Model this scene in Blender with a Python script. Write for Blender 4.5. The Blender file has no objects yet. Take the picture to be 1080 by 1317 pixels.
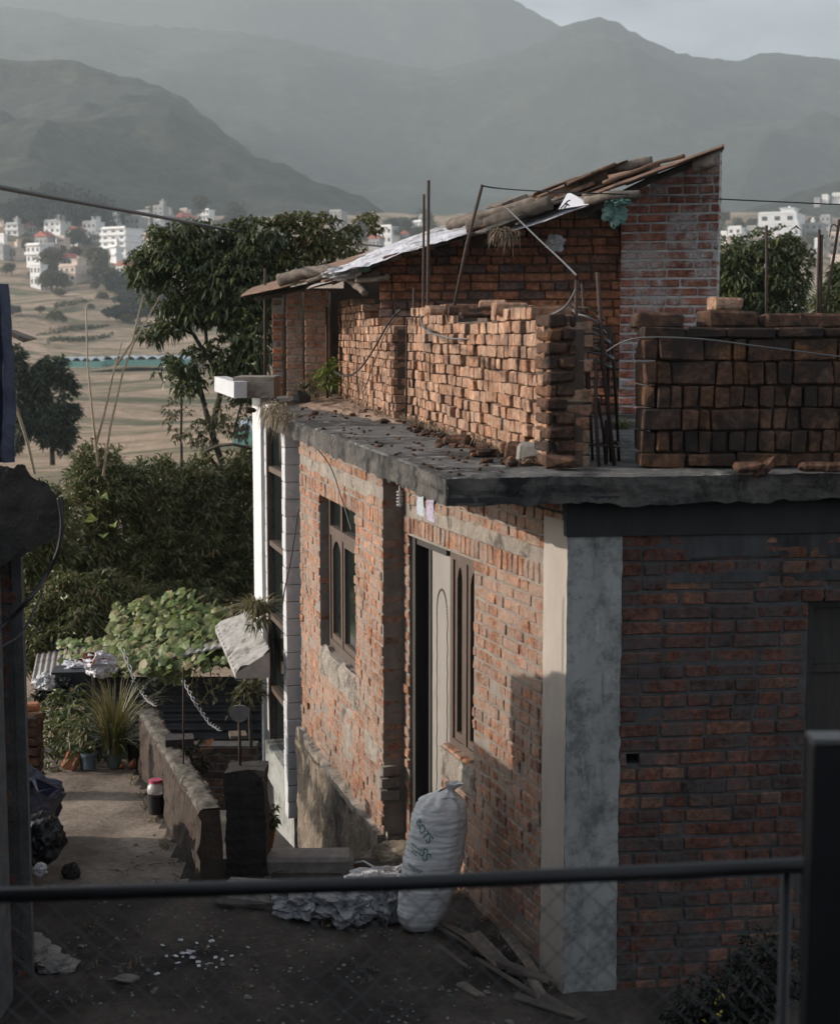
import bpy, math, random
from mathutils import Vector, Matrix, noise
R = math.radians
rnd = random.Random(7)
C = bpy.context.scene.collection
sc = bpy.context.scene

# ------------------------------------------------------------------ camera, world, sun, exposure
F = 2000.0; CX, CY = 540.0, 658.5; EYE = 3.4; TH = math.atan((CY - 430.0) / F)
cam = bpy.data.cameras.new('camera'); camo = bpy.data.objects.new('camera', cam); C.objects.link(camo)
camo.location = (0, 0, EYE); camo.rotation_euler = (math.pi / 2 - TH, 0, 0)
cam.sensor_fit = 'VERTICAL'; cam.sensor_height = 36.0; cam.sensor_width = 36.0
cam.lens = F / 1317.0 * 36.0
cam.clip_start = 0.05; cam.clip_end = 20000
cam.dof.use_dof = True; cam.dof.focus_distance = 11.0; cam.dof.aperture_fstop = 4.0
sc.camera = camo
SUN_EL = R(20.0); SUN_AZ = math.atan2(-0.992, 0.06)      # direction to the sun: left, a touch behind the houses
w = bpy.data.worlds.new('World'); sc.world = w; w.use_nodes = True
nt = w.node_tree; nt.nodes.clear()
sky = nt.nodes.new('ShaderNodeTexSky'); sky.sky_type = 'NISHITA'; sky.sun_disc = False
sky.sun_elevation = SUN_EL; sky.sun_rotation = SUN_AZ
sky.air_density = 1.0; sky.dust_density = 4.0; sky.ozone_density = 1.5; sky.altitude = 1300
bg = nt.nodes.new('ShaderNodeBackground'); bg.inputs[1].default_value = 0.105
wo = nt.nodes.new('ShaderNodeOutputWorld')
hs = nt.nodes.new('ShaderNodeHueSaturation'); hs.inputs['Saturation'].default_value = 0.38
nt.links.new(sky.outputs[0], hs.inputs['Color']); wtc = nt.nodes.new('ShaderNodeTexCoord'); wmp = nt.nodes.new('ShaderNodeMapping'); wmp.inputs['Scale'].default_value = (1, 1, 3.5)
wn_ = nt.nodes.new('ShaderNodeTexNoise'); wn_.inputs['Scale'].default_value = 3.2; wn_.inputs['Detail'].default_value = 7; wn_.inputs['Roughness'].default_value = .55
wr_ = nt.nodes.new('ShaderNodeValToRGB'); wr_.color_ramp.elements[0].position = .40; wr_.color_ramp.elements[0].color = (.85, .88, .92, 1); wr_.color_ramp.elements[1].position = .62; wr_.color_ramp.elements[1].color = (1.9, 1.85, 1.8, 1)
wm_ = nt.nodes.new('ShaderNodeMix'); wm_.data_type = 'RGBA'; wm_.blend_type = 'MULTIPLY'; wm_.inputs[0].default_value = 1.0
nt.links.new(wtc.outputs['Generated'], wmp.inputs[0]); nt.links.new(wmp.outputs[0], wn_.inputs['Vector']); nt.links.new(wn_.outputs[0], wr_.inputs[0])
nt.links.new(hs.outputs[0], wm_.inputs[6]); nt.links.new(wr_.outputs[0], wm_.inputs[7]); nt.links.new(wm_.outputs[2], bg.inputs[0]); nt.links.new(bg.outputs[0], wo.inputs[0])
sl = bpy.data.lights.new('sun', 'SUN'); sl.energy = 3.1; sl.angle = R(0.6); sl.color = (1.0, 0.88, 0.77)
so = bpy.data.objects.new('sun', sl); C.objects.link(so)
sd = Vector((math.sin(SUN_AZ) * math.cos(SUN_EL), math.cos(SUN_AZ) * math.cos(SUN_EL), math.sin(SUN_EL)))
so.rotation_euler = sd.to_track_quat('Z', 'Y').to_euler(); so.location = (-20, 0, 20)
sc.view_settings.view_transform = 'Standard'; sc.view_settings.look = 'None'
sc.view_settings.exposure = 0.82; sc.view_settings.gamma = 1.0
sc.render.engine = 'CYCLES'
sc.cycles.volume_bounces = 0; sc.cycles.max_bounces = 6

# ------------------------------------------------------------------ helpers
ct, st = math.cos(TH), math.sin(TH)
def P(x, y, Y):
    """world point on the ray of photo pixel (x, y) at world depth Y"""
    u = (x - CX) / F; v = (CY - y) / F
    dy = ct + v * st; dz = -st + v * ct
    k = Y / dy
    return Vector((u * k, Y, EYE + dz * k))
def G(x, y, z=0.0):
    u = (x - CX) / F; v = (CY - y) / F
    dy = ct + v * st; dz = -st + v * ct
    k = (z - EYE) / dz
    return Vector((u * k, dy * k, z))
def N3(p, s=1.0, o=0.0): return noise.noise(Vector((p[0] * s + o, p[1] * s - o, p[2] * s + 2 * o)))
def fbm(x, y, z=0.0, oc=5):
    a, f, t = 0.5, 1.0, 0.0
    for i in range(oc):
        t += a * noise.noise(Vector((x * f, y * f, z * f + 3.1 * i))); a *= .5; f *= 2.03
    return t

BR_F = None
class MB:
    def __init__(s): s.v = []; s.f = []; s.m = []; s.uv = None
    def add(s, vs, fs, mi=0):
        b = len(s.v); s.v.extend([tuple(p) for p in vs])
        for f in fs: s.f.append(tuple(b + i for i in f)); s.m.append(mi)
    def box(s, c, size, rz=0.0, M=None, mi=0):
        hx, hy, hz = size[0] / 2, size[1] / 2, size[2] / 2
        M = M or Matrix.Rotation(rz, 3, 'Z'); c = Vector(c)
        vs = [c + M @ Vector((sx * hx, sy * hy, sz * hz)) for sx in (-1, 1) for sy in (-1, 1) for sz in (-1, 1)]
        s.add(vs, [(0, 1, 3, 2), (4, 6, 7, 5), (0, 4, 5, 1), (2, 3, 7, 6), (0, 2, 6, 4), (1, 5, 7, 3)], mi)
    def brick(s, c, size, M, ch=0.006, jit=0.003, mi=0):
        """chamfered, slightly irregular box: 24 verts"""
        h = [size[0] / 2, size[1] / 2, size[2] / 2]; c = Vector(c)
        vs = []
        for sx in (-1, 1):
            for sy in (-1, 1):
                for sz in (-1, 1):
                    j = [rnd.uniform(-jit, jit) for _ in range(3)]
                    cc = ch * rnd.uniform(.6, 1.7)
                    for ax in range(3):
                        q = [sx * (h[0] - cc), sy * (h[1] - cc), sz * (h[2] - cc)]
                        q[ax] = (sx, sy, sz)[ax] * h[ax]
                        vs.append(c + M @ Vector((q[0] + j[0], q[1] + j[1], q[2] + j[2])))
        def ix(a, b, d, ax): return ((a * 2 + b) * 2 + d) * 3 + ax
        fs = []
        fs += [tuple(ix(0, b, d, 0) for b, d in ((0, 0), (0, 1), (1, 1), (1, 0))), tuple(ix(1, b, d, 0) for b, d in ((0, 0), (1, 0), (1, 1), (0, 1)))]
        fs += [tuple(ix(a, 0, d, 1) for a, d in ((0, 0), (1, 0), (1, 1), (0, 1))), tuple(ix(a, 1, d, 1) for a, d in ((0, 0), (0, 1), (1, 1), (1, 0)))]
        fs += [tuple(ix(a, b, 0, 2) for a, b in ((0, 0), (0, 1), (1, 1), (1, 0))), tuple(ix(a, b, 1, 2) for a, b in ((0, 0), (1, 0), (1, 1), (0, 1)))]
        for b in (0, 1):
            for d in (0, 1):
                fs.append((ix(0, b, d, 1), ix(1, b, d, 1), ix(1, b, d, 2), ix(0, b, d, 2)))
        for a in (0, 1):
            for d in (0, 1):
                fs.append((ix(a, 0, d, 0), ix(a, 1, d, 0), ix(a, 1, d, 2), ix(a, 0, d, 2)))
            for b in (0, 1):
                fs.append((ix(a, b, 0, 0), ix(a, b, 1, 0), ix(a, b, 1, 1), ix(a, b, 0, 1)))
        for a in (0, 1):
            for b in (0, 1):
                for d in (0, 1): fs.append((ix(a, b, d, 0), ix(a, b, d, 1), ix(a, b, d, 2)))
        s.add(vs, fs, mi)
    def tube(s, pts, r, n=8, r1=None, mi=0, cap=True):
        pts = [Vector(p) for p in pts]; k = len(pts); vs = []
        up = Vector((0.13, 0.21, 0.97)).normalized()
        for i, p in enumerate(pts):
            d = (pts[min(i + 1, k - 1)] - pts[max(i - 1, 0)])
            d = d.normalized() if d.length > 1e-9 else Vector((0, 0, 1))
            a = d.cross(up)
            if a.length < .15: a = d.cross(Vector((1, 0, 0)))
            a.normalize(); b = d.cross(a).normalized()
            rr = r[i] if isinstance(r, (list, tuple)) else (r if r1 is None else r + (r1 - r) * i / (k - 1))
            for j in range(n):
                t = 2 * math.pi * j / n
                vs.append(p + (a * math.cos(t) + b * math.sin(t)) * rr)
        fs = []
        for i in range(k - 1):
            for j in range(n):
                j2 = (j + 1) % n
                fs.append((i * n + j, i * n + j2, (i + 1) * n + j2, (i + 1) * n + j))
        if cap: fs.append(tuple(range(n - 1, -1, -1))); fs.append(tuple((k - 1) * n + j for j in range(n)))
        s.add(vs, fs, mi)
    def grid(s, fn, nu, nv, mi=0, closed_u=False):
        vs = [fn(i / (nu if closed_u else nu - 1), j / (nv - 1)) for j in range(nv) for i in range(nu)]
        fs = []
        for j in range(nv - 1):
            for i in range(nu if closed_u else nu - 1):
                i2 = (i + 1) % nu
                fs.append((j * nu + i, j * nu + i2, (j + 1) * nu + i2, (j + 1) * nu + i))
        s.add(vs, fs, mi)
    def shell(s, fn, nu, nv, th):
        """thin sheet with thickness th (offset downward)"""
        top = [Vector(fn(i / (nu - 1), j / (nv - 1))) for j in range(nv) for i in range(nu)]
        n = len(top); vs = top + [p - Vector((0, 0, th)) for p in top]; fs = []
        for j in range(nv - 1):
            for i in range(nu - 1):
                a, b, c2, d = j * nu + i, j * nu + i + 1, (j + 1) * nu + i + 1, (j + 1) * nu + i
                fs.append((a, b, c2, d)); fs.append((n + d, n + c2, n + b, n + a))
        for i in range(nu - 1):
            fs.append((i, n + i, n + i + 1, i + 1)); k = (nv - 1) * nu
            fs.append((k + i, k + i + 1, n + k + i + 1, n + k + i))
        for j in range(nv - 1):
            a, b = j * nu, (j + 1) * nu; fs.append((a, b, n + b, n + a))
            a, b = a + nu - 1, b + nu - 1; fs.append((a, n + a, n + b, b))
        s.add(vs, fs)
    def prism(s, poly, z0, z1, mi=0):
        n = len(poly)
        vs = [(p[0], p[1], z0) for p in poly] + [(p[0], p[1], z1) for p in poly]
        fs = [tuple(range(n - 1, -1, -1)), tuple(range(n, 2 * n))] + [(i, (i + 1) % n, n + (i + 1) % n, n + i) for i in range(n)]
        s.add(vs, fs, mi)
    def leaf(s, b, d, L, W, fold=.25, droop=.3):
        d = d.normalized(); side = d.cross(Vector((0, 0, 1)))
        if side.length < .1: side = Vector((1, 0, 0))
        side.normalize(); a = rnd.uniform(-.9, .9)
        up = side.cross(d); side = side * math.cos(a) + up * math.sin(a); up = side.cross(d)
        m = b + d * (L * .5) + up * (L * .06)
        t = b + d * L - Vector((0, 0, L * droop))
        s.add([b, m - side * W / 2 + up * W * fold, t, m + side * W / 2 + up * W * fold, m], [(0, 4, 2, 1), (0, 3, 2, 4)])
    def build(s, name, mat, parent=None, smooth=False, origin=None, local=False):
        me = bpy.data.meshes.new(name)
        if local: o3 = Vector((0, 0, 0))
        elif parent is not None:
            o3 = Vector(parent.get('_o', (0, 0, 0)))
        elif origin is not None: o3 = Vector(origin)
        else:
            xs = [p[0] for p in s.v]; ys = [p[1] for p in s.v]; zs = [p[2] for p in s.v]
            o3 = Vector(((min(xs) + max(xs)) / 2, (min(ys) + max(ys)) / 2, min(zs)))
        me.from_pydata([(p[0] - o3.x, p[1] - o3.y, p[2] - o3.z) for p in s.v], [], s.f)
        mats = mat if isinstance(mat, (list, tuple)) else [mat]
        for m in mats: me.materials.append(m)
        if len(mats) > 1: me.polygons.foreach_set('material_index', s.m)
        if smooth: me.polygons.foreach_set('use_smooth', [True] * len(me.polygons))
        me.update()
        o = bpy.data.objects.new(name, me); C.objects.link(o)
        if parent is not None:
            o.parent = parent; o['_o'] = tuple(o3)
        else:
            o.location = o3; o['_o'] = tuple(o3)
        return o
def thing(name, label, cat, loc=(0, 0, 0), group=None, rz=0.0):
    o = bpy.data.objects.new(name, None); C.objects.link(o); o.location = loc; o.rotation_euler = (0, 0, rz)
    o.empty_display_size = .1
    o['label'] = label; o['category'] = cat; o['_o'] = tuple(loc)
    if group: o['group'] = group
    return o
def tag(o, label, cat, group=None, kind=None):
    o['label'] = label; o['category'] = cat
    if group: o['group'] = group
    if kind: o['kind'] = kind
    return o
def struct(o): o['kind'] = 'structure'; return o
def copy_tree(o, parent=None):
    c = o.copy(); C.objects.link(c)
    if parent is not None: c.parent = parent
    for ch in list(o.children): copy_tree(ch, c)
    return c

# ------------------------------------------------------------------ materials
def nmat(name):
    m = bpy.data.materials.new(name); m.use_nodes = True; t = m.node_tree; t.nodes.clear()
    o = t.nodes.new('ShaderNodeOutputMaterial'); b = t.nodes.new('ShaderNodeBsdfPrincipled')
    t.links.new(b.outputs[0], o.inputs[0]); return m, t, b, o
def ramp(t, pts, fac=None, interp='LINEAR'):
    r = t.nodes.new('ShaderNodeValToRGB'); r.color_ramp.interpolation = interp
    e = r.color_ramp.elements
    while len(e) > 1: e.remove(e[0])
    e[0].position = pts[0][0]; e[0].color = (*pts[0][1], 1)
    for p, c in pts[1:]:
        k = e.new(p); k.color = (*c, 1)
    if fac is not None: t.links.new(fac, r.inputs[0])
    return r
def noi(t, scale, detail=6, rough=.6, coord=None, dist=0.0):
    n = t.nodes.new('ShaderNodeTexNoise'); n.inputs['Scale'].default_value = scale; n.inputs['Detail'].default_value = detail
    n.inputs['Roughness'].default_value = rough; n.inputs['Distortion'].default_value = dist
    if coord is not None: t.links.new(coord, n.inputs['Vector'])
    return n
def coords(t, sc3=(1, 1, 1), kind='Object'):
    tc = t.nodes.new('ShaderNodeTexCoord'); mp = t.nodes.new('ShaderNodeMapping'); mp.inputs['Scale'].default_value = sc3
    t.links.new(tc.outputs[kind], mp.inputs[0]); return mp.outputs[0]
def mixc(t, fac, a, b, mode='MIX'):
    m = t.nodes.new('ShaderNodeMix'); m.data_type = 'RGBA'; m.blend_type = mode
    def put(sock, v):
        if isinstance(v, (tuple, list)): sock.default_value = (*v, 1)
        elif isinstance(v, (int, float)): sock.default_value = v
        else: t.links.new(v, sock)
    put(m.inputs[0], fac); put(m.inputs[6], a); put(m.inputs[7], b); return m.outputs[2]
def bump(t, b, h, strength=.4, dist=.01):
    n = t.nodes.new('ShaderNodeBump'); n.inputs['Strength'].default_value = strength; n.inputs['Distance'].default_value = dist
    t.links.new(h, n.inputs['Height']); t.links.new(n.outputs[0], b.inputs['Normal'])
BW = lambda v: (v, v, v)
def surf(name, c1, c2, scale=4.0, rough=.9, bs=40, bst=.4, bd=.006, c3=None, s3=1.2, th=(.5, .62), sc3=(1, 1, 1), metal=0.0, c4=None, s4=25, th4=(.6, .7)):
    m, t, b, o = nmat(name); co = coords(t, sc3)
    n = noi(t, scale, 8, .65, co); r = ramp(t, [(.3, c1), (.7, c2)], n.outputs[0]); col = r.outputs[0]
    if c3 is not None:
        n3 = noi(t, s3, 8, .7, co, .4); r3 = ramp(t, [(th[0], BW(0)), (th[1], BW(1))], n3.outputs[0]); col = mixc(t, r3.outputs[0], col, c3)
    if c4 is not None:
        n4 = noi(t, s4, 6, .7, co); r4 = ramp(t, [(th4[0], BW(0)), (th4[1], BW(1))], n4.outputs[0]); col = mixc(t, r4.outputs[0], col, c4)
    t.links.new(col, b.inputs['Base Color']); b.inputs['Roughness'].default_value = rough; b.inputs['Metallic'].default_value = metal
    nb = noi(t, bs, 8, .65, co); bump(t, b, nb.outputs[0], bst, bd)
    return m
def brickmat(name, cols, smear, smc, sms=5.0, dark=None, dks=1.5, dkt=(.55, .7), small=.25):
    m, t, b, o = nmat(name); co = coords(t)
    g = t.nodes.new('ShaderNodeNewGeometry')
    k = len(cols); r = ramp(t, [((i + .5) / k, c) for i, c in enumerate(cols)], g.outputs['Random Per Island'])
    n = noi(t, 26, 9, .75, co); r2 = ramp(t, [(.38, BW(.45)), (.62, BW(1.3))], n.outputs[0])
    col = mixc(t, 1.0, r.outputs[0], r2.outputs[0], 'MULTIPLY')
    nz = noi(t, 2.2, 6, .7, co); r4 = ramp(t, [(.38, BW(.62)), (.62, BW(1.15))], nz.outputs[0]); col = mixc(t, 1.0, col, r4.outputs[0], 'MULTIPLY')
    ns = noi(t, sms, 9, .72, co, .3); rs = ramp(t, [(smear - .05, BW(0)), (smear + .06, BW(1))], ns.outputs[0])
    nf = noi(t, 45, 5, .7, co); rf = ramp(t, [(.35, BW(small)), (.65, BW(1))], nf.outputs[0])
    fm = mixc(t, 1.0, rs.outputs[0], rf.outputs[0], 'MULTIPLY')
    col = mixc(t, fm, col, smc)
    if dark is not None:
        nd = noi(t, dks, 8, .65, co, .5); rd = ramp(t, [(dkt[0], BW(0)), (dkt[1], BW(.85))], nd.outputs[0]); col = mixc(t, rd.outputs[0], col, dark)
    t.links.new(col, b.inputs['Base Color']); b.inputs['Roughness'].default_value = .92; b.inputs['Specular IOR Level'].default_value = .2
    nb = noi(t, 48, 9, .75, co); bump(t, b, nb.outputs[0], .9, .010)
    return m
def leafmat(name, cols, trans=.25, rough=.45):
    m, t, b, o = nmat(name); g = t.nodes.new('ShaderNodeNewGeometry')
    k = len(cols); r = ramp(t, [((i + .5) / k, c) for i, c in enumerate(cols)], g.outputs['Random Per Island'])
    t.links.new(r.outputs[0], b.inputs['Base Color']); b.inputs['Roughness'].default_value = rough
    tr = t.nodes.new('ShaderNodeBsdfTranslucent'); br = mixc(t, .5, r.outputs[0], (.12, .16, .02)); t.links.new(br, tr.inputs[0])
    mx = t.nodes.new('ShaderNodeMixShader'); mx.inputs[0].default_value = trans
    t.links.new(b.outputs[0], mx.inputs[1]); t.links.new(tr.outputs[0], mx.inputs[2]); t.links.new(mx.outputs[0], o.inputs[0])
    return m
def plain(name, c, rough=.6, metal=0.0, v=.25, s=12):
    return surf(name, tuple(x * (1 - v) for x in c), tuple(min(1, x * (1 + v)) for x in c), s, rough, 60, .2, .003, metal=metal)

M = {}
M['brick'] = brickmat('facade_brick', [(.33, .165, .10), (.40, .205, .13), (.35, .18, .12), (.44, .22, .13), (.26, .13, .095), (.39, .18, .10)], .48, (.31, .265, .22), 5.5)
M['brick_front'] = brickmat('shaded_front_brick', [(.17, .075, .052), (.21, .095, .066), (.11, .058, .048), (.18, .078, .052), (.09, .062, .056), (.26, .13, .085)], .51, (.085, .086, .085), 7.0)  # shade of the front wall is put into this darker brick colour
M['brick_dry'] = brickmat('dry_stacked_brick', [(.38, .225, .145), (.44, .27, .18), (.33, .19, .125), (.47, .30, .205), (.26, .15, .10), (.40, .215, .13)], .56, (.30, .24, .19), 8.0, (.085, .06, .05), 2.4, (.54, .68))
M['brick_dark'] = brickmat('shaded_weathered_brick', [(.13, .07, .045), (.17, .09, .055), (.09, .052, .038), (.19, .10, .058), (.075, .05, .04), (.22, .11, .055)], .60, (.10, .085, .07), 7.0, (.022, .02, .019), 4.0, (.44, .58))  # weathered brick, darkened further to carry the shade of camera-facing sides
M['brick_shed'] = brickmat('shed_brick', [(.40, .17, .095), (.30, .125, .08), (.46, .21, .12), (.19, .10, .075), (.36, .15, .085), (.16, .11, .10)], .66, (.3, .26, .22), 8.0)
M['brick_pier'] = brickmat('mortared_pier_brick', [(.30, .12, .08), (.22, .09, .07), (.36, .15, .10), (.26, .11, .075)], .52, (.42, .415, .41), 3.2)
M['mortar'] = surf('mortar', (.17, .15, .13), (.29, .255, .215), 9, .95, 60, .8, .008)
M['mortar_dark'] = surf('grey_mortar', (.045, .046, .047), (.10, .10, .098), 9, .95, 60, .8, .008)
M['mortar_white'] = surf('pale_mortar', (.24, .235, .23), (.46, .455, .445), 12, .95, 50, 1, .01)
M['mud'] = surf('dark_mud_core', (.05, .035, .028), (.10, .07, .05), 9, .95)
M['slab'] = surf('stained_slab_concrete', (.075, .075, .072), (.17, .165, .155), 1.6, .92, 22, 1.0, .03, (.022, .023, .022), 1.6, (.46, .56), c4=(.30, .29, .27), s4=7, th4=(.57, .66))
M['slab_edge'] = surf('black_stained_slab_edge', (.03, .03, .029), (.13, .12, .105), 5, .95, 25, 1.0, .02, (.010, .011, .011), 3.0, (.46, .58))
M['shade_black'] = surf('painted_shade', (.018, .019, .02), (.035, .036, .037), 4, .95, 30, .5, .01, sc3=(1, 1, .3))  # near-black stands in for shade under the slab and behind openings
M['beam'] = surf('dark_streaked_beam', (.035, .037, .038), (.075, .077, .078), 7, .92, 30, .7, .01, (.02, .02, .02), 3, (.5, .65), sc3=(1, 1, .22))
M['column'] = surf('grey_column_concrete', (.26, .27, .26), (.38, .385, .36), 2.2, .85, 25, .5, .006, (.17, .175, .165), 2.4, (.5, .68), sc3=(1, 1, .6), c4=(.45, .45, .43), s4=6, th4=(.62, .75))
m = M['column']; t = m.node_tree; b = [n for n in t.nodes if n.type == 'BSDF_PRINCIPLED'][0]; src_ = b.inputs['Base Color'].links[0].from_socket
co = coords(t, (1, 1, .10)); nk = noi(t, 14, 6, .7, co); rk = ramp(t, [(.30, BW(.35)), (.44, BW(1)), (.62, BW(1)), (.72, BW(1.35))], nk.outputs[0])
cd = coords(t); nl = noi(t, 5, 9, .8, cd); rl_ = ramp(t, [(.40, BW(.55)), (.52, BW(1.05))], nl.outputs[0])
t.links.new(mixc(t, 1.0, mixc(t, 1.0, src_, rk.outputs[0], 'MULTIPLY'), rl_.outputs[0], 'MULTIPLY'), b.inputs['Base Color'])
M['column_lit'] = surf('sunlit_column_concrete', (.32, .285, .245), (.43, .385, .34), 3, .85, 40, .6, .006, (.22, .19, .16), 2.0, (.55, .7), sc3=(1, 1, .4))  # same concrete as the column front, with sunlight put into the colour
M['plaster'] = surf('rough_grey_plaster', (.20, .175, .145), (.36, .32, .27), 7, .95, 22, 1.0, .02, (.09, .08, .07), 5, (.5, .62))
M['dirtwall'] = surf('soil_stained_foundation', (.13, .105, .08), (.28, .23, .17), 8, .95, 18, 1.0, .03, (.045, .043, .04), 1.8, (.47, .6), c4=(.32, .13, .06), s4=7, th4=(.66, .7))
M['white'] = surf('white_paint', (.55, .56, .56), (.66, .67, .67), 5, .7, 40, .25, .003, (.40, .41, .41), 2.2, (.58, .75))
M['white_block'] = surf('white_painted_blockwork', (.44, .45, .46), (.56, .57, .58), 6, .8, 40, .4, .004, (.33, .34, .35), 3, (.55, .72))
M['joint'] = surf('grey_block_joint', (.2, .2, .2), (.3, .3, .3), 10)
M['wood'] = surf('brown_window_wood', (.06, .042, .032), (.115, .08, .06), 10, .6, 40, .3, .003, sc3=(4, 4, .6))
M['wood_dark'] = surf('dark_door_wood', (.022, .02, .018), (.045, .04, .035), 8, .7, sc3=(4, 4, .5))
M['wood_grey'] = surf('weathered_grey_wood', (.09, .072, .056), (.22, .18, .145), 14, .9, 60, .7, .006, (.07, .06, .05), 8, (.5, .65))
M['wood_pile'] = surf('old_plank_wood', (.05, .042, .034), (.12, .10, .08), 10, .9, 50, .7, .006)
M['wood_rust'] = surf('rust_brown_mats', (.095, .055, .036), (.22, .135, .085), 9, .9, 40, .9, .015, (.045, .034, .028), 6, (.5, .6))
M['panel'] = surf('whitewashed_door_leaf', (.20, .185, .165), (.29, .27, .24), 3, .7, 50, .3, .003, (.17, .155, .13), 3, (.55, .75), sc3=(3, 3, .5))
m, t, b, o = nmat('dark_window_glass'); b.inputs['Base Color'].default_value = (.012, .016, .016, 1); b.inputs['Roughness'].default_value = .08; b.inputs['Specular IOR Level'].default_value = .7
nb = noi(t, 3, 3, .5, coords(t)); bump(t, b, nb.outputs[0], .08, .02); M['glass'] = m
M['rebar'] = surf('rusty_rebar', (.035, .026, .022), (.075, .045, .032), 40, .8, 120, .8, .002, metal=.3)
M['cable'] = plain('grey_cable', (.10, .10, .098), .6)
M['cable_black'] = plain('black_cable', (.015, .015, .016), .45)
M['rail'] = plain('dark_grey_rail_paint', (.008, .009, .011), .5)
M['mesh_wire'] = plain('dull_dark_wire', (.07, .075, .078), .7)
M['sheet'] = surf('dull_roofing_sheet', (.20, .19, .18), (.36, .35, .34), 5, .6, 40, .3, .003, (.17, .10, .06), 3, (.52, .66), metal=.2)
M['sheet_rust'] = surf('rusty_roofing_sheet', (.12, .065, .042), (.22, .13, .085), 6, .75, 40, .4, .003, (.07, .045, .035), 3, (.5, .65))
M['sheet_dark'] = surf('dark_corrugated_sheet', (.03, .035, .04), (.065, .07, .078), 4, .6, metal=.2)
M['tarp'] = surf('white_plastic_tarp', (.44, .44, .47), (.62, .62, .66), 6, .5, 30, .5, .01, (.20, .175, .16), 5, (.53, .62))
M['rag'] = surf('greyish_rag', (.32, .32, .33), (.50, .50, .52), 20, .8, 60, .8, .01)
M['tarp_teal'] = surf('teal_plastic', (.05, .12, .105), (.11, .21, .18), 12, .5)
M['tarp_blue'] = surf('navy_tarpaulin', (.018, .024, .05), (.035, .045, .085), 6, .55, 10, .6, .02)
M['paper'] = plain('white_paper', (.72, .72, .74), .7, v=.05)
M['ink'] = plain('black_ink', (.02, .02, .02), .7)
M['ink_green'] = plain('dark_green_print', (.13, .24, .20), .7)
M['poster_a'] = surf('pale_blue_poster', (.30, .36, .40), (.46, .50, .52), 30, .7, c3=(.30, .30, .45), s3=25, th=(.52, .56))
M['poster_b'] = surf('lilac_poster', (.28, .24, .36), (.46, .42, .50), 30, .7, c3=(.20, .18, .32), s3=28, th=(.54, .58))
M['pink'] = plain('pink_plastic', (.50, .08, .16), .4)
m, t, b, o = nmat('clear_plastic'); b.inputs['Base Color'].default_value = (.75, .72, .70, 1); b.inputs['Roughness'].default_value = .25; b.inputs['Transmission Weight'].default_value = .5
nb = noi(t, 20, 3, .5, coords(t)); bump(t, b, nb.outputs[0], .3, .01); M['clear'] = m
M['blackpot'] = plain('black_pot', (.015, .016, .018), .5)
M['bluepot'] = plain('blue_grey_pot', (.10, .15, .20), .5)
M['greenpot'] = plain('grey_green_pot', (.07, .10, .09), .5)
M['stone'] = surf('grey_stone', (.16, .15, .14), (.30, .28, .25), 10, .9, 40, .8, .01)
M['mossy'] = surf('lichen_covered_wall_top', (.06, .055, .045), (.20, .18, .15), 16, .95, 30, 1, .015, (.05, .05, .035), 6, (.5, .6))
M['wallrough'] = surf('rough_brown_wall', (.035, .027, .022), (.095, .066, .05), 12, .95, 30, 1, .02, (.06, .055, .045), 5, (.5, .62))
M['blackpost'] = surf('near_black_masonry', (.025, .024, .022), (.05, .045, .04), 10, .95, 30, 1, .02)
M['bag'] = surf('crumpled_pale_plastic', (.45, .46, .47), (.62, .63, .64), 5, .45, 12, .5, .02, (.12, .13, .14), 4, (.5, .62))
M['bag_dark'] = surf('crumpled_smoky_plastic', (.20, .21, .22), (.40, .41, .42), 5, .4, 12, .5, .02, (.40, .40, .38), 9, (.62, .68))
M['chain'] = plain('pale_twisted_rope', (.26, .26, .27), .7)
M['bark'] = surf('grey_bark', (.05, .042, .034), (.12, .10, .08), 14, .95, 40, 1, .01)
M['bark_dark'] = surf('dark_bark', (.03, .026, .022), (.07, .058, .045), 14, .95, 40, 1, .01)
M['cane'] = surf('dry_cane', (.24, .19, .125), (.38, .31, .22), 20, .8)
M['terracotta'] = plain('terracotta', (.34, .13, .065), .85)
M['roofred'] = plain('red_roofing', (.42, .12, .09), .8, s=.5)
M['far_white'] = surf('far_white_wall', (.74, .74, .73), (.84, .84, .83), .4, .8, 2, .1, .01)
M['far_grey'] = surf('far_grey_wall', (.30, .30, .30), (.42, .41, .40), .4, .9, 2, .1, .01)
M['far_pink'] = surf('far_pinkish_wall', (.56, .45, .38), (.68, .56, .48), .4, .9, 2, .1, .01)
M['far_window'] = plain('far_dark_window', (.05, .055, .06), .3)
M['greenhouse'] = surf('greenhouse_plastic', (.55, .60, .62), (.70, .75, .77), .3, .5, 1, .1, .01)
M['teal_net'] = surf('teal_netting', (.16, .36, .31), (.24, .46, .40), .5, .8)

L = {}
L['tree'] = leafmat('broad_tree_leaf', [(.035, .052, .022), (.055, .075, .028), (.080, .10, .038), (.045, .066, .030), (.14, .14, .045), (.07, .088, .035)], .20, .36)
L['yellow'] = leafmat('yellowing_tree_leaf', [(.06, .08, .02), (.10, .11, .03), (.14, .12, .035), (.05, .07, .025), (.16, .10, .04)], .22, .42)
L['sparse'] = leafmat('withered_tree_leaf', [(.07, .075, .03), (.12, .10, .045), (.05, .065, .025), (.16, .11, .06), (.08, .085, .035)], .2, .5)
L['bush'] = leafmat('willow_like_leaf', [(.08, .105, .038), (.12, .14, .05), (.17, .18, .065), (.05, .07, .03), (.13, .15, .06), (.24, .215, .09), (.17, .13, .08)], .18, .42)
L['far'] = leafmat('far_foliage', [(.06, .07, .03), (.08, .085, .04), (.07, .075, .034), (.05, .06, .028)], .05, .8)
L['far_olive'] = leafmat('far_dry_foliage', [(.15, .125, .07), (.12, .11, .055), (.19, .15, .095), (.09, .095, .045)], .08, .8)
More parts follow.
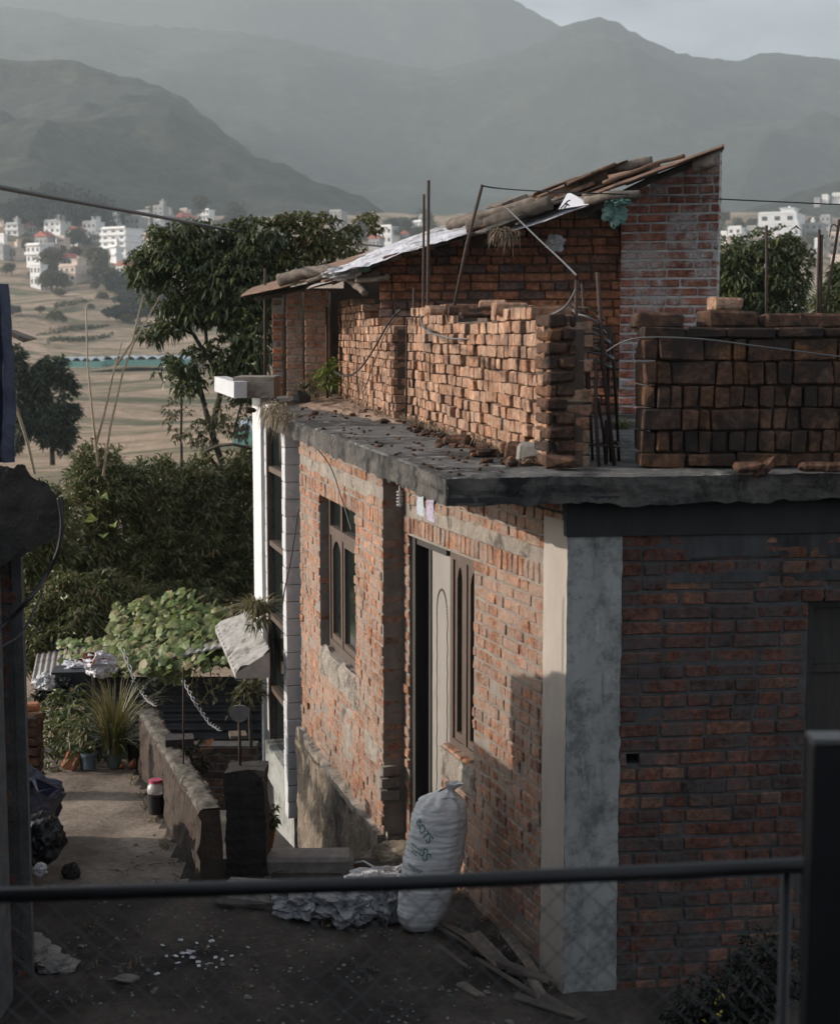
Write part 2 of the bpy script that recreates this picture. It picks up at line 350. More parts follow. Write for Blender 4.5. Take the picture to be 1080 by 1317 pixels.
L['far_dark'] = leafmat('dark_evergreen_foliage', [(.012, .022, .014), (.020, .032, .02), (.016, .028, .017)], .03, .8)
L['far_evergreen'] = leafmat('valley_tree_foliage', [(.03, .045, .025), (.045, .06, .032), (.06, .075, .038), (.02, .035, .02)], .08, .6)
L['vine'] = leafmat('pumpkin_leaf', [(.10, .15, .035), (.15, .20, .05), (.07, .11, .03), (.20, .22, .08), (.28, .23, .12), (.12, .17, .045)], .3, .5)
L['grass'] = leafmat('dry_ornamental_grass', [(.14, .13, .05), (.24, .19, .09), (.10, .11, .04), (.30, .22, .13), (.16, .16, .05)], .2, .5)
L['pot'] = leafmat('pot_plant_leaf', [(.06, .09, .03), (.10, .13, .045), (.04, .065, .025), (.14, .15, .06), (.20, .15, .08)], .25, .45)
L['fresh'] = leafmat('fresh_green_leaf', [(.14, .19, .04), (.20, .24, .06), (.10, .15, .03)], .3, .5)
L['dark'] = leafmat('shaded_shrub_leaf', [(.012, .016, .012), (.02, .026, .018), (.016, .02, .014)], .05, .6)  # shade is put into these near-black leaf colours
L['straw'] = leafmat('dry_straw', [(.22, .17, .11), (.30, .24, .17), (.16, .12, .08), (.12, .10, .07)], .1, .8)
L['flower'] = leafmat('yellow_petal', [(.45, .36, .04), (.55, .42, .06)], .2, .6)

# ground
m, t, b, o = nmat('alley_soil'); co = coords(t)
n1 = noi(t, 1.1, 8, .65, co, .4); c1 = ramp(t, [(.38, (.022, .019, .017)), (.5, (.055, .045, .037)), (.62, (.115, .092, .074))], n1.outputs[0]).outputs[0]
n2 = noi(t, 22, 8, .75, co); r2 = ramp(t, [(.3, BW(.55)), (.7, BW(1.25))], n2.outputs[0]).outputs[0]
c1 = mixc(t, 1.0, c1, r2, 'MULTIPLY')
n3 = noi(t, 55, 4, .8, co); r3 = ramp(t, [(.67, BW(0)), (.70, BW(.8))], n3.outputs[0]).outputs[0]
c1 = mixc(t, r3, c1, (.30, .27, .23)); t.links.new(c1, b.inputs['Base Color']); b.inputs['Roughness'].default_value = .95
nb = noi(t, 16, 10, .75, co); bump(t, b, nb.outputs[0], .9, .03); M['soil'] = m
m, t, b, o = nmat('trodden_path'); co = coords(t)
n1 = noi(t, 1.6, 8, .65, co, .3); c1 = ramp(t, [(.38, (.15, .12, .093)), (.62, (.32, .26, .205))], n1.outputs[0]).outputs[0]
n2 = noi(t, 26, 8, .75, co); r2 = ramp(t, [(.3, BW(.55)), (.7, BW(1.2))], n2.outputs[0]).outputs[0]
c1 = mixc(t, 1.0, c1, r2, 'MULTIPLY'); t.links.new(c1, b.inputs['Base Color']); b.inputs['Roughness'].default_value = .95
nb = noi(t, 18, 10, .75, co); bump(t, b, nb.outputs[0], .7, .02); M['path'] = m
m, t, b, o = nmat('valley_fields'); co = coords(t, (.012, .05, .02)); co2 = coords(t)
n1 = noi(t, 2.2, 8, .6, co, .8); c1 = ramp(t, [(.34, (.08, .09, .04)), (.43, (.20, .165, .095)), (.5, (.34, .245, .165)), (.58, (.45, .33, .235)), (.66, (.26, .19, .115))], n1.outputs[0]).outputs[0]
n2 = noi(t, .45, 9, .8, co2); r2 = ramp(t, [(.36, BW(.62)), (.6, BW(1.12))], n2.outputs[0]).outputs[0]
c1 = mixc(t, 1.0, c1, r2, 'MULTIPLY')
n3 = noi(t, .12, 6, .8, coords(t, (.6, 2.0, 1))); r3 = ramp(t, [(.52, BW(0)), (.60, BW(.85))], n3.outputs[0]).outputs[0]
c1 = mixc(t, r3, c1, (.07, .085, .035))
t.links.new(c1, b.inputs['Base Color']); b.inputs['Roughness'].default_value = 1
nb = noi(t, .8, 8, .7, co2); bump(t, b, nb.outputs[0], 1.0, .6); M['fields'] = m
m, t, b, o = nmat('forested_slope'); co = coords(t)
n1 = noi(t, .012, 8, .7, co); c1 = ramp(t, [(.38, (.012, .024, .014)), (.5, (.03, .046, .026)), (.64, (.07, .08, .045))], n1.outputs[0]).outputs[0]
n2 = noi(t, .06, 9, .85, co); r2 = ramp(t, [(.40, BW(.25)), (.6, BW(1.6))], n2.outputs[0]).outputs[0]
c1 = mixc(t, 1.0, c1, r2, 'MULTIPLY'); t.links.new(c1, b.inputs['Base Color']); b.inputs['Roughness'].default_value = 1
nb = noi(t, .1, 8, .8, co); bump(t, b, nb.outputs[0], 1.0, 9.0); M['forest'] = m

# ------------------------------------------------------------------ terrain
PROF = [(0, 0), (13.2, -1.15), (15, -1.4), (20, -3.0), (60, -5.0), (100, -5.5), (200, -4.5), (300, -1.8), (400, 3.0), (500, 13.5), (560, 22), (640, 37), (720, 50), (820, 64), (950, 72), (1300, 80), (6000, 120)]
def prof(y):
    for (a, za), (b2, zb) in zip(PROF, PROF[1:]):
        if y <= b2:
            f = (y - a) / (b2 - a); return za + (zb - za) * f
    return PROF[-1][1]
def gz(x, y):
    wl = -1.3 - (y - 9.4) * .328
    if y < 13.2:
        def sm(e, v): return min(1, max(0, (v - e) / .10))
        drop1 = min(sm(9.95, y), sm(wl, x))          # sunken yard right of the low wall
        drop2 = sm(12.35, y)
        d = max(drop1, drop2)
        z = -1.15 * d
        z += .022 * fbm(x * 1.7, y * 1.7, 0, 5) + .012 * fbm(x * 9, y * 9, 2, 3)
        if x < -1.0 and d < .1: z += .02 * fbm(x * 4, y * 4, 8, 3)
        return z - (0.02 if d < .1 else 0)
    k = min(1, (y - 13) / 40)
    z = prof(y) + k * fbm(x * .02, y * .02, 1, 4) * min(9, y * .02) * 1.2
    if 240 < y < 620:                                # terrace steps
        s = 5.0; zz = z / s * 2; z = (math.floor(zz) + min(1, (zz - math.floor(zz)) * 3)) * s / 2 * .6 + z * .4
    return z
def lines(a, b2, step, out_lo, out_hi, g=1.13):
    r = []; x = a
    while x <= b2: r.append(x); x += step
    s = step; x = r[-1]
    while x < out_hi: s = min(s * g, 22); x += s; r.append(x)
    if out_lo is not None:
        s = step; x = a; lo = []
        while x > out_lo: s = min(s * g, 22); x -= s; lo.append(x)
        r = lo[::-1] + r
    return r
xs = lines(-2.9, 1.6, .06, -700, 700); ys = lines(6.6, 13.6, .055, -3, 1400)
mb = MB(); nx = len(xs)
mb.v = [(x, y, gz(x, y)) for y in ys for x in xs]
for j in range(len(ys) - 1):
    for i in range(nx - 1):
        mb.f.append((j * nx + i, j * nx + i + 1, (j + 1) * nx + i + 1, (j + 1) * nx + i))
        yy = (ys[j] + ys[j + 1]) / 2; xx = (xs[i] + xs[i + 1]) / 2
        wl = -1.3 - (yy - 9.4) * .328
        edge = .12 * fbm(xx * 3, yy * 3, 4, 3)
        mb.m.append(2 if yy > 24 else (1 if (yy > 9.35 + edge * 3 and yy < 12.4 and xx < wl - .12 + edge) else 0))
struct(mb.build('ground', [M['soil'], M['path'], M['fields']], smooth=True, origin=(0, 0, 0)))

def mountain(name, pts, Y, depth, base_z, rough, seed, nu=300, nv=90, x0=-130, x1=1210):
    def ridge(px):
        if px <= pts[0][0]: return pts[0][1]
        for (a, ya), (b2, yb) in zip(pts, pts[1:]):
            if px <= b2:
                f = (px - a) / (b2 - a); f = f * f * (3 - 2 * f) * .5 + f * .5; return ya + (yb - ya) * f
        return pts[-1][1]
    m2 = MB()
    def fn(u, v):
        px = x0 + (x1 - x0) * u
        pr = P(px, ridge(px), Y)
        if v <= .82:
            k = v / .82; y = Y - depth * (1 - k); hz = base_z + (pr.z - base_z) * (k ** 1.05)
        else:
            k = 1.0; q = (v - .82) / .18; y = Y + depth * .25 * q; hz = pr.z - (pr.z - base_z) * .25 * q
        x = pr.x * (.35 + .65 * y / Y) 
        am = rough * min(1, 3.0 * k) * (1.0 if k < .97 else .35)
        s = 1.0 / (rough * 6)
        rg = 1 - abs(noise.noise(Vector((x * s * 1.3, y * s * .8, seed)))) * 2
        hz += am * (fbm(x * s, y * s, seed, 6) * 1.6 + (rg - .5) * .8) * (1 - .75 * (k ** 6))
        hz += fbm(x * .05, y * .05, seed + 5, 4) * rough * .09
        return (x, y, hz)
    m2.grid(fn, nu, nv)
    return struct(m2.build(name, M['forest'], smooth=True, origin=(0, Y, 0)))
mountain('near_hill', [(-300, 40), (0, 70), (40, 72), (95, 74), (125, 84), (160, 95), (200, 108), (235, 122), (262, 148), (300, 178), (335, 205), (380, 230), (420, 255), (460, 275), (500, 300), (560, 325), (700, 345), (1400, 350)], 1300, 520, 50, 42, 1.3)
mountain('near_spur', [(-300, 60), (0, 138), (30, 152), (60, 172), (95, 195), (120, 222), (150, 250), (190, 275), (230, 300), (300, 330), (1400, 350)], 1080, 330, 45, 28, 7.7, nu=220, nv=60)
mountain('main_ridge', [(-300, -10), (300, 40), (560, 90), (640, 72), (700, 52), (722, 32), (742, 24), (768, 19), (795, 26), (815, 40), (845, 55), (872, 68), (915, 75), (950, 78), (985, 69), (1010, 71), (1055, 76), (1085, 80), (1400, 100)], 2600, 1150, 70, 75, 3.1)
mountain('distant_ridge', [(-300, -120), (400, -40), (600, -28), (655, -2), (680, 10), (705, 24), (722, 34), (760, 60), (900, 110), (1400, 160)], 3300, 600, 90, 80, 9.4)
mountain('right_hillside', [(-300, 330), (700, 325), (860, 300), (930, 278), (985, 262), (1030, 246), (1080, 232), (1200, 205), (1400, 170)], 1150, 260, 55, 18, 5.2, nu=200, nv=50)

# haze: one even closed volume
hz = MB(); hz.box((0, 1775, 472), (2260, 3850, 976)); ho = hz.build('haze', bpy.data.materials.new('haze_air'), origin=(0, 0, 0))
hm = ho.data.materials[0]; hm.use_nodes = True; t = hm.node_tree; t.nodes.clear()
oo = t.nodes.new('ShaderNodeOutputMaterial'); pv = t.nodes.new('ShaderNodeVolumePrincipled')
pv.inputs['Color'].default_value = (.68, .77, .81, 1); pv.inputs['Density'].default_value = 0.00036; pv.inputs['Anisotropy'].default_value = 0.0
t.links.new(pv.outputs[0], oo.inputs['Volume']); ho['kind'] = 'stuff'; ho.display_type = 'WIRE'

# ------------------------------------------------------------------ masonry
def wall_rows(bk, co_, p0, p1, z0, ztop, th=.20, course=.072, L=.235, gap=.010, out=.004, jit=.0025, holes=(), skip=0.0, hz_=.055,
              core=True, rot=.006, ch=.005, headers=0.0, soldiers=None, bands=(), zwob=0.0, core_in=0.0, headL=.115):
    """real bricks along p0->p1; the outer face is on the RIGHT of that direction; holes are (u0,u1,z0,z1)"""
    p0 = Vector(p0[:2]); p1 = Vector(p1[:2]); d = p1 - p0; W = d.length; d.normalize(); n = Vector((d.y, -d.x))
    ang = math.atan2(d.y, d.x); zt = ztop if callable(ztop) else (lambda u: ztop)
    zmax = max(zt(W * i / 20) for i in range(21))
    rows = []; z = z0; r = 0
    while z + course * .6 < zmax:
        h = course
        if soldiers and abs(z - soldiers) < course * .5: h = .12
        rows.append((z, h)); z += h; r += 1
    for ri, (zr, h) in enumerate(rows):
        if any(a <= zr + h / 2 <= b2 for a, b2 in bands): continue
        sold = (h > course * 1.2); u = 0.0 if ri % 2 == 0 or sold else -L * .5
        hdr = rnd.random() < headers
        while u < W - .01:
            ll = (.065 if sold else (headL if (hdr and rnd.random() < .85) or rnd.random() < headers * .6 else L)) * rnd.uniform(.93, 1.06)
            a, b2 = max(u, 0), min(u + ll, W); u += ll + gap
            if b2 - a < .025: continue
            zc = zr + h / 2
            segs = [(a, b2)]
            for (h0, h1, g0, g1) in holes:
                if g0 < zc < g1:
                    ns = []
                    for (q0, q1) in segs:
                        if q1 <= h0 or q0 >= h1: ns.append((q0, q1))
                        else:
                            if q0 < h0: ns.append((q0, h0))
                            if q1 > h1: ns.append((h1, q1))
                    segs = ns
            for (q0, q1) in segs:
                if q1 - q0 < .03 or zc + h * .25 > zt((q0 + q1) / 2) or rnd.random() < skip: continue
                o2 = out + rnd.gauss(0, jit)
                m2 = Matrix.Rotation(ang + rnd.gauss(0, rot), 3, 'Z') @ Matrix.Rotation(rnd.gauss(0, rot), 3, 'Y')
                pc = p0 + d * ((q0 + q1) / 2) + n * (o2 - th / 2)
                zz = zc + (zwob * fbm((p0.x + q0) * 1.5, ri * .3, 3, 2) if zwob else 0)
                hh = h - gap - rnd.uniform(0, .004)
                bk.brick((pc.x, pc.y, zz), (q1 - q0, th, hh), m2, ch, min(jit, .0035))
    if core and co_ is not None:
        us = sorted(set([0, W] + [min(max(q, 0), W) for h in holes for q in h[:2]] + [W * i / 14 for i in range(15)]))
        zs = sorted(set([z0, zmax] + [q for h in holes for q in h[2:] if z0 < q < zmax]))
        for a, b2 in zip(us, us[1:]):
            if b2 - a < 1e-4: continue
            for c0, c1_ in zip(zs, zs[1:]):
                um, zm = (a + b2) / 2, (c0 + c1_) / 2
                if any(h[0] < um < h[1] and h[2] < zm < h[3] for h in holes): continue
                c1_ = min(c1_, zt(um) - .01)
                if c1_ - c0 < .02: continue
                ins = core_in; tw = th - 2 * ins - .006
                pc = p0 + d * um - n * (th / 2)
                co_.box((pc.x, pc.y, (c0 + c1_) / 2), (b2 - a + (0 if ins == 0 else -.0), tw, c1_ - c0), ang)
def along(p0, p1, u, off=0.0):
    p0 = Vector(p0[:2]); d = (Vector(p1[:2]) - p0).normalized(); n = Vector((d.y, -d.x)); q = p0 + d * u + n * off; return q
def fbox(m_, p0, p1, u0, u1, z0, z1, o0, o1):
    """box in a wall frame: u along, o outward offset"""
    p0v = Vector(p0[:2]); d = (Vector(p1[:2]) - p0v).normalized()
    c = along(p0, p1, (u0 + u1) / 2, (o0 + o1) / 2)
    m_.box((c.x, c.y, (z0 + z1) / 2), (u1 - u0, o1 - o0, z1 - z0), math.atan2(d.y, d.x))
def rough_patch(m_, p0, p1, u0, u1, z0, z1, o0, amp, nu=30, nv=14, seed=0, th=.05, hole=None):
    """rough plaster skin in a wall frame with a ragged outline"""
    def fn(u, v):
        uu = u0 + (u1 - u0) * u; zz = z0 + (z1 - z0) * v
        e = min(1, min(u, 1 - u, v, 1 - v) * 7)
        off = o0 + amp * (fbm(uu * 6, zz * 6, seed, 5) + .25) * e - (1 - e) * (o0 + .02)
        jx = .05 * fbm(uu * 5, zz * 5, seed + 4, 3) * (1 - e); jz = .09 * fbm(uu * 4, zz * 4, seed + 9, 3) * (1 - e)
        q = along(p0, p1, uu + jx, off); return (q.x, q.y, zz + jz)
    m_.grid(fn, nu, nv)

# ------------------------------------------------------------------ the brick house
C0 = (.753, 7.80); A = Vector((.992, .127)); E1 = (-.104, 10.36); W0 = (-.250, 10.335); W1 = (-1.03, 13.30)
FR = (C0[0] + A.x * 3.2, C0[1] + A.y * 3.2)
ZT, ZB = 2.713, 2.575
house = thing('brick_house', 'unfinished single storey brick house with flat black stained concrete roof slab and grey corner column', 'house', (.75, 7.8, 0))
# front wall (faces the camera): u=0 at the column corner
bk, mo = MB(), MB()
wall_rows(bk, mo, C0, FR, -.05, 2.40, th=.22, holes=[(-.1, .275, -1, 3), (1.27, 2.25, -.1, 2.04), (.315, .385, 1.19, 1.245)], course=.0765, gap=.012, out=.005, jit=.003, headers=.35)
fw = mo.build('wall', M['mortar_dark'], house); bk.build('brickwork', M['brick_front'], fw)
# right segment of the side wall. Outer face is on the left when looking away, so run far -> near
RS0, RS1 = E1, C0; LR = (Vector(C0) - Vector(E1)).length
def ru(uc): return LR - uc                                  # uc measured from the column
holesR = [(ru(1.93), ru(1.368), .80, 2.07), (ru(2.60), ru(1.93), -.3, 2.07), (ru(.30), LR + .1, -1, 2.45)]
bk, mo = MB(), MB()
wall_rows(bk, mo, RS0, RS1, -.05, 2.57, th=.22, holes=holesR, course=.0735, soldiers=2.075, bands=((2.19, 2.30),), gap=.011, out=.004, jit=.0032, headers=.45)
sw = mo.build('wall', M['mortar'], house); bk.build('brickwork', M['brick'], sw)
pl = MB(); rough_patch(pl, RS0, RS1, .02, LR - .3, 2.185, 2.305, .004, .012, 90, 8, 3); pl.build('lintel_band', M['plaster'], sw)
pl = MB(); rough_patch(pl, RS0, RS1, ru(1.97), ru(1.28), .62, .80, .018, .03, 40, 12, 5)
fbox(pl, RS0, RS1, ru(1.95), ru(1.35), .70, .805, -.15, .012); pl.build('window_sill', M['plaster'], sw)
# left wing
LW = (Vector(W0) - Vector(W1)).length
def wu(uc): return LW - uc                                  # uc from the near corner W0
bk, mo = MB(), MB()
wall_rows(bk, mo, W1, W0, -.02, 2.57, th=.24, holes=[(wu(2.209), wu(.854), .88, 2.15), (wu(2.80), wu(2.74), 1.20, 1.27), (wu(2.77), wu(2.70), .22, .29)], course=.0735, soldiers=2.14, bands=((2.27, 2.37),), gap=.011, out=.004, jit=.0032, headers=.4)
ww = mo.build('wall', M['mortar'], house); bk.build('brickwork', M['brick'], ww)
pl = MB(); rough_patch(pl, W1, W0, .03, LW - .02, 2.262, 2.385, .004, .014, 90, 8, 13); pl.build('lintel_band', M['plaster'], ww)
pl = MB(); rough_patch(pl, W1, W0, wu(2.35), wu(.62), .66, .885, .014, .04, 60, 14, 15)
rough_patch(pl, W1, W0, wu(.62), wu(.01), .42, .62, .004, .022, 26, 14, 19)
rough_patch(pl, W1, W0, wu(1.45), wu(.9), .15, .66, .0, .02, 26, 22, 23); pl.build('window_sill', M['plaster'], ww)
# foundation of the wing with a sloping-looking ledge
pl = MB()
def ffn(u, v):
    uu = -.02 + (LW + .05) * u; zz = -1.35 + 1.34 * v
    off = .035 + .055 * fbm(uu * 3.2, zz * 3.2, 2, 6) + .012
    q = along(W1, W0, uu, off); return (q.x, q.y, zz)
pl.grid(ffn, 130, 60)
pl.build('foundation', M['dirtwall'], house)
pl = MB(); rough_patch(pl, W1, W0, -.02, LW + .02, -.075, .015, .055, .02, 80, 6, 33); fbox(pl, W1, W0, 0, LW, -.07, -.005, -.2, .045); pl.build('ledge', M['plaster'], house)
pl = MB(); rough_patch(pl, W1, W0, wu(.10), wu(-.02), .27, .46, .02, .03, 8, 12, 37)
for k in range(3):
    q = along(W1, W0, LW - .03, .0); pl.box((q.x + .05, q.y - .035, .28 + k * .085), (.13, .05, .065), .2 + k * .2)
pl.build('mortar_lump', M['mortar'], ww)
# wing end wall return + inner corner (dark recess)
rb = MB(); rb.box((-.02, 10.52, 1.25), (.20, .06, 2.6), .17); rb.build('recess_plaster', M['mortar_dark'], house)
# column: front face 0.27 wide, side face 0.30
cl = MB()
Bd = (Vector(E1) - Vector(C0)).normalized()
pa = Vector(C0) - A * .012 - Bd * .012; pb = Vector(C0) + A * .272 - Bd * .012; pc = pb + Bd * .30; pd = pa + Bd * .305
def colgrid(a, b2, nu):
    def fn(u, v):
        q = a.lerp(b2, u); z = -.1 + 2.56 * v; e = min(u, 1 - u); k = .006 * fbm(q.x * 7, z * 3, 4, 4)
        nrm = Vector(((b2 - a).y, -(b2 - a).x)).normalized()
        lean = .0
        ed = .010 * noise.noise(Vector((z * 14, a.x * 7, 0))) if e < .01 else 0
        return (q.x + nrm.x * k + (b2 - a).normalized().x * ed, q.y + nrm.y * k, z)
    return fn
cl.grid(colgrid(pa, pb, 18), 18, 160)
cl.grid(colgrid(pb, pc, 6), 6, 30)
col = cl.build('column', M['column'], house)
cl = MB(); cl.grid(colgrid(pd, pa, 14), 14, 160); cl.build('column_side', M['column_lit'], col)
# beam under the slab on the front
bm_ = MB()
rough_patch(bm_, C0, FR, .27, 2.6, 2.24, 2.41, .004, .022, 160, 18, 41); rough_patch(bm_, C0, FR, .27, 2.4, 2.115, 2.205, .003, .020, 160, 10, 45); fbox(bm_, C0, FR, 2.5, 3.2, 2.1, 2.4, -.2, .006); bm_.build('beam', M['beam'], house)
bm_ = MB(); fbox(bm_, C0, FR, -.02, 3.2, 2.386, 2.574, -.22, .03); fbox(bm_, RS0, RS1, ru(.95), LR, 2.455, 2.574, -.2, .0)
bm_.build('shade_band', M['shade_black'], house)  # dark strip puts the shade of the slab overhang into the colour
# near-black door added to stand for the dark inside of the right edge opening
dr = MB(); fbox(dr, C0, FR, 1.27, 2.25, -.05, 2.04, -.19, -.15); fd = dr.build('door', M['wood_dark'], house)
dr = MB(); fbox(dr, C0, FR, 1.27, 1.33, -.05, 2.04, -.149, -.08); fbox(dr, C0, FR, 1.33, 2.25, 1.98, 2.04, -.149, -.08); fbox(dr, C0, FR, 1.33, 2.2, 1.62, 1.66, -.149, -.125); dr.build('door_frame', M['wood_dark'], fd)

# windows / door of the side wall ---------------------------------
def window(parent, p0, p1, u0, u1, z0, z1, rec, transom, mull, jamb=.06, arches=(True, True), bottle=False):
    fr = MB(); gl = MB(); fw_ = .055; dp = .06; o1 = -rec; o0 = -rec - dp
    for (a, b2) in ((u0, u0 + fw_), (u1 - fw_, u1)): fbox(fr, p0, p1, a, b2, z0, z1, o0, o1)
    fbox(fr, p0, p1, u0 + fw_, u1 - fw_, z0, z0 + fw_ + .01, o0, o1); fbox(fr, p0, p1, u0 + fw_, u1 - fw_, z1 - fw_, z1, o0, o1)
    ms = [u0 + (u1 - u0) * m_ for m_ in mull]
    for mm in ms: fbox(fr, p0, p1, mm - .028, mm + .028, z0 + fw_ + .01, z1 - fw_, o0 + .004, o1 - .003)
    if transom: fbox(fr, p0, p1, u0 + fw_, u1 - fw_, transom - .035, transom + .035, o0 + .002, o1 + .004)
    root = fr.build('window', M['wood'], parent)
    es = [u0 + fw_] + ms + [u1 - fw_]
    for i, (a, b2) in enumerate(zip(es, es[1:])):
        a2 = a + (.028 if i > 0 else 0); b3 = b2 - (.028 if i < len(es) - 2 else 0)
        zt_ = (transom - .035) if transom else z1 - fw_
        sh = MB(); s_ = .045; zb = z0 + fw_ + .01
        fbox(sh, p0, p1, a2, a2 + s_, zb, zt_, o0 + .012, o1 - .012); fbox(sh, p0, p1, b3 - s_, b3, zb, zt_, o0 + .012, o1 - .012)
        fbox(sh, p0, p1, a2 + s_, b3 - s_, zb, zb + .05, o0 + .012, o1 - .012)
        if arches[i]:                                     # arched head cut in a board
            n_ = 12; top = zt_; lo = zt_ - .14; ua, ub = a2 + s_, b3 - s_
            for k in range(n_):
                f0 = k / n_; f1 = (k + 1) / n_; fm = (f0 + f1) / 2
                zz = lo + .10 * math.sin(math.pi * fm) ** .6
                fbox(sh, p0, p1, ua + (ub - ua) * f0, ua + (ub - ua) * f1, zz, top, o0 + .013, o1 - .013)
        else: fbox(sh, p0, p1, a2 + s_, b3 - s_, zt_ - .05, zt_, o0 + .012, o1 - .012)
        so_ = sh.build('sash', M['wood'], root)
        g = MB(); fbox(g, p0, p1, a2 + s_, b3 - s_, zb, zt_, o0 + .022, o0 + .027); g.build('pane', M['glass'], root)
        if transom:
            g = MB(); fbox(g, p0, p1, a2, b3, transom + .035, z1 - fw_, o0 + .022, o0 + .027); g.build('pane', M['glass'], root)
    bk_ = MB(); fbox(bk_, p0, p1, u0 - .02, u1 + .02, z0 - .02, z1 + .02, o0 - .16, o0 - .15); bk_.build('dark_interior', M['shade_black'], root)
    return root
window(house, W1, W0, wu(2.2), wu(.86), .885, 2.14, .075, 1.84, [.36], arches=(True, False))
window(house, RS0, RS1, ru(1.925), ru(1.38), .805, 2.065, .05, None, [.48], arches=(True, True))
dr = MB(); fbox(dr, RS0, RS1, ru(2.30), ru(1.94), -.1, 2.06, -.10, -.06)
dl = dr.build('door', M['panel'], house)
dr = MB()
for k in range(24):                                        # embossed arch and scroll
    f = k / 23; an = math.pi * f
    q = along(RS0, RS1, ru(2.10) + .10 * math.cos(an), -.059); dr.box((q.x, q.y, 1.62 + .16 * math.sin(an)), (.014, .004, .014), .3)
for k in range(60):
    z = .25 + k * .023
    for sg in (-1, 1):
        q = along(RS0, RS1, ru(2.10) + sg * (.10 + .006 * math.sin(k * .9)), -.0595); dr.box((q.x, q.y, z), (.009, .003, .024), .3)
dr.build('door_relief', M['panel'], dl)
dr = MB(); fbox(dr, RS0, RS1, ru(2.60), ru(2.53), -.1, 2.06, -.16, -.02); fbox(dr, RS0, RS1, ru(2.34), ru(2.30), -.1, 2.06, -.16, -.05); fbox(dr, RS0, RS1, ru(2.60), ru(1.94), 2.02, 2.066, -.16, -.03)
dr.build('door_frame', M['wood_dark'], house)
dr = MB(); fbox(dr, RS0, RS1, ru(2.60), ru(1.3), -.2, 2.2, -.62, -.60); dr.build('dark_interior', M['shade_black'], house)

# roof slab ------------------------------------------------------
left = [Vector((.125, 7.55)), Vector((-1.36, 14.0)), Vector((-1.60, 16.2)), Vector((-1.95, 18.8))]
def ledge(v):
    seg = [(a - b2).length for a, b2 in zip(left, left[1:])]; tot = sum(seg); q = v * tot
    for i, s_ in enumerate(seg):
        if q <= s_ or i == len(seg) - 1: return left[i].lerp(left[i + 1], min(1, q / s_))
        q -= s_
RB = Vector((5.2, 8.2))
def slabp(u, v):
    a = ledge(v); b2 = RB.lerp(Vector((5.2, 18.8)), v); return a.lerp(b2, u ** 1.6)
sb = MB(); NU, NV = 110, 230
def stop(u, v):
    q = slabp(u, v); e = 0
    if u == 0 or v == 0:
        nn_ = .022 * fbm(q.x * 5, q.y * 5, 1, 5); 
        if v == 0: q = q + Vector((0, -1)) * (nn_ - .002)
        if u == 0: q = q + Vector((-1, 0)) * nn_ * .6
    z = ZT + .010 * fbm(q.x * 2, q.y * 2, 3, 5) + .006 * fbm(q.x * 12, q.y * 12, 3, 3)
    if u == 0 or v == 0: z -= .012
    return Vector((q.x, q.y, z))
sb.grid(stop, NU, NV)
slab = sb.build('roof_slab', M['slab'], house, smooth=False)
sb = MB()
def side(pts, ed):
    n = len(pts); lv = 8
    def fn(i_, j_):
        i = round(i_ * (n - 1)); p = pts[i]; f = j_; z = p.z - (ZT - ZB) * f
        ox = .05 * fbm(p.x * 5 + 5, p.y * 5, z * 11, 6) * (math.sin(math.pi * min(1, f * 1.2)) * .8 + .35 * f)
        z += (.045 * fbm(p.x * 6, p.y * 6, 9, 5) if j_ == 1 else .012 * fbm(p.x * 14, p.y * 14, z * 14, 3))
        return (p.x + ed[0] * ox, p.y + ed[1] * ox, z)
    sb.grid(fn, n, lv)
front = [stop((i / 700) ** (1 / 1.0), 0) for i in range(701)]
lft = [stop(0, i / 700) for i in range(701)]
side(front, (0, -1)); side(lft[::-1], (-1, 0))
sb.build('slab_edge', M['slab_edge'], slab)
sb = MB(); sb.prism([tuple(slabp(0, i / 12) + Vector((.01, 0))) for i in range(13)] + [(5.15, 18.7), (5.15, 8.25)] , ZB + .004, ZB + .03); sb.build('soffit', M['shade_black'], slab)
# back and right hand walls so that the house is closed
bw = MB(); bw.box((4.2, 12.8, 1.3), (.2, 8.8, 2.5)); bw.box((1.6, 17.4, .7), (5.4, .2, 3.7)); bw.build('wall', M['mortar_dark'], house)
fl = MB(); fl.prism([(C0[0] + .1, 8.05), (4.1, 8.4), (4.1, 17.3), (-.9, 17.3), (-.9, 13.6), (.05, 10.6)], -1.3, .02); fl.build('floor', M['mortar_dark'], house)
# posters, insulator, cables on the wall
def poster(u, z, w_, h_, mat, lab):
    p_ = MB()
    def fn(a, b2):
        q = along(RS0, RS1, ru(u) + w_ * (a - .5), .012 + .003 * math.sin(9 * b2 + a * 3)); return (q.x, q.y, z + h_ * (b2 - .5) - .01 * a)
    p_.grid(fn, 6, 8); o = p_.build('poster', mat); tag(o, lab, 'poster', 'paper bills pasted over the side doorway'); return o
poster(2.33, 2.345, .14, .21, M['poster_a'], 'pale blue paper bill on the bricks above the whitewashed door, left of the lilac bill')
poster(2.13, 2.335, .14, .22, M['poster_b'], 'lilac paper bill on the bricks above the whitewashed door, right of the blue bill')
ins = MB(); q = P(514, 640, 10.25)
for k in range(5): ins.tube([(q.x, q.y, q.z + .045 - k * .022), (q.x, q.y, q.z + .035 - k * .022)], .022, 10)
ins.tube([(q.x, q.y, q.z + .08), (q.x, q.y, q.z - .06)], .008, 6)
tag(ins.build('insulator', M['rag']), 'small pale ribbed insulator hanging under the slab in the wall recess', 'insulator')
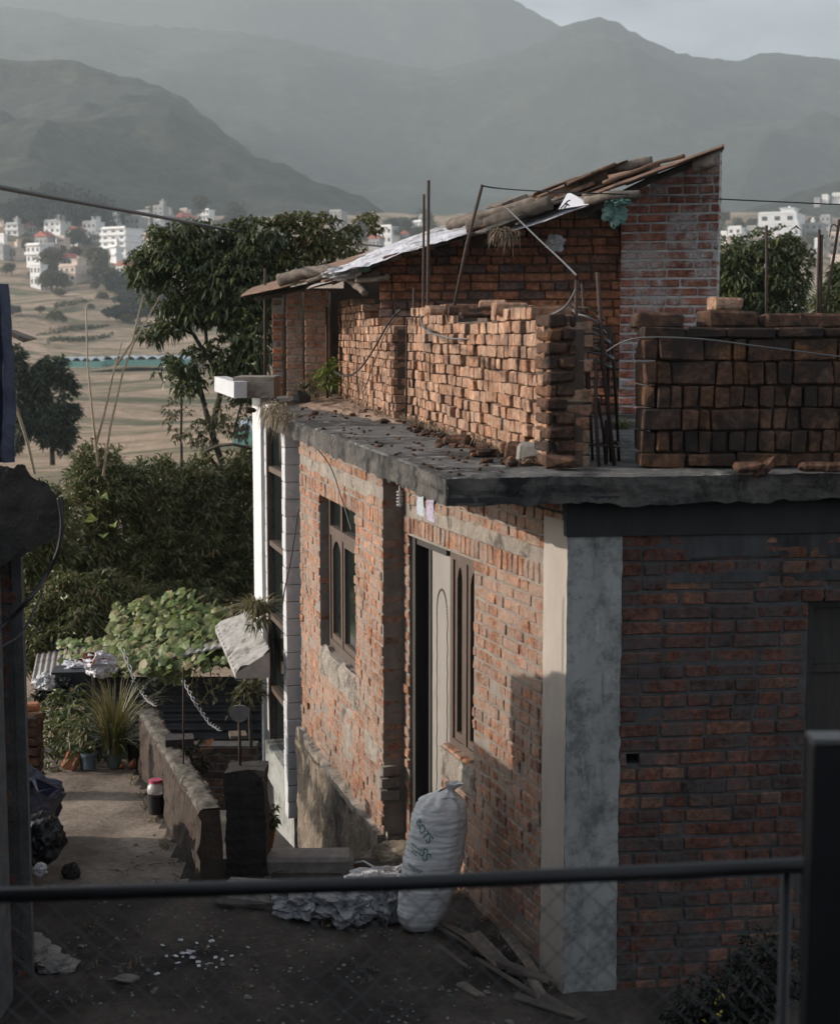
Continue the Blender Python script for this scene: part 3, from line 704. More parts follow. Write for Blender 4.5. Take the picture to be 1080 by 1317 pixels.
def cable(pts, r, name, lab, cat, mat, group=None, n=6, sag=0.0):
    pts = [Vector(p) for p in pts]; out_ = []
    k = len(pts)
    for i in range(k - 1):
        p0_, p1_, p2_, p3_ = pts[max(i - 1, 0)], pts[i], pts[i + 1], pts[min(i + 2, k - 1)]
        for j in range(8):
            t_ = j / 8; t2 = t_ * t_; t3 = t2 * t_
            out_.append(.5 * ((2 * p1_) + (p2_ - p0_) * t_ + (2 * p0_ - 5 * p1_ + 4 * p2_ - p3_) * t2 + (3 * p1_ - p0_ - 3 * p2_ + p3_) * t3))
    out_.append(pts[-1])
    m_ = MB(); m_.tube(out_, r, n); o = m_.build(name, mat, smooth=True); return tag(o, lab, cat, group)
q = [along(W1, W0, wu(u_), .03) for u_ in (1.95, 1.5, 1.15, .93)]
cable([(q[0].x - .12, q[0].y, 2.60), (q[1].x - .03, q[1].y, 2.42), (q[2].x, q[2].y, 2.17), (q[3].x + .02, q[3].y, 1.98)], .005, 'cable', 'thin black cable drooping from the slab edge across the upper window of the wing', 'cable', M['cable_black'])
cable([P(384, 655, 13.1), P(375, 715, 13.15), P(366, 760, 13.2), P(362, 790, 13.3)], .006, 'rod', 'thin dark rod leaning on the white blockwork pier at the end of the wing', 'rod', M['cable_black'])
br = MB(); q = P(338 + 0, 0, 1); 
b1 = P(411, 996, 13.0); br.brick(b1, (.085, .22, .06), Matrix.Rotation(.25, 3, 'Z'), .004, .003); br.build('protruding_brick', M['brick_front'], house)

# ------------------------------------------------------------------ white neighbour house (only its corner shows)
nb_ = thing('white_house', 'white painted blockwork house with tall narrow window seen edge-on behind the brick house', 'house', (-1.3, 14, -1.4))
dN = Vector((-.265, 1)).normalized()
def blockpier(x0, x1, Y, dep, z0, z1, hgt, name, mats, off=0.0):
    m_ = MB(); j_ = MB(); z = z0; i = 0
    while z < z1 - .02:
        h_ = min(hgt, z1 - z) - .008
        cx = (x0 + x1) / 2; pc = Vector((cx, Y)) + dN * (dep / 2)
        m_.brick((pc.x + rnd.gauss(0, .0015), pc.y, z + h_ / 2), (x1 - x0, dep, h_), Matrix.Rotation(math.atan2(dN.y, dN.x) - math.pi / 2, 3, 'Z'), .004, .0015); z += h_ + .008
    pc = Vector(((x0 + x1) / 2, Y)) + dN * (dep / 2)
    j_.box((pc.x, pc.y, (z0 + z1) / 2), (x1 - x0 - .008, dep - .008, z1 - z0 - .02), math.atan2(dN.y, dN.x) - math.pi / 2)
    a = j_.build(name, M['joint'], nb_); m_.build('blockwork', mats, a); return a
PX = lambda px, Y: (px - CX) / F * Y
blockpier(PX(365.5, 13.42), PX(388, 13.42), 13.42, .16, -.87, 2.66, .15, 'pier', M['white_block'])
blockpier(PX(344.5, 14.6), PX(359, 14.6), 14.6, .22, -.42, 2.75, .155, 'pier', M['white_block'])
m_ = MB()
Yc = 15.4; x0, x1 = PX(335, Yc), PX(348, Yc); pc = Vector(((x0 + x1) / 2, Yc)) + dN * .26
m_.box((pc.x, pc.y, .6), (x1 - x0, .52, 4.4), math.atan2(dN.y, dN.x) - math.pi / 2); m_.build('pillar', M['white'], nb_)
# recessed window strip between piers, with sill band and cross bars
pA = Vector((PX(365.5, 13.55), 13.55)); pB = pA + dN * 1.15
wn = MB(); c_ = (pA + pB) / 2 + Vector((.075, .02)); wn.box((c_.x, c_.y, 1.1), (.02, 1.25, 3.2), math.atan2(dN.y, dN.x) - math.pi / 2); win = wn.build('window', M['glass'], nb_)
wn = MB()
for zz in (2.15, 1.45, .75, .05):
    c2_ = (pA + pB) / 2 + Vector((.045, .02)); wn.box((c2_.x, c2_.y, zz), (.045, 1.1, .05), math.atan2(dN.y, dN.x) - math.pi / 2)
c2_ = pB - dN * .10 + Vector((.03, 0)); wn.box((c2_.x, c2_.y, 1.1), (.04, .05, 3.1), math.atan2(dN.y, dN.x) - math.pi / 2)
wn.build('window_frame', M['wood'], win)
sl_ = MB(); c_ = (pA + pB) / 2 + Vector((.04, 0)); sl_.box((c_.x, c_.y, -.66), (.10, 1.2, .34), math.atan2(dN.y, dN.x) - math.pi / 2); sl_.build('window_sill', M['column'], nb_)
sl_ = MB(); c_ = (pA + pB) / 2 + Vector((.10, .05)); sl_.box((c_.x, c_.y, -1.6), (.10, 1.15, 1.5), math.atan2(dN.y, dN.x) - math.pi / 2); sl_.build('base_wall', M['column'], nb_); sl_ = MB()  # sill and base wall: grey tone puts their shade into the colour
sl_.box((pB.x + .3, pB.y + 1.9, .5), (.1, 3.4, 4.2), math.atan2(dN.y, dN.x) - math.pi / 2); sl_.build('wall', M['white'], nb_)
sl_ = MB(); q = P(394, 1030, 13.15); sl_.box((q.x + .005, q.y + .03, -.62), (.085, .10, 1.24), .2); sl_.build('wall_pillar', M['white'], nb_)
# roof edge beam with end block
sl_ = MB(); q0 = P(300, 512, 15.2); q1 = P(352, 485, 15.2)
sl_.box(((q0.x + q1.x) / 2, 15.55, (q0.z + q1.z) / 2), (q1.x - q0.x, .7, q1.z - q0.z)); rs = sl_.build('roof_edge', M['plaster'], nb_)
sl_ = MB(); e0 = P(276, 485, 15.6); e1 = P(300, 508, 15.0)
v_ = [P(276, 484, 15.9), P(301, 491, 15.05), P(301, 512, 15.05), P(276, 503, 15.9)]; b_ = [p + Vector((.12, .05, 0)) for p in v_]
sl_.add(v_ + b_, [(0, 3, 2, 1), (4, 5, 6, 7), (0, 1, 5, 4), (1, 2, 6, 5), (2, 3, 7, 6), (3, 0, 4, 7)]); sl_.build('fascia', M['white_block'], rs)
# ribbed awning slab
aw = MB(); nF, fF, nR, fR = P(303, 866, 13.3), P(277, 806, 15.2), P(347, 838, 13.35), P(320, 786, 15.2)
def awf(u, v):
    a = nF.lerp(fF, v); b2 = nR.lerp(fR, v); p = a.lerp(b2, u)
    return (p.x, p.y, p.z + .03 * math.sin((v + .10 * u) * 2 * math.pi * 13 + 1.2 * fbm(p.x * 6, p.y * 4, 1, 3)) * min(1, u * 8) + .012 * fbm(p.x * 9, p.y * 9, 1, 4))
aw.grid(awf, 14, 230)
bot = [nF - Vector((0, 0, .05)), fF - Vector((0, 0, .05)), Vector((fR.x, fR.y, fF.z - .05)), Vector((nR.x, nR.y, nF.z - .05))]
aw.add([nF, fF, fR, nR] + bot, [(4, 5, 6, 7), (0, 1, 5, 4), (3, 0, 4, 7), (2, 3, 7, 6), (1, 2, 6, 5)])
aw.build('awning', surf('weathered_white_awning', (.26, .255, .24), (.42, .41, .39), 9, .85, 30, .8, .01, (.13, .12, .11), 5, (.52, .64)), nb_)

# ------------------------------------------------------------------ things on the roof deck
def dz(x, y): return G(x, y, ZT)
# long dry-stacked wall, lit from the left. outer face left => run far -> near
D0 = G(524, 541, ZT); D1 = G(702, 601, ZT)
DL = (D1 - D0).length
bk, mo = MB(), MB()
topf = lambda u: ZT + .86 + .05 * math.sin(u * 2.2) - .07 * (u / DL) + (.07 if .3 < u / DL < .42 else 0)
wall_rows(bk, mo, D0, D1, ZT - .01, topf, th=.23, course=.070, L=.15, headL=.09, gap=.004, out=.0, jit=.011, skip=.025, rot=.014, ch=.004, headers=.4, core=True, core_in=.03, zwob=.03)
dw = mo.build('loose_brick_wall', M['mud'], origin=(D1.x, D1.y, ZT)); tag(dw, 'long dry-stacked brick wall on the roof deck, its left face in sunlight, behind the roof slab edge', 'brick wall')
bk.build('brickwork', M['brick_dry'], dw)
# near end faces camera: pieces behind the near end (thick return)
bk = MB(); wall_rows(bk, None, D1 + Vector((0.0, -.03, 0)), D1 + Vector((.15, .01, 0)), ZT, ZT + .80, th=.20, course=.072, L=.15, gap=.008, jit=.010, rot=.04, ch=.010, headers=.3, core=False, skip=.02)
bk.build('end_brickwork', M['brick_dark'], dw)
# shorter far wall
F0 = G(436, 511, ZT); F1 = G(506, 540, ZT); FL = (F1 - F0).length
bk, mo = MB(), MB()
def ftop(u):
    f = u / FL
    return 3.4 + (.36 if f < .30 else (.30 if f < .5 else (.14 if f < .75 else .07)))
wall_rows(bk, mo, F0, F1, ZT - .01, ftop, th=.23, course=.070, L=.15, headL=.09, gap=.004, jit=.008, skip=.025, rot=.014, ch=.004, headers=.4, core_in=.03, zwob=.02)
fw2 = mo.build('loose_brick_wall', M['mud'], origin=(F1.x, F1.y, ZT)); tag(fw2, 'shorter stepped dry-stacked brick wall under the eave of the rooftop shed, left of the twin upright rebars', 'brick wall')
bk.build('brickwork', M['brick_dry'], fw2)
bk = MB(); wall_rows(bk, None, F1 + Vector((.0, .02, 0)), F1 + Vector((.16, .05, 0)), ZT, 3.40, th=.2, course=.083, L=.17, gap=.01, jit=.008, rot=.03, ch=.01, core=False); bk.build('end_brickwork', M['brick_dark'], fw2)
# right parapet, shaded side towards camera, big weathered bricks with soldier bricks
PR0 = G(824, 603, ZT); PR1 = PR0 + Vector((2.6, .12, 0)); PW = 2.6
bk, mo = MB(), MB()
z = ZT + .005; ri = 0
dpr = (PR1 - PR0).normalized()
for (h, kinds) in ((.075, 'F'), (.115, 'S'), (.115, 'M'), (.115, 'S'), (.125, 'M'), (.115, 'M'), (.06, 'F')):
    u = 0
    while u < PW:
        sold = kinds == 'S' or (kinds == 'M' and rnd.random() < .6)
        ll = rnd.uniform(.062, .085) if sold else rnd.uniform(.20, .26)
        dp_ = .24 if sold else .22
        c_ = PR0 + dpr * (u + ll / 2) + Vector((0, dp_ / 2 + rnd.gauss(0, .008), 0))
        bk.brick((c_.x, c_.y, z + h / 2 + rnd.uniform(-.003, .003)), (ll - .004, dp_, h - .006 - rnd.uniform(0, .006)), Matrix.Rotation(rnd.gauss(.046, .03), 3, 'Z') @ Matrix.Rotation(rnd.gauss(0, .02), 3, 'Y'), .006, .006)
        u += ll + .005
    z += h; ri += 1
mo.box((PR0.x + 1.34, PR0.y + .17, ZT + .345), (2.5, .12, .70), .046)
rp = mo.build('parapet_wall', M['mud'], origin=(PR0.x, PR0.y, ZT)); tag(rp, 'dark weathered parapet of bricks stacked on edge at the right side of the roof deck', 'parapet wall')
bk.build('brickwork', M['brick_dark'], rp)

def loose_brick(px, py, Y, size, rz, mat, label, z=None, group=None, rx=0.0, ry=0.0):
    p = P(px, py, Y); 
    if z is not None: p.z = z
    b = MB(); b.brick((0, 0, size[2] / 2), size, Matrix.Rotation(rz, 3, 'Z') @ Matrix.Rotation(rx, 3, 'X') @ Matrix.Rotation(ry, 3, 'Y'), .012, .006)
    o = b.build('brick', mat, local=True); o.location = p; return tag(o, label, 'brick', group)
gT = 'loose bricks on top of the right parapet'
zt_ = z
for k, (px, w3, h3, ml, lab) in enumerate([(843, .24, .075, 'brick_dark', 'flat brown brick at the left end on top of the right parapet'),
        (934, .27, .09, 'brick_dark', 'large tan capping brick on the right parapet just right of the mortared shed pier'),
        (1003, .20, .07, 'brick_dark', 'small brown brick on the right parapet left of the rebar bundle'),
        (1040, .17, .075, 'brick_dark', 'squat brown brick on the right parapet below the rebar bundle'),
        (1070, .2, .075, 'brick_dark', 'brown capping brick at the far right end of the right parapet')]):
    q = G(px, 600, ZT); loose_brick(px, 425, 8.2, (w3, .2, h3), rnd.uniform(-.1, .15), M[ml], lab, z=zt_ - .004, group=gT)
q = P(930, 418, 8.35); loose_brick(930, 418, 8.32, (.16, .12, .07), .2, M['brick_dry'], 'sunlit orange brick stacked second high on the right parapet beside the shed pier', z=zt_ + .088, group=gT)
for k, (px, py, lab) in enumerate([(960, 603, 'small brick lying flat at the foot of the right parapet'), (985, 594, 'brick tilted on end at the foot of the right parapet'), (1045, 600, 'pale broken brick lying at the foot of the parapet near the right edge'), (1073, 603, 'broken brick half cut by the right edge at the foot of the parapet')]):
    loose_brick(px, py, 7.72, (.13, .10, .045), rnd.uniform(-.4, .4), M['brick_dark'], lab, z=ZT + .008, group='bricks at the foot of the right parapet', ry=(-.8 if k == 1 else 0))
gB = 'loose bricks along the foot of the sunlit wall'
for (px, py, s_, lab) in [(683, 560, (.20, .13, .12), 'dark block leaning upright against the near end of the sunlit loose wall'),
        (697, 574, (.22, .14, .10), 'square dark brick stacked below the leaning block at the near end of the sunlit wall'),
        (692, 590, (.22, .16, .10), 'pale grey block at the foot of the near end of the sunlit wall'),
        (664, 586, (.12, .12, .09), 'brown half brick left of the pale block at the wall foot'),
        (722, 598, (.16, .12, .06), 'small dark brick beside the rebar cage on the deck edge'),
        (588, 568, (.16, .12, .055), 'dark brick lying at the middle of the sunlit wall foot'),
        (568, 540, (.20, .14, .05), 'flat brick sticking out low on the far half of the sunlit wall')]:
    g_ = G(px, min(604, max(py + 6, 548)), ZT)
    dzv = 0.0
    if py == 560: dzv = .19
    if py == 574: dzv = .10
    if py == 540: dzv = .11
    loose_brick(px, py, g_.y, s_, -.25, M['brick_dark'] if py != 590 else M['stone'], lab, z=ZT + .01 + dzv, group=gB)
st_ = MB(); q = G(388, 521, ZT); st_.brick((q.x, q.y, ZT + .07), (.16, .14, .13), Matrix.Rotation(.4, 3, 'Z'), .03, .015); tag(st_.build('stone', M['blackpost']), 'black lump of stone on the soil at the far left corner of the roof slab', 'stone')
gU = 'bricks lying on top of the sunlit wall'
for (px, py, Y, s_, rz_, ml, lab) in [(655, 396, 9.2, (.20, .12, .07), .1, 'brick_dry', 'tan brick on top of the sunlit wall, nearest the middle of its crest'),
        (712, 398, 8.5, (.20, .13, .06), -.2, 'brick_dark', 'dark slab-like brick at the near end of the wall crest'),
        (690, 396, 9.0, (.12, .10, .05), .2, 'brick_dry', 'small tan brick on the wall crest left of the rebar cage'),
        (622, 400, 9.6, (.30, .14, .035), .05, 'brick_dark', 'thin dark flat tile on the wall crest'),
        (590, 396, 10.2, (.14, .10, .06), 0, 'brick_dark', 'brown brick on the wall crest right of the slanted rod'),
        (560, 396, 10.8, (.13, .10, .06), .2, 'brick_dry', 'orange brick on the wall crest behind the slanted rod'),
        (634, 388, 9.6, (.18, .11, .05), -.1, 'brick_dry', 'tan brick fragment lying above the thin dark tile on the wall crest')]:
    f_ = (px - 524) / (702 - 524); q = D0.lerp(D1, f_)
    yy = Y; tz = P(px, py + 9, yy).z
    loose_brick(px, py, yy, s_, rz_, M[ml], lab, z=tz, group=gU)
# rubble and soil litter on the deck
lt = MB()
for k in range(330):
    f_ = rnd.random() ** .7; 
    if rnd.random() < .5:
        q = D0.lerp(D1, f_) + Vector((-abs(rnd.gauss(.03, .13)), 0, 0))
    else: q = F0.lerp(F1, rnd.random()) + Vector((-abs(rnd.gauss(.05, .35)), rnd.uniform(-.6, .6), 0))
    s_ = rnd.uniform(.008, .035) * (1 if rnd.random() < .85 else 1.8)
    lt.brick((q.x, q.y, ZT + s_ * .3), (s_ * 1.5, s_, s_ * .8), Matrix.Rotation(rnd.random() * 3, 3, 'Z'), s_ * .2, s_ * .1)
for k in range(90):
    u_, v_2 = rnd.random() * .18, rnd.random() * .35; q = slabp(u_, v_2); s_ = rnd.uniform(.006, .02)
    lt.brick((q.x + .03, q.y + .03, ZT + s_ * .3), (s_ * 1.5, s_, s_ * .8), Matrix.Rotation(rnd.random() * 3, 3, 'Z'), s_ * .2, s_ * .1)
tag(lt.build('rubble', M['brick_dark'], origin=(0, 9, ZT)), 'brick crumbs and gravel scattered on the roof deck', 'rubble', kind='stuff')
sm_ = MB()
def soilf(u, v):
    a = G(352, 517, ZT).lerp(G(520, 548, ZT), v); b2 = G(432, 507, ZT).lerp(G(530, 540, ZT), v); p = a.lerp(b2, u)
    e = min(1, min(u, 1 - u, v, 1 - v) * 8)
    return (p.x + .1 * fbm(p.x * 3, p.y * 3, 1, 3), p.y + .2 * fbm(p.x * 2, p.y * 2, 7, 3), ZT - .01 + e * (.03 + .05 * abs(fbm(p.x * 6, p.y * 3, 3, 5))))
sm_.grid(soilf, 50, 90)
tag(sm_.build('soil', surf('reddish_dry_soil', (.17, .115, .08), (.30, .21, .15), 14, .95, 30, 1, .02)), 'reddish dry soil heaped on the far corner of the roof deck', 'soil', kind='stuff')
sw_ = MB()
for k in range(900):
    f_ = rnd.random(); q = G(347 + 22 * f_, 518 + 22 * f_, ZT); q = Vector((q.x + rnd.gauss(0, .05), q.y + rnd.gauss(0, .1), ZT + rnd.uniform(-.01, .05)))
    sw_.leaf(q, Vector((rnd.uniform(-1, .5), rnd.uniform(-1, 1), rnd.uniform(-.6, .3))), rnd.uniform(.06, .16), .008, .1, rnd.uniform(.5, 1.2))
for k in range(700):
    f_ = rnd.random(); q = (D0.lerp(D1, f_) if rnd.random() < .7 else F0.lerp(F1, f_)) + Vector((-abs(rnd.gauss(.03, .03)), 0, .01))
    sw_.leaf(Vector((q.x, q.y, ZT + .01)), Vector((rnd.uniform(-1, .4), rnd.uniform(-1, 1), rnd.uniform(.3, 1.6))), rnd.uniform(.04, .11), .006, .1, rnd.uniform(.1, .6))
tag(sw_.build('dry_grass', L['straw'], origin=(0, 12, ZT)), 'dry straw and dead grass along the wall foot and slab corner', 'dry grass', kind='stuff')

# rebars -----------------------------------------------------------
def rod(pts, r, lab, group, n=7, mat='rebar', name='rebar'):
    m_ = MB(); m_.tube(pts, r, n); return tag(m_.build(name, M[mat], smooth=True), lab, 'rebar', group)
gR = 'rebars rising from the roof deck'
q = G(520, 541, ZT)
rod([P(541, 545, 11.9), P(544, 402, 11.9), P(545, 250, 11.9)], .010, 'shorter of the two upright rebars standing together above the sunlit wall', gR)
rod([P(548, 545, 11.8), P(550, 400, 11.8), P(551, 232, 11.8)], .012, 'taller of the two upright rebars standing together above the sunlit wall', gR)
rod([P(583, 398, 10.3), P(600, 315, 10.4), P(620, 238, 10.5)], .011, 'slanted dark rod leaning right above the sunlit wall with a wire tied to its tip', gR)
rod([P(531, 545, 12.2), P(532, 370, 12.2)], .009, 'short rebar in the gap between the two loose walls', gR)
rod([P(522, 545, 12.3), P(523, 410, 12.3)], .008, 'thin rebar at the far end of the sunlit wall', gR)
rod([P(421, 512, 16.0), P(420, 395, 16.0)], .014, 'rebar standing beside the sunlit shed wall, behind the small green plant', gR)
rod([P(341, 512, 17.3), P(341, 345, 17.3)], .016, 'rusty rebar at the outer left corner of the rooftop shed', gR)
cage = thing('rebar_cage', 'bundle of bent rusty rebars tied with wire rings beside the sunlit loose wall', 'rebar cage', tuple(G(762, 602, ZT)))
for (x0_, y0_, x1_, y1_, Y_, r_) in [(731, 600, 732, 430, 8.15, .009), (738, 602, 741, 360, 8.12, .011), (744, 602, 745, 398, 8.3, .009), (754, 600, 753, 470, 8.45, .009), (770, 603, 766, 460, 8.1, .010),
        (790, 602, 768, 350, 8.15, .011), (786, 600, 783, 420, 8.4, .010), (779, 580, 768, 512, 8.3, .009), (796, 598, 785, 420, 8.5, .009), (762, 600, 748, 365, 8.5, .008), (729, 590, 729, 520, 8.1, .009), (737, 590, 738, 515, 8.1, .008), (779, 597, 779, 540, 8.2, .009)]:
    m_ = MB(); a, b2 = P(x0_, y0_, Y_), P(x1_, y1_, Y_); a.z = min(a.z, ZT + .0); mid = a.lerp(b2, .5) + Vector((rnd.gauss(0, .008), rnd.gauss(0, .01), 0)); m_.tube([a, mid, b2], r_, 7); m_.build('rebar', M['rebar'], cage, smooth=True)
def ring(px0, px1, py, tilt, r_=.006, Y_=8.3, mat='rebar', wob=.01):
    m_ = MB(); c_ = P((px0 + px1) / 2, py, Y_); rx = (px1 - px0) / 2 / F * Y_; pts = []
    for k in range(27):
        a = 2 * math.pi * k / 24 * .98; pts.append((c_.x + rx * math.cos(a), c_.y + .16 * math.sin(a), c_.z + tilt * math.cos(a) + wob * math.sin(3 * a) + .0003 * k))
    m_.tube(pts, r_, 6); m_.build('wire_ring', M[mat], cage, smooth=True)
ring(727, 795, 573, 0); ring(731, 785, 465, -.03, .007, mat='cable'); ring(729, 788, 450, -.05, .007, mat='cable'); ring(734, 784, 432, -.04, .006, mat='cable'); ring(737, 778, 415, -.06, .006, mat='cable'); ring(736, 776, 402, -.04, .005)
gR2 = 'rebars at the right end of the deck'
for (x0_, x1_, y1_, lab) in [(985, 985, 290, 'single upright rebar left of the leaning pair behind the right parapet'), (1049, 1053, 295, 'left upright rebar of the group at the right edge'), (1054, 1056, 302, 'right upright rebar of the group at the right edge'), (1053, 1079, 282, 'rebar leaning right with a wire hook at the right edge')]:
    rod([P(x0_, 450, 9.6), P(x1_, y1_, 9.6)], .009, lab, gR2)
hook = [P(1066, 305, 9.6), P(1068, 292, 9.6), P(1072, 289, 9.6), P(1077, 294, 9.6), P(1076, 302, 9.6)]
cable(hook, .004, 'wire', 'small wire hook bent round the leaning rebar at the right edge', 'wire', M['cable_black'])
# cables
gC = 'cables slung over the loose walls'
cable([P(540, 405, 11), P(548, 425, 10.6), P(590, 436, 10.2), P(640, 428, 9.6), P(690, 412, 8.7), P(722, 398, 8.1), P(734, 384, 8.05), P(740, 372, 8.05)], .006, 'cable', 'pale grey cable sagging along the crest of the sunlit wall to the rebar cage', 'cable', M['cable'], gC)
cable([P(780, 452, 8.0), P(800, 440, 7.9), P(830, 434, 7.85), P(900, 436, 7.8), P(980, 446, 7.8), P(1090, 460, 7.85)], .004, 'cable', 'thin grey cable running from the rebar cage along the top of the right parapet', 'cable', M['cable'], gC)
cable([P(515, 398, 12.0), P(500, 415, 12.2), P(480, 450, 12.9), P(462, 475, 13.6), P(445, 484, 14.4), P(430, 478, 15.0)], .009, 'cable', 'dark cable looping down across the short stepped wall', 'cable', M['cable_black'], gC)
cable([P(512, 405, 12.0), P(495, 430, 12.2), P(480, 470, 12.8), P(467, 505, 13.2)], .004, 'cable', 'thin black wire hanging straight down the short stepped wall', 'cable', M['cable_black'], gC)
cable([P(652, 268, 12.3), P(690, 305, 11), P(722, 335, 9.8), P(741, 354, 8.6)], .006, 'cable', 'pale cable running down from the shed roof to the rebar cage', 'cable', M['cable'], gC)
cable([P(700, 478, 8.55), P(714, 460, 8.4), P(735, 446, 8.2)], .004, 'wire', 'thin dark wire stuck in the near part of the sunlit wall', 'wire', M['cable_black'])
cable([P(620, 239, 10.5), P(650, 243, 10.8), P(720, 247, 12), P(860, 252, 12.2), P(925, 256, 12.4), P(1100, 264, 13)], .0055, 'wire', 'long thin wire from the slanted rod to the right edge passing the shed pier', 'wire', M['cable_black'])
cable([P(-30, 235, 9), P(80, 256, 11), P(190, 276, 14), P(260, 289, 17), P(330, 300, 22), P(500, 318, 32)], .018, 'power_cable', 'thick black overhead cable crossing the sky at the left and vanishing behind the broad tree', 'power cable', M['cable_black'])

# ------------------------------------------------------------------ rooftop shed
shed = thing('rooftop_shed', 'low brick shed with patched sloping sheet roof standing on the roof deck', 'shed', (.3, 14, ZT))
SB0 = P(488, 400, 13.9); SB1 = P(800, 400, 13.5)
bk, mo = MB(), MB()
def sroof(x):                                                # underside height of the roof along the back wall
    pts = [(-2.2, 3.80), (-.9, 4.00), (.1, 4.16), (1.4, 4.50), (2.6, 4.95)]
    for (a, za), (b2, zb) in zip(pts, pts[1:]):
        if x <= b2: return za + (zb - za) * (x - a) / (b2 - a)
    return pts[-1][1]
wall_rows(bk, mo, SB0, SB1, ZT, lambda u: sroof(SB0.x + u) + .02, th=.22, course=.076, L=.23, gap=.008, jit=.008, skip=.012, rot=.02, ch=.008, headers=.4, core_in=.02, zwob=.02)
wb = mo.build('wall', M['mud'], shed); bk.build('brickwork', M['brick_shed'], wb)
SP0 = P(797, 400, 13.35); SP1 = P(921, 400, 13.15)
bk, mo = MB(), MB()
wall_rows(bk, mo, SP0, SP1, ZT, lambda u: 4.56 + u * .46, th=.3, course=.077, L=.235, gap=.016, out=.008, jit=.003, headers=.3)
wb = mo.build('pier', M['mortar_white'], shed); bk.build('brickwork', M['brick_pier'], wb)
for k, (xa, xb, Yp, lab) in enumerate([(351, 364, 17.6, ''), (369, 390, 17.1, ''), (393, 424, 16.7, '')]):
    a, b2 = P(xa, 505, Yp), P(xb, 505, Yp); bk, mo = MB(), MB()
    wall_rows(bk, mo, a, b2, ZT - .01, 3.4 + (430 - 372 + 0) / F * Yp * .95, th=.26, course=.078, L=.23, gap=.012, out=.004, jit=.004, headers=.0)
    pp = mo.build('pier', M['mortar'], shed); bk.build('brickwork', M['brick'] if k else M['brick_shed'], pp)
m_ = MB(); m_.box((-.72, 18.1, 3.3), (1.95, .2, 1.25)); m_.box((-.05, 17.6, 3.4), (1.6, .2, 1.5)); m_.box((1.6, 17.5, 3.4), (2.8, .2, 1.6)); m_.build('back_wall', M['mud'], shed)
def roofsheet(FLp, FRp, BLp, BRp, mat, waves, amp=.012, th=.006, bend=0.0, seed=1, rag=.02):
    m_ = MB()
    def fn(u, v):
        a = FLp.lerp(FRp, u); b2 = BLp.lerp(BRp, u); p = a.lerp(b2, v)
        z = p.z + amp * math.sin(v * 2 * math.pi * waves) - bend * math.sin(math.pi * u) + .02 * fbm(p.x * 2, p.y * 2, seed, 3)
        x = p.x; y = p.y
        if v == 0: y += rag * noise.noise(Vector((p.x * 9, seed, 0)))
        if u in (0, 1): x += rag * noise.noise(Vector((p.y * 9, seed, 3)))
        return Vector((x, y, z))
    m_.shell(fn, 40, max(12, int(waves * 8)), th); return m_.build('roof_sheet', mat, shed)
roofsheet(P(310, 381, 15.7), P(476, 341, 14.1), P(322, 372, 18.3), P(480, 322, 17.2), M['sheet_rust'], 16, seed=3)
roofsheet(P(395, 371, 14.9), P(590, 306, 13.2), P(400, 352, 17.6), P(560, 293, 16.2), M['sheet'], 18, seed=5)
roofsheet(P(560, 316, 13.1), P(762, 258, 12.6), P(560, 295, 15.8), P(760, 236, 15), M['sheet'], 16, seed=7)
roofsheet(P(735, 260, 12.5), P(931, 187, 12.45), P(735, 243, 15.2), P(925, 196, 15.0), M['sheet_rust'], 18, amp=.016, seed=9)
roofsheet(P(655, 281, 12.75), P(835, 217, 12.7), P(650, 262, 14.6), P(835, 203, 14.6), M['sheet_rust'], 12, seed=11)
# timber under the eaves
m_ = MB(); m_.tube([P(330, 384, 16.2), P(440, 358, 15.2), P(560, 322, 14)], .03, 8); m_.build('rafter', M['bark_dark'], shed); m_ = MB(); m_.tube([P(742, 278, 13.1), P(835, 232, 13.0), P(905, 205, 12.9)], .03, 8); m_.build('rafter', M['bark_dark'], shed)
# things thrown on the shed roof
gL = 'logs and rolled mats weighing down the shed roof'
def log(pts, r, lab, mat='wood_grey', cat='log', name='log', n=12, flat=1.0):
    m_ = MB(); pts = [Vector(p) for p in pts]; fine = []
    for i in range(len(pts) - 1):
        for j in range(10): fine.append(pts[i].lerp(pts[i + 1], j / 10))
    fine.append(pts[-1]); fine = [p + Vector((0, 0, .02 * fbm(p.x * 4, p.y * 4, 2, 3))) for p in fine]
    m_.tube(fine, [r * (1 + .25 * fbm(p.x * 8, 3, 1, 3)) for p in fine], n); 
    vs = []
    for v in m_.v:
        k = .25 * r * noise.noise(Vector((v[0] * 12, v[1] * 20, v[2] * 20))); vs.append((v[0], v[1] + k, v[2] + k))
    m_.v = vs
    o = m_.build(name, M[mat], smooth=True); return tag(o, lab, cat, gL)
log([P(359, 361, 15.0), P(395, 350, 14.9), P(415, 349, 14.8), P(433, 350, 14.7)], .058, 'thick crooked grey log at the low left end of the shed roof')
log([P(398, 360, 14.4), P(425, 353, 14.3)], .022, 'thin stick below the thick crooked log at the eave', mat='wood_grey')
log([P(446, 357, 13.9), P(462, 370, 13.5), P(469, 377, 13.3)], .03, 'short pole poking down through the eave beside the grey rags')
log([P(458, 361, 13.2), P(480, 359, 13.1), P(498, 357, 13.0), P(498, 352, 13.0)], .02, 'bent stick lying flat on the eave right of the grey rags')
log([P(577, 290, 13.4), P(610, 280, 13.2), P(650, 270, 13.1), P(692, 259, 13.0)], .045, 'long mat rolled up along the middle of the shed roof', cat='rolled mat', name='rolled_mat')
log([P(624, 288, 12.7), P(660, 276, 12.6), P(708, 260, 12.5)], .055, 'dark thick bundle below the long rolled mat on the shed roof', mat='bark', cat='bundle', name='bundle')
log([P(752, 258, 12.3), P(785, 251, 12.2), P(822, 251, 12.2)], .035, 'bark covered log beside the teal plastic at the eave')
log([P(748, 250, 12.35), P(819, 248, 12.3)], .012, 'thin pole above the bark covered log at the eave')
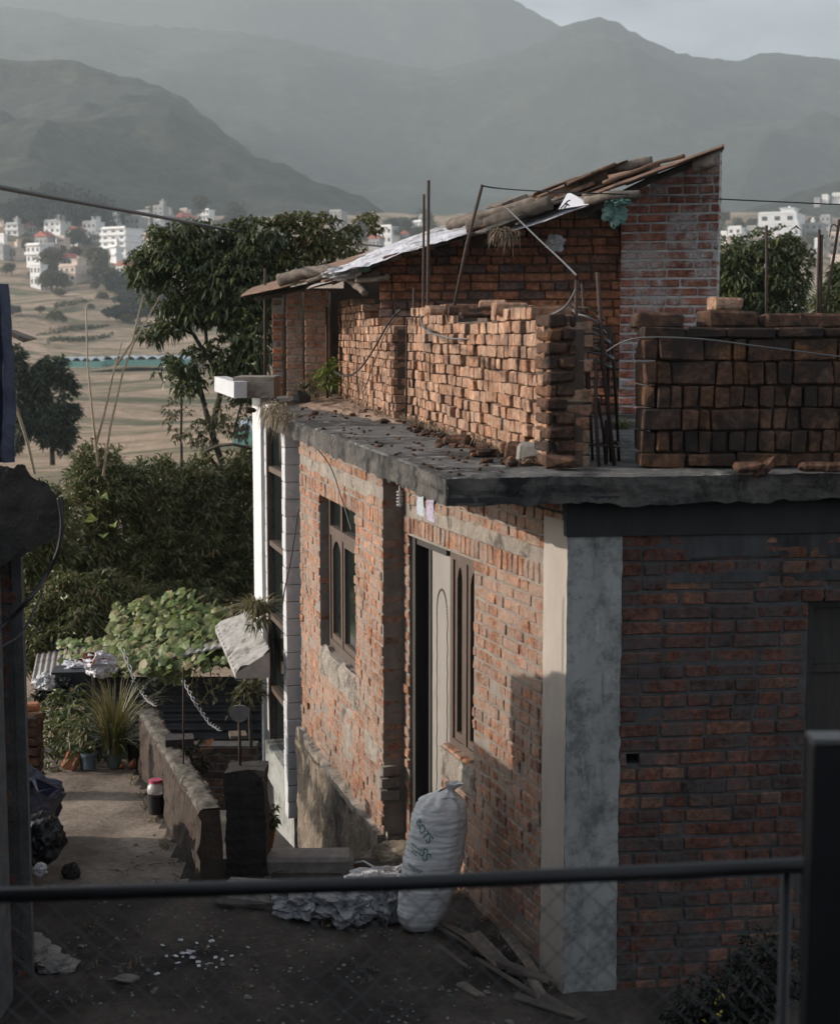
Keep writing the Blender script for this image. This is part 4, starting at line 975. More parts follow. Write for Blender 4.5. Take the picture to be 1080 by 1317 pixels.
log([P(893, 213, 12.6), P(921, 206, 12.5)], .055, 'short round log on top of the mortared shed pier')
log([P(770, 222, 13.0), P(800, 214, 12.9), P(838, 207, 12.9)], .04, 'rolled brown mat near the high end of the shed roof', mat='wood_grey', cat='rolled mat', name='rolled_mat')
def slabs(px, py, Y, n_, w_, lab, mat='wood_rust'):
    m_ = MB(); c_ = P(px, py, Y)
    for k in range(n_):
        m_.brick((c_.x + rnd.gauss(0, w_ * .25), c_.y + rnd.gauss(0, .12), c_.z - .03 + k * .014), (w_ * rnd.uniform(.5, .9), .3, .018), Matrix.Rotation(rnd.gauss(.1, .25), 3, 'Z') @ Matrix.Rotation(-.33 + rnd.gauss(0, .05), 3, 'Y'), .005, .012)
    return tag(m_.build('board_pile', M[mat]), lab, 'boards', 'piles of rotten boards on the shed roof')
slabs(800, 226, 12.9, 5, .55, 'pile of rust brown boards at the high end of the shed roof')
slabs(740, 243, 12.9, 5, .5, 'pile of split boards between the white paper and the high sheet of the shed roof')
slabs(700, 262, 12.8, 4, .45, 'grey brown boards left of the white paper on the shed roof', 'wood_grey')
slabs(655, 284, 12.6, 3, .4, 'low heap of dark boards under the long rolled mat', 'bark')
slabs(447, 354, 14.0, 3, .35, 'flat brown boards beside the grey rags near the low eave')
# bricks holding the roof
for (px, py, Y, lab, s_) in [(504, 337, 12.9, 'dark brick weighing down the white tarpaulin near the low eave', (.16, .12, .06)), (529, 328, 12.9, 'ribbed brown brick on the tarpaulin edge', (.14, .1, .045)), (548, 322, 12.9, 'small brown brick at the middle of the tarpaulin edge', (.12, .1, .04)), (618, 296, 12.7, 'brown brick at the upper end of the white tarpaulin', (.24, .1, .035))]:
    loose_brick(px, py, Y, s_, .1, M['brick_dark'], lab, group='bricks weighing down the tarpaulin', ry=-.25)
def tarp(name, rows, Yn, Yf, mat, lab, cat, crump=.03, n=60, th=.004, dY=None):
    """rows: (px_left_x, px_y_near, px_y_far) control columns"""
    m_ = MB(); k = len(rows)
    def fn(u, v):
        s_ = u * (k - 1); i = min(int(s_), k - 2); f = s_ - i
        x = rows[i][0] * (1 - f) + rows[i + 1][0] * f; yn = rows[i][1] * (1 - f) + rows[i + 1][1] * f; yf = rows[i][2] * (1 - f) + rows[i + 1][2] * f
        pn, pf = P(x, yn, Yn), P(x + 4, yf, Yf); p = pn.lerp(pf, v)
        e = 1.0
        cr = crump * (fbm(p.x * 3.2, p.y * 3.2, 4, 5) + .6 * abs(fbm(p.x * 9, p.y * 5, 9, 3)))
        return Vector((p.x + crump * fbm(p.x * 5, p.y * 5, 14, 3), p.y + crump * 1.2 * fbm(p.x * 6, p.y, 7, 4), p.z + cr))
    m_.shell(fn, n, 24, th); return tag(m_.build(name, mat), lab, cat)
tarp('tarpaulin', [(432, 352, 346), (455, 343, 335), (480, 338, 322), (510, 330, 309), (545, 318, 299), (580, 307, 292), (612, 298, 286), (621, 290, 280)], 12.8, 15.5, M['tarp'], 'white plastic tarpaulin spread over the low half of the shed roof', 'tarpaulin', .05, 90)
tarp('tarpaulin', [(655, 297, 291), (700, 285, 272), (722, 276, 266), (762, 262, 260)], 12.45, 12.9, M['tarp'], 'narrow strip of white sheeting along the eave under the white paper', 'tarpaulin', .012, 40)
pa_ = MB(); cn = [P(718, 269, 12.25), P(757, 263, 12.25), P(750, 256, 12.4), P(733, 248, 12.5), P(729, 249, 12.5)]
cn2 = [p + Vector((0, .004, -.004)) for p in cn]; n_ = len(cn)
pa_.add(cn + cn2, [tuple(range(n_)), tuple(range(2 * n_ - 1, n_ - 1, -1))] + [(i, n_ + i, n_ + (i + 1) % n_, (i + 1) % n_) for i in range(n_)])
po = pa_.build('paper', M['paper'], origin=tuple(cn[0])); tag(po, 'white paper with a black brush mark lying on the shed roof', 'paper')
pi_ = MB()
def stroke(x0_, y0_, x1_, y1_, w_=.010):
    a, b2 = P(x0_, y0_, 12.22), P(x1_, y1_, 12.22); d = (b2 - a).normalized(); s_ = Vector((-d.z, 0, d.x)) * w_ / 2; o3 = Vector((0, -.003, 0))
    pi_.add([a - s_ + o3, b2 - s_ + o3, b2 + s_ + o3, a + s_ + o3, a - s_, b2 - s_, b2 + s_, a + s_], [(0, 1, 2, 3), (7, 6, 5, 4), (0, 4, 5, 1), (2, 6, 7, 3), (1, 5, 6, 2), (3, 7, 4, 0)])
for s_ in ((728, 259.5, 733, 257.5), (725.5, 263, 729, 260), (726, 261, 732, 264.5), (726.5, 262.5, 720.5, 268), (730, 262, 725, 268)): stroke(*s_)
pi_.build('brush_mark', M['ink'], po)
def crumple(name, c, size, mat, lab, cat, seed=0, amp=.35, group=None, sub=4, sc_=2.2, parent=None):
    import bmesh
    b = bmesh.new(); bmesh.ops.create_icosphere(b, subdivisions=sub, radius=1)
    m_ = MB(); idx = {}
    for v in b.verts:
        p = v.co.copy(); q = p * sc_ + Vector((seed, seed * 1.7, 0))
        a = 1 + amp * (noise.noise(q * .8) * .9 + .55 * (.5 - 2 * abs(noise.noise(q * 1.3))) + .22 * (.4 - 2 * abs(noise.noise(q * 2.9 + Vector((4, 1, 2))))))
        m_.v.append((c[0] + p.x * a * size[0] / 2, c[1] + p.y * a * size[1] / 2, c[2] + p.z * a * size[2] / 2))
    m_.f = [tuple(v.index for v in f.verts) for f in b.faces]; m_.m = [0] * len(m_.f); b.free()
    o = m_.build(name, mat, parent)
    return tag(o, lab, cat, group) if parent is None else o
log([P(600, 296, 12.95), P(640, 286, 12.9), P(700, 270, 12.8)], .05, 'dark ragged roll of matting along the lower edge of the shed roof', mat='bark', cat='rolled mat', name='rolled_mat')
log([P(690, 262, 12.9), P(730, 245, 12.9), P(780, 224, 12.9)], .045, 'brown roll of matting climbing toward the high end of the shed roof', mat='wood_rust', cat='rolled mat', name='rolled_mat')
log([P(775, 236, 12.6), P(830, 215, 12.6), P(880, 200, 12.6)], .016, 'thin rust brown batten along the edge of the high roof sheet', mat='wood_rust', cat='batten', name='batten')
crumple('rag', P(437, 353, 13.7), (.26, .2, .10), M['rag'], 'torn grey plastic rags caught at the eave beside the thick crooked log', 'rag', 3, .6)
crumple('rag', P(447, 349, 13.9), (.22, .25, .10), M['rag'], 'light crumpled bag lying on the boards above the torn grey rags', 'rag', 5, .5)
crumple('plastic_bottle', P(468, 345, 13.4), (.10, .08, .06), M['tarp_teal'], 'small green crushed bottle on the low half of the shed roof', 'bottle', 5, .3)
crumple('rag', P(714, 313, 13.2), (.14, .06, .12), M['rag'], 'bluish grey rag stuffed in a gap of the shed wall', 'rag', 8, .6)
crumple('plastic_bag', P(789, 272, 12.3), (.16, .08, .19), M['tarp_teal'], 'teal plastic bag hanging under the eave beside the mortared pier', 'plastic bag', 11, .7)
crumple('plastic_bag', P(800, 260, 12.2), (.12, .08, .05), M['tarp_teal'], 'small teal scrap of plastic lying over the bark covered log', 'plastic bag', 12, .6)
mc_ = MB()
for k in range(160):
    q = P(648 + rnd.gauss(0, 9), 300 + rnd.gauss(0, 3), 12.4); mc_.leaf(q, Vector((rnd.uniform(-1, 1), rnd.uniform(-1, .3), rnd.uniform(-.8, .5))), rnd.uniform(.05, .13), .007, .1, .5)
tag(mc_.build('straw_bundle', L['straw']), 'tuft of yellowish straw hanging from the eave left of the white sheeting', 'straw')

# ------------------------------------------------------------------ left building (dark slab corner)
lb = thing('corner_house', 'dark house corner with broken concrete roof slab jutting in at the left edge', 'house', (-2.2, 8, 0))
La = (-2.095, 8.0); Lb = (-2.095 - .30 * 1.5, 9.5)
bk, mo = MB(), MB()
wall_rows(bk, mo, (-6, 7.6), La, -.05, 2.25, th=.22, course=.076, L=.24, gap=.012, headers=.3)
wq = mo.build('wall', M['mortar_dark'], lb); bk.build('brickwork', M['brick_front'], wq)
m_ = MB(); m_.prism([(-2.1, 7.99), (-2.52, 9.4), (-6, 9.4), (-6, 8.0)], -.05, 2.0); m_.prism([(-2.16, 3.0), (-2.10, 7.7), (-6, 7.7), (-6, 3.0)], -.05, 2.26) ; m_.build('side_wall', M['mortar_dark'], lb)
m_ = MB(); m_.box((.5, -6.5, 2.0), (17, 7, 5)); m_.box((-5.6, .7, 2.0), (5.2, 7.2, 5)); m_.build('added_sky_blocker', M['mortar_dark'], lb)  # added unseen mass behind the camera, cuts sky light in the alley
m_ = MB(); m_.box((-2.10, 8.03, 1.1), (.05, .08, 2.3), .1); m_.build('corner_post', M['mortar_dark'], lb)
m_ = MB()
def brok(u, v):
    px_ = -25 + 105 * u; topy = 600 + (0 if u < .55 else 40 * ((u - .55) / .45) ** .6) + 10 * fbm(u * 7, 1, 2, 4)
    boty = 730 - (0 if u < .2 else 40 * ((u - .2) / .8)) + 9 * fbm(u * 9, 5, 2, 4)
    return px_, topy, boty
def slabfn(u, v):
    px_, a, b2 = brok(min(u, 1), 0)
    t_ = v * 4
    Yn, Yf = 7.75, 8.7
    if t_ <= 1: p = P(px_, b2, Yn); q = P(px_, a, Yn); r_ = p.lerp(q, t_)
    elif t_ <= 2: q = P(px_, a, Yn); r_ = q + Vector((-.3, 1, -.25)) * (Yf - Yn) * (t_ - 1)
    elif t_ <= 3: q = P(px_, a, Yn) + Vector((-.3, 1, -.25)) * (Yf - Yn); p = P(px_, b2, Yn) + Vector((-.3, 1, 0)) * (Yf - Yn); r_ = q.lerp(p, t_ - 2)
    else: p = P(px_, b2, Yn) + Vector((-.3, 1, 0)) * (Yf - Yn); r_ = p.lerp(P(px_, b2, Yn), t_ - 3)
    k = .035 * fbm(r_.x * 6, r_.y * 6, r_.z * 6 + 3, 5)
    return (r_.x + k, r_.y + k, r_.z + k)
m_.grid(slabfn, 60, 121)
n0 = len(m_.v)
m_.add([slabfn(1, j / 80) for j in range(81)], [tuple(range(81))])
m_.prism([(-2.25, 3.0), (-2.2, 7.8), (-2.5, 8.7), (-7, 8.7), (-7, 3)], 2.27, 2.42)
m_.build('roof_slab', M['blackpost'], lb)  # near-black colour stands in for shade on the slab's near face
tb = MB()
def tbf(u, v):
    x_ = -30 + 46 * u; y_ = 365 + 230 * v; p = P(x_ - (8 * (1 - v) ** 3 if u > .5 else 0) , y_, 7.45)
    f_ = math.sin(u * 20 + 2 * fbm(u * 2, v * 2, 1, 3)) * .02 + .03 * fbm(u * 3, v * 5, 2, 4)
    return Vector((p.x + f_ * .5, p.y + f_ + .25 * (1 - u) * 0, p.z))
tb.grid(tbf, 40, 60); 
tag(tb.build('blue_tarpaulin', M['tarp_blue'], origin=(-2.1, 7.45, 2.6)), 'dark navy tarpaulin hanging at the left edge above the broken slab', 'tarpaulin')
m_ = MB(); a = P(12, 426, 7.9); b2 = P(40, 436, 7.9); m_.brick(a.lerp(b2, .5), (.13, .25, .022), Matrix.Rotation(.35, 3, 'Y'), .005, .008); tag(m_.build('scrap_board', M['wood_grey']), 'splintered scrap board sticking out past the navy tarpaulin', 'board')
rc = MB(); rc.tube([P(14, 505, 8.0), P(25, 535, 8.0), P(36, 570, 8.0), P(45, 610, 8.0)], .008, 6); tag(rc.build('bamboo_stick', M['cane']), 'short brown cane leaning up from the broken slab at the left edge', 'cane')
cable([P(76, 640, 7.7), P(80, 670, 7.7), P(76, 705, 7.7), P(60, 740, 7.7), P(38, 770, 7.6), P(10, 800, 7.6), P(-20, 822, 7.5)], .011, 'black_hose', 'black hose curving down from the broken slab at the left edge', 'hose', M['cable_black'])
cable([P(55, 762, 7.95) + Vector((0, 0, 0)), P(30, 812, 7.9), P(5, 830, 7.85), P(-15, 845, 7.8)], .006, 'cable', 'thin grey wire below the black hose at the left edge', 'cable', M['cable'])
pq = MB(); a = G(35, 1010, 0)
for k in range(8): pq.brick((-2.92 + rnd.gauss(0, .004), 11.3, .035 + k * .075), (.2, .2, .066), Matrix.Rotation(rnd.gauss(0, .04), 3, 'Z'), .006, .004)
pier = pq.build('brick_pier', M['brick_dark']); tag(pier, 'low dark brick pier left of the path with an orange brick on it', 'pier')
b = MB(); b.brick((-2.88, 11.3, .655), (.13, .12, .06), Matrix.Rotation(.2, 3, 'Z'), .01, .006); tag(b.build('brick', M['terracotta']), 'sunlit orange brick lying on top of the low pier left of the path', 'brick')

# heap at the left edge of the path
def sheetheap(name, pxs, Y, mat, lab, cat, z0=0.0, amp=.05, dep=.45, seed=1):
    """draped sheet: outline pxs top polyline over a rounded heap"""
    m_ = MB(); k = len(pxs)
    def fn(u, v):
        s_ = u * (k - 1); i = min(int(s_), k - 2); f = s_ - i
        x = pxs[i][0] * (1 - f) + pxs[i + 1][0] * f; y = pxs[i][1] * (1 - f) + pxs[i + 1][1] * f
        p = P(x, y, Y); an = v * math.pi; zz = z0 + (p.z - z0) * math.sin(an) ** .45 if 0 < v < 1 else z0
        yy = Y - dep * math.cos(an); n_ = amp * fbm(p.x * 5, yy * 5, zz * 5 + seed, 5)
        return (p.x + n_, yy + n_, zz + n_ * .6)
    m_.grid(fn, 50, 40); return tag(m_.build(name, mat), lab, cat)
sheetheap('plastic_heap', [(-40, 975), (0, 985), (30, 990), (48, 1000), (62, 1015), (58, 1040), (50, 1060), (47, 1085), (42, 1120)], 9.9, M['tarp_blue'], 'dark blue plastic sheet draped over a heap left of the path', 'plastic sheet', amp=.16, seed=3)
sf = MB(); v_ = [P(45, 1000, 9.6), P(73, 1013, 9.6), P(62, 1024, 9.6), P(50, 1018, 9.6), P(38, 1006, 9.8)]; v2 = [p + Vector((0, .01, -.01)) for p in v_]
sf.add(v_ + v2, [tuple(range(5)), tuple(range(9, 4, -1))] + [(i, 5 + i, 5 + (i + 1) % 5, (i + 1) % 5) for i in range(5)]); tag(sf.build('plastic_flap', M['tarp_blue']), 'stiff corner of dark plastic pointing over the path above the heap', 'plastic sheet')
crumple('rubbish_bag', P(52, 1078, 9.5), (.28, .3, .32), M['blackpot'], 'black rubbish bag bulging beside the heap left of the path', 'rubbish bag', 21, .3)
cs = MB(); pts_ = [P(56, 1080, 9.45), P(62, 1062, 9.45), P(67, 1050, 9.45)]; cs.tube(pts_, [.028, .03, .012], 8)
for k in range(70):
    f_ = rnd.random(); p = pts_[0].lerp(pts_[2], f_); cs.leaf(p, Vector((rnd.uniform(-1, 1), rnd.uniform(-1, 1), rnd.uniform(-.2, 1))), .035, .006, .1, .1)
tag(cs.build('cactus', M['blackpost']), 'small dark spiny stump standing beside the black rubbish bag', 'plant stump')
gP = 'pipes leaning at the left edge of the path'
for (x0_, y0_, x1_, y1_, lab) in [(-8, 1045, 24, 1108, 'grey pipe leaning highest at the left edge of the path'), (2, 1095, 17, 1142, 'short grey pipe standing lowest beside the leaning pipes'), (31, 1120, 42, 1146, 'thin pale pipe end lying right of the leaning pipes')]:
    m_ = MB(); m_.tube([P(x0_, y0_, 9.2), P(x1_, y1_, 9.0)], .022, 10); tag(m_.build('pipe', M['cable'], smooth=True), lab, 'pipe', gP)
m_ = MB(); c_ = P(20, 1042, 9.35)
m_.tube([(c_.x + .085 * math.cos(2 * math.pi * k / 32), c_.y + .03 * math.cos(2 * math.pi * k / 32), c_.z + .13 * math.sin(2 * math.pi * k / 32)) for k in range(33)], .006, 6); tag(m_.build('hose_coil', M['rail'], smooth=True), 'loop of grey hose hung on the heap at the left edge', 'hose')
crumple('plastic_bag', P(52, 1118, 9.15), (.08, .08, .08), M['bag'], 'small shiny pale plastic scrap on the ground beside the leaning pipes', 'plastic bag', 31, .5)

# ------------------------------------------------------------------ low wall, posts, shed below, vine
lw = MB()
wa, wb_ = Vector((-2.14, 11.95)), Vector((-1.30, 9.40))
def lwf(u, v):
    dd = (wb_ - wa).normalized(); nn2 = Vector((-dd.y, dd.x)); p = wa.lerp(wb_, v)
    # section loop
    prof_ = [(-.075, -.1), (-.075, .44), (-.065, .465), (.065, .465), (.075, .44), (.075, -1.25)]
    k = u * 5; i = min(int(k), 4); f = k - i; o_, z_ = prof_[i][0] * (1 - f) + prof_[i + 1][0] * f, prof_[i][1] * (1 - f) + prof_[i + 1][1] * f
    q = p + nn2 * -o_ * -1
    e = .05 * fbm(q.x * 8 + o_ * 9, q.y * 8, z_ * 9, 6)
    return (q.x + e, q.y, z_ + (e * .9 if z_ > .3 else 0))
lw.grid(lwf, 46, 110)
lwo = lw.build('low_wall', M['wallrough'], smooth=False); tag(lwo, 'low rough wall with lichen-covered top running along the right side of the path', 'low wall')
ec = [Vector(lwf(i / 45, 1)) for i in range(46)]
lce = MB(); lce.add(ec, [tuple(range(46))]); lce.build('wall_end', M['wallrough'], lwo)
lc = MB()
def lcf(u, v):
    dd = (wb_ - wa).normalized(); nn2 = Vector((-dd.y, dd.x)); p = wa.lerp(wb_, v) + nn2 * (u - .5) * .15
    return (p.x, p.y, .478 + .03 * fbm(p.x * 6, p.y * 6, 2, 5) - .03 * (2 * u - 1) ** 6)
lc.grid(lcf, 14, 110); lc.build('coping', M['mossy'], lwo)
def post(px0, px1, Y, z0, pyt, lab, wob=.02, dep=None):
    a, b2 = PX(px0, Y), PX(px1, Y); zt2 = P(0, pyt, Y).z; dep = dep or (b2 - a); c_ = ((a + b2) / 2, Y + dep / 2)
    m_ = MB(); per = []
    def fn(u, v):
        an = 2 * math.pi * u; cx_ = math.cos(an); sx_ = math.sin(an); mx_ = max(abs(cx_), abs(sx_)); hx, hy = (b2 - a) / 2, dep / 2
        k = 1 + .06 * math.sin(v * (zt2 - z0) / .078 * 2 * math.pi) * .35
        x = c_[0] + cx_ / mx_ * hx * k; y = c_[1] + sx_ / mx_ * hy * k; e = wob * fbm(x * 7, y * 7, v * 6, 4)
        if v == 1: pass
        return (x + e, y + e, z0 + (zt2 - z0) * v + (e if v > .97 else 0))
    m_.grid(fn, 32, 60, closed_u=True)
    top = [fn(i / 32, 1) for i in range(32)]; m_.add(top, [tuple(range(32))])
    return tag(m_.build('post', M['blackpost']), lab, 'post', 'dark masonry posts along the low wall')
post(172, 193, 11.85, -.05, 925, 'square dark post at the far end of the low wall')
post(216, 240, 10.30, -.05, 1008, 'square dark post at the middle of the low wall', dep=.12)
post(284, 336, 9.55, -1.2, 992, 'biggest blackened masonry post at the near end of the low wall', wob=.035)
gr3 = 'rebars standing in the low wall posts'
rod([P(236, 1010, 10.36), P(236, 858, 10.36)], .006, 'tall thin rebar standing in the middle post of the low wall', gr3)
rod([P(309, 992, 9.7), P(308, 925, 9.7)], .010, 'rebar in the biggest post carrying the round grey disc', gr3)
dsc = MB(); c_ = P(308, 917, 9.68)
n_ = 28; v_ = []
for sgn, s_ in ((-.012, 1), (.012, .95)):
    for k in range(n_): an = 2 * math.pi * k / n_; rr = .065 * s_ * (1 + .05 * math.sin(3 * an)); v_.append((c_.x + rr * math.cos(an), c_.y + sgn, c_.z + rr * .85 * math.sin(an)))
dsc.add(v_, [tuple(range(n_ - 1, -1, -1)), tuple(range(n_, 2 * n_))] + [(i, (i + 1) % n_, n_ + (i + 1) % n_, n_ + i) for i in range(n_)])
tag(dsc.build('disc', M['stone']), 'round grey disc fixed on the rebar above the biggest post', 'disc')
b = MB(); q = P(222, 964, 10.85); b.box((q.x + .05, q.y, .52), (.2, .16, .05), .2); tag(b.build('brick', M['blackpost']), 'dark flat brick lying across the top of the low wall', 'brick')
# jar on pot beside the wall
pot = MB(); q = G(201, 1046, 0)
pot.grid(lambda u, v: (q.x + (.052 + .012 * v) * math.cos(2 * math.pi * u), q.y + (.052 + .012 * v) * math.sin(2 * math.pi * u), .14 * v), 20, 5, closed_u=True); pot.add([(q.x + .064 * math.cos(2 * math.pi * k / 20), q.y + .064 * math.sin(2 * math.pi * k / 20), .139) for k in range(20)], [tuple(range(20))])
tag(pot.build('pot', M['blackpot'], smooth=True), 'black pot standing on the path under the pink lidded jar', 'pot')
jr = MB(); pr_ = [(.03, .14), (.058, .15), (.062, .18), (.055, .205), (.042, .222), (.042, .23)]
jr.grid(lambda u, v: (q.x + pr_[min(5, int(round(v * 5)))][0] * math.cos(2 * math.pi * u), q.y + pr_[min(5, int(round(v * 5)))][0] * math.sin(2 * math.pi * u), pr_[min(5, int(round(v * 5)))][1]), 24, 6, closed_u=True)
jo = jr.build('jar', M['clear'], smooth=True); tag(jo, 'clear plastic jar with a pink lid on the black pot beside the low wall', 'jar')
jl = MB(); jl.tube([(q.x, q.y, .226), (q.x, q.y, .248)], .046, 20); jl.build('lid', M['pink'], jo)
# shack below with vine-covered roof
sk = thing('corrugated_shack', 'dark corrugated metal shack below the path with its roof overgrown by pumpkin vine', 'shack', (-2.0, 15.8, -1.2))
m_ = MB(); a = P(110, 850, 15.6); b2 = P(335, 850, 15.4); zt2, zb2 = P(0, 868, 15.5).z, -1.3
def ckf(u, v):
    x = a.x + (b2.x - a.x) * u; z = zb2 + (zt2 - .02 - zb2) * v; return (x, 15.5 + .022 * math.sin(z * 2 * math.pi / .095) + .01 * fbm(x * 3, z * 3, 1, 3), z)
m_.grid(ckf, 24, 130); m_.build('wall', M['sheet_dark'], sk)
m_ = MB(); ra, rb2, rc2, rd = P(150, 862, 15.2), P(298, 828, 15.2), P(300, 800, 17.6), P(130, 815, 17.6)
m_.shell(lambda u, v: ra.lerp(rb2, u).lerp(rd.lerp(rc2, u), v) + Vector((0, 0, .01 * math.sin(u * 90))), 60, 12, .02)
ra, rb2, rc2, rd = P(40, 880, 15.0), P(152, 862, 15.0), P(150, 820, 17.6), P(50, 830, 17.6)
m_.shell(lambda u, v: ra.lerp(rb2, u).lerp(rd.lerp(rc2, u), v) + Vector((0, 0, .01 * math.sin(u * 90))), 60, 12, .02); m_.build('roof', M['sheet'], sk)
bk, mo = MB(), MB(); wall_rows(bk, mo, P(232, 950, 14.7), P(330, 950, 14.7), -1.2, -.55, th=.2, course=.078, L=.23); o = mo.build('brick_wall', M['mortar_dark'], origin=(-1.8, 14.7, -1.2)); tag(o, 'small low brick wall in front of the corrugated shack', 'brick wall'); bk.build('brickwork', M['brick_dark'], o)
m_ = MB(); m_.box(P(306, 945, 14.4), (.16, .2, .03), .2); tag(m_.build('board', M['wood_grey']), 'pale board lying on the low brick wall by the white house', 'board')
m_ = MB(); m_.add([P(252, 953, 14.3), P(270, 960, 14.3), P(275, 950, 14.35), P(262, 951, 14.35)], [(0, 1, 2, 3)]); m_.add([P(252, 954, 14.32), P(270, 961, 14.32), P(275, 951, 14.37), P(262, 952, 14.37)], [(3, 2, 1, 0)]); tag(m_.build('tile', M['terracotta']), 'orange and grey triangular tile scrap leaning in front of the shack', 'tile')
# ropes
def rope(pts, lab):
    pts = [Vector(p) for p in pts]; m_ = MB(); fine = []
    for i in range(len(pts) - 1):
        for j in range(30): fine.append(pts[i].lerp(pts[i + 1], j / 30))
    for ph in (0, math.pi):
        m_.tube([(p.x + .013 * math.cos(k * .42 + ph), p.y + .013 * math.sin(k * .42 + ph), p.z + .009 * math.sin(k * .42 + ph)) for k, p in enumerate(fine)], .0045, 6)
    return tag(m_.build('twisted_wire', M['chain'], smooth=True), lab, 'twisted wire', 'twisted wires tying down the vine covered roof')
rope([P(158, 835, 14.0), P(176, 880, 13.2), P(190, 900, 12.6), P(201, 907, 12.2)], 'left twisted pale wire running from the vine roof to the low wall')
rope([P(236, 875, 14.0), P(252, 905, 13.2), P(270, 930, 12.6), P(284, 939, 12.0)], 'right twisted pale wire hanging in front of the shack')

# ------------------------------------------------------------------ foliage helpers
def scatter(blob):
    (c, r) = blob
    while True:
        p = Vector((rnd.uniform(-1, 1), rnd.uniform(-1, 1), rnd.uniform(-1, 1)))
        if .05 < p.length <= 1: break
    k = rnd.random() ** .38; p = p.normalized() * k
    return Vector((c[0] + p.x * r[0], c[1] + p.y * r[1], c[2] + p.z * r[2])), p
def crown(blobs, n, L_, W_, per=7, droop=.45, name='crown', mat=None, parent=None, spread=1.0, up=.1, clump=.55, mbx=None):
    m_ = mbx or MB(); tot = sum(b[1][0] * b[1][2] for b in blobs)
    for b in blobs:
        k = max(1, int(n * b[1][0] * b[1][2] / tot))
        for _ in range(k):
            for _t in range(6):
                p, d = scatter(b)
                if fbm(p.x * clump * 3 / max(L_ * 8, .3), p.y * clump * 3 / max(L_ * 8, .3), p.z * clump * 3 / max(L_ * 8, .3), 2) > -.10: break
            for q in range(per):
                a = rnd.uniform(0, 2 * math.pi); dd = Vector((math.cos(a), math.sin(a), rnd.uniform(-.5, .5) + up)) * spread + d * .7
                m_.leaf(p + Vector((rnd.gauss(0, L_ * .15),) * 3), dd, L_ * rnd.uniform(.65, 1.15), W_ * rnd.uniform(.7, 1.1), .22, droop * rnd.uniform(.4, 1.3))
    if mbx is not None: return None
    return m_.build(name, mat, parent)
def PB(px, py, Y, rx, ry, ry2=None):
    """ellipsoid at pixel centre with radii given in px"""
    s_ = Y / F; return (P(px, py, Y), (rx * s_, (ry2 or (rx + ry) / 2) * s_, ry * s_))
def limbs(paths, name, mat, parent, n=8):
    m_ = MB()
    for pts, r0, r1 in paths:
        fine = []; k = len(pts)
        for i in range(k - 1):
            for j in range(5): fine.append(Vector(pts[i]).lerp(Vector(pts[i + 1]), j / 5))
        fine.append(Vector(pts[-1])); fine = [p + Vector((.02 * noise.noise(p * 3), 0, .02 * noise.noise(p * 3.3))) for p in fine]
        m_.tube(fine, r0, n, r1=r1)
    return m_.build(name, mat, parent, smooth=True)
# ------------------------------------------------------------------ the broad tree behind the house
Y1 = 21.0
t1 = thing('broad_leaf_tree', 'tall loose tree with drooping dark leaves behind the rooftop shed, its bare limbs showing below', 'tree', tuple(P(305, 640, Y1)))
limbs([([P(306, 660, Y1), P(292, 612, Y1), P(272, 556, Y1), P(262, 520, Y1 + .2), P(250, 470, Y1)], .055, .03), ([P(272, 556, Y1), P(285, 500, Y1 - .3), P(280, 480, Y1), P(248, 430, Y1 + .2), P(232, 405, Y1), P(205, 368, Y1)], .045, .015),
       ([P(280, 480, Y1), P(266, 440, Y1), P(262, 390, Y1), P(268, 350, Y1)], .03, .014), ([P(280, 480, Y1), P(320, 440, Y1 + .4), P(350, 400, Y1 + .5), P(380, 330, Y1 + .5), P(430, 300, Y1 + .5), P(458, 285, Y1 + .5)], .035, .012),
       ([P(248, 430, Y1), P(215, 415, Y1), P(185, 420, Y1)], .018, .008), ([P(292, 612, Y1 - .3), P(262, 583, Y1 - .5), P(280, 574, Y1 - .6), P(300, 572, Y1 - .7), P(323, 578, Y1 - .7)], .028, .018),
       ([P(250, 470, Y1), P(235, 500, Y1), P(232, 560, Y1), P(234, 600, Y1)], .012, .02), ([P(265, 520, Y1), P(250, 500, Y1), P(238, 480, Y1), P(215, 465, Y1)], .016, .007),
       ([P(262, 390, Y1), P(300, 340, Y1), P(330, 300, Y1)], .018, .008), ([P(205, 368, Y1), P(190, 330, Y1), P(200, 300, Y1)], .014, .007), ([P(350, 400, Y1), P(330, 470, Y1), P(310, 520, Y1), P(300, 560, Y1)], .012, .012)], 'trunk', M['bark_dark'], t1)
crown([PB(222, 318, Y1, 36, 30), PB(270, 305, Y1, 42, 28), PB(330, 312, Y1, 46, 30), PB(190, 345, Y1, 28, 26), PB(245, 350, Y1, 55, 30), PB(310, 355, Y1, 60, 36), PB(300, 400, Y1, 42, 26), PB(330, 420, Y1, 34, 60), PB(285, 375, Y1, 44, 34), PB(215, 380, Y1, 30, 22), PB(260, 395, Y1, 34, 22)], 1900, .13, .054, 7, .6, 'crown', L['tree'], t1)
crown([PB(200, 430, Y1, 22, 12), PB(225, 418, Y1, 25, 14), PB(214, 475, Y1, 22, 15), PB(240, 490, Y1, 26, 20), PB(250, 460, Y1, 18, 12), PB(290, 460, Y1, 30, 26), PB(318, 480, Y1, 20, 40)], 330, .125, .052, 7, .6, 'lower_crown', L['tree'], t1)
crown([PB(375, 300, Y1, 34, 22), PB(410, 296, Y1, 34, 22), PB(400, 330, Y1, 40, 26), PB(358, 330, Y1, 24, 26), PB(440, 320, Y1, 26, 14), PB(470, 283, Y1, 13, 9), PB(452, 300, Y1, 14, 10), PB(360, 400, Y1, 24, 40), PB(485, 296, Y1, 9, 8)], 520, .115, .05, 7, .55, 'yellow_crown', L['yellow'], t1)
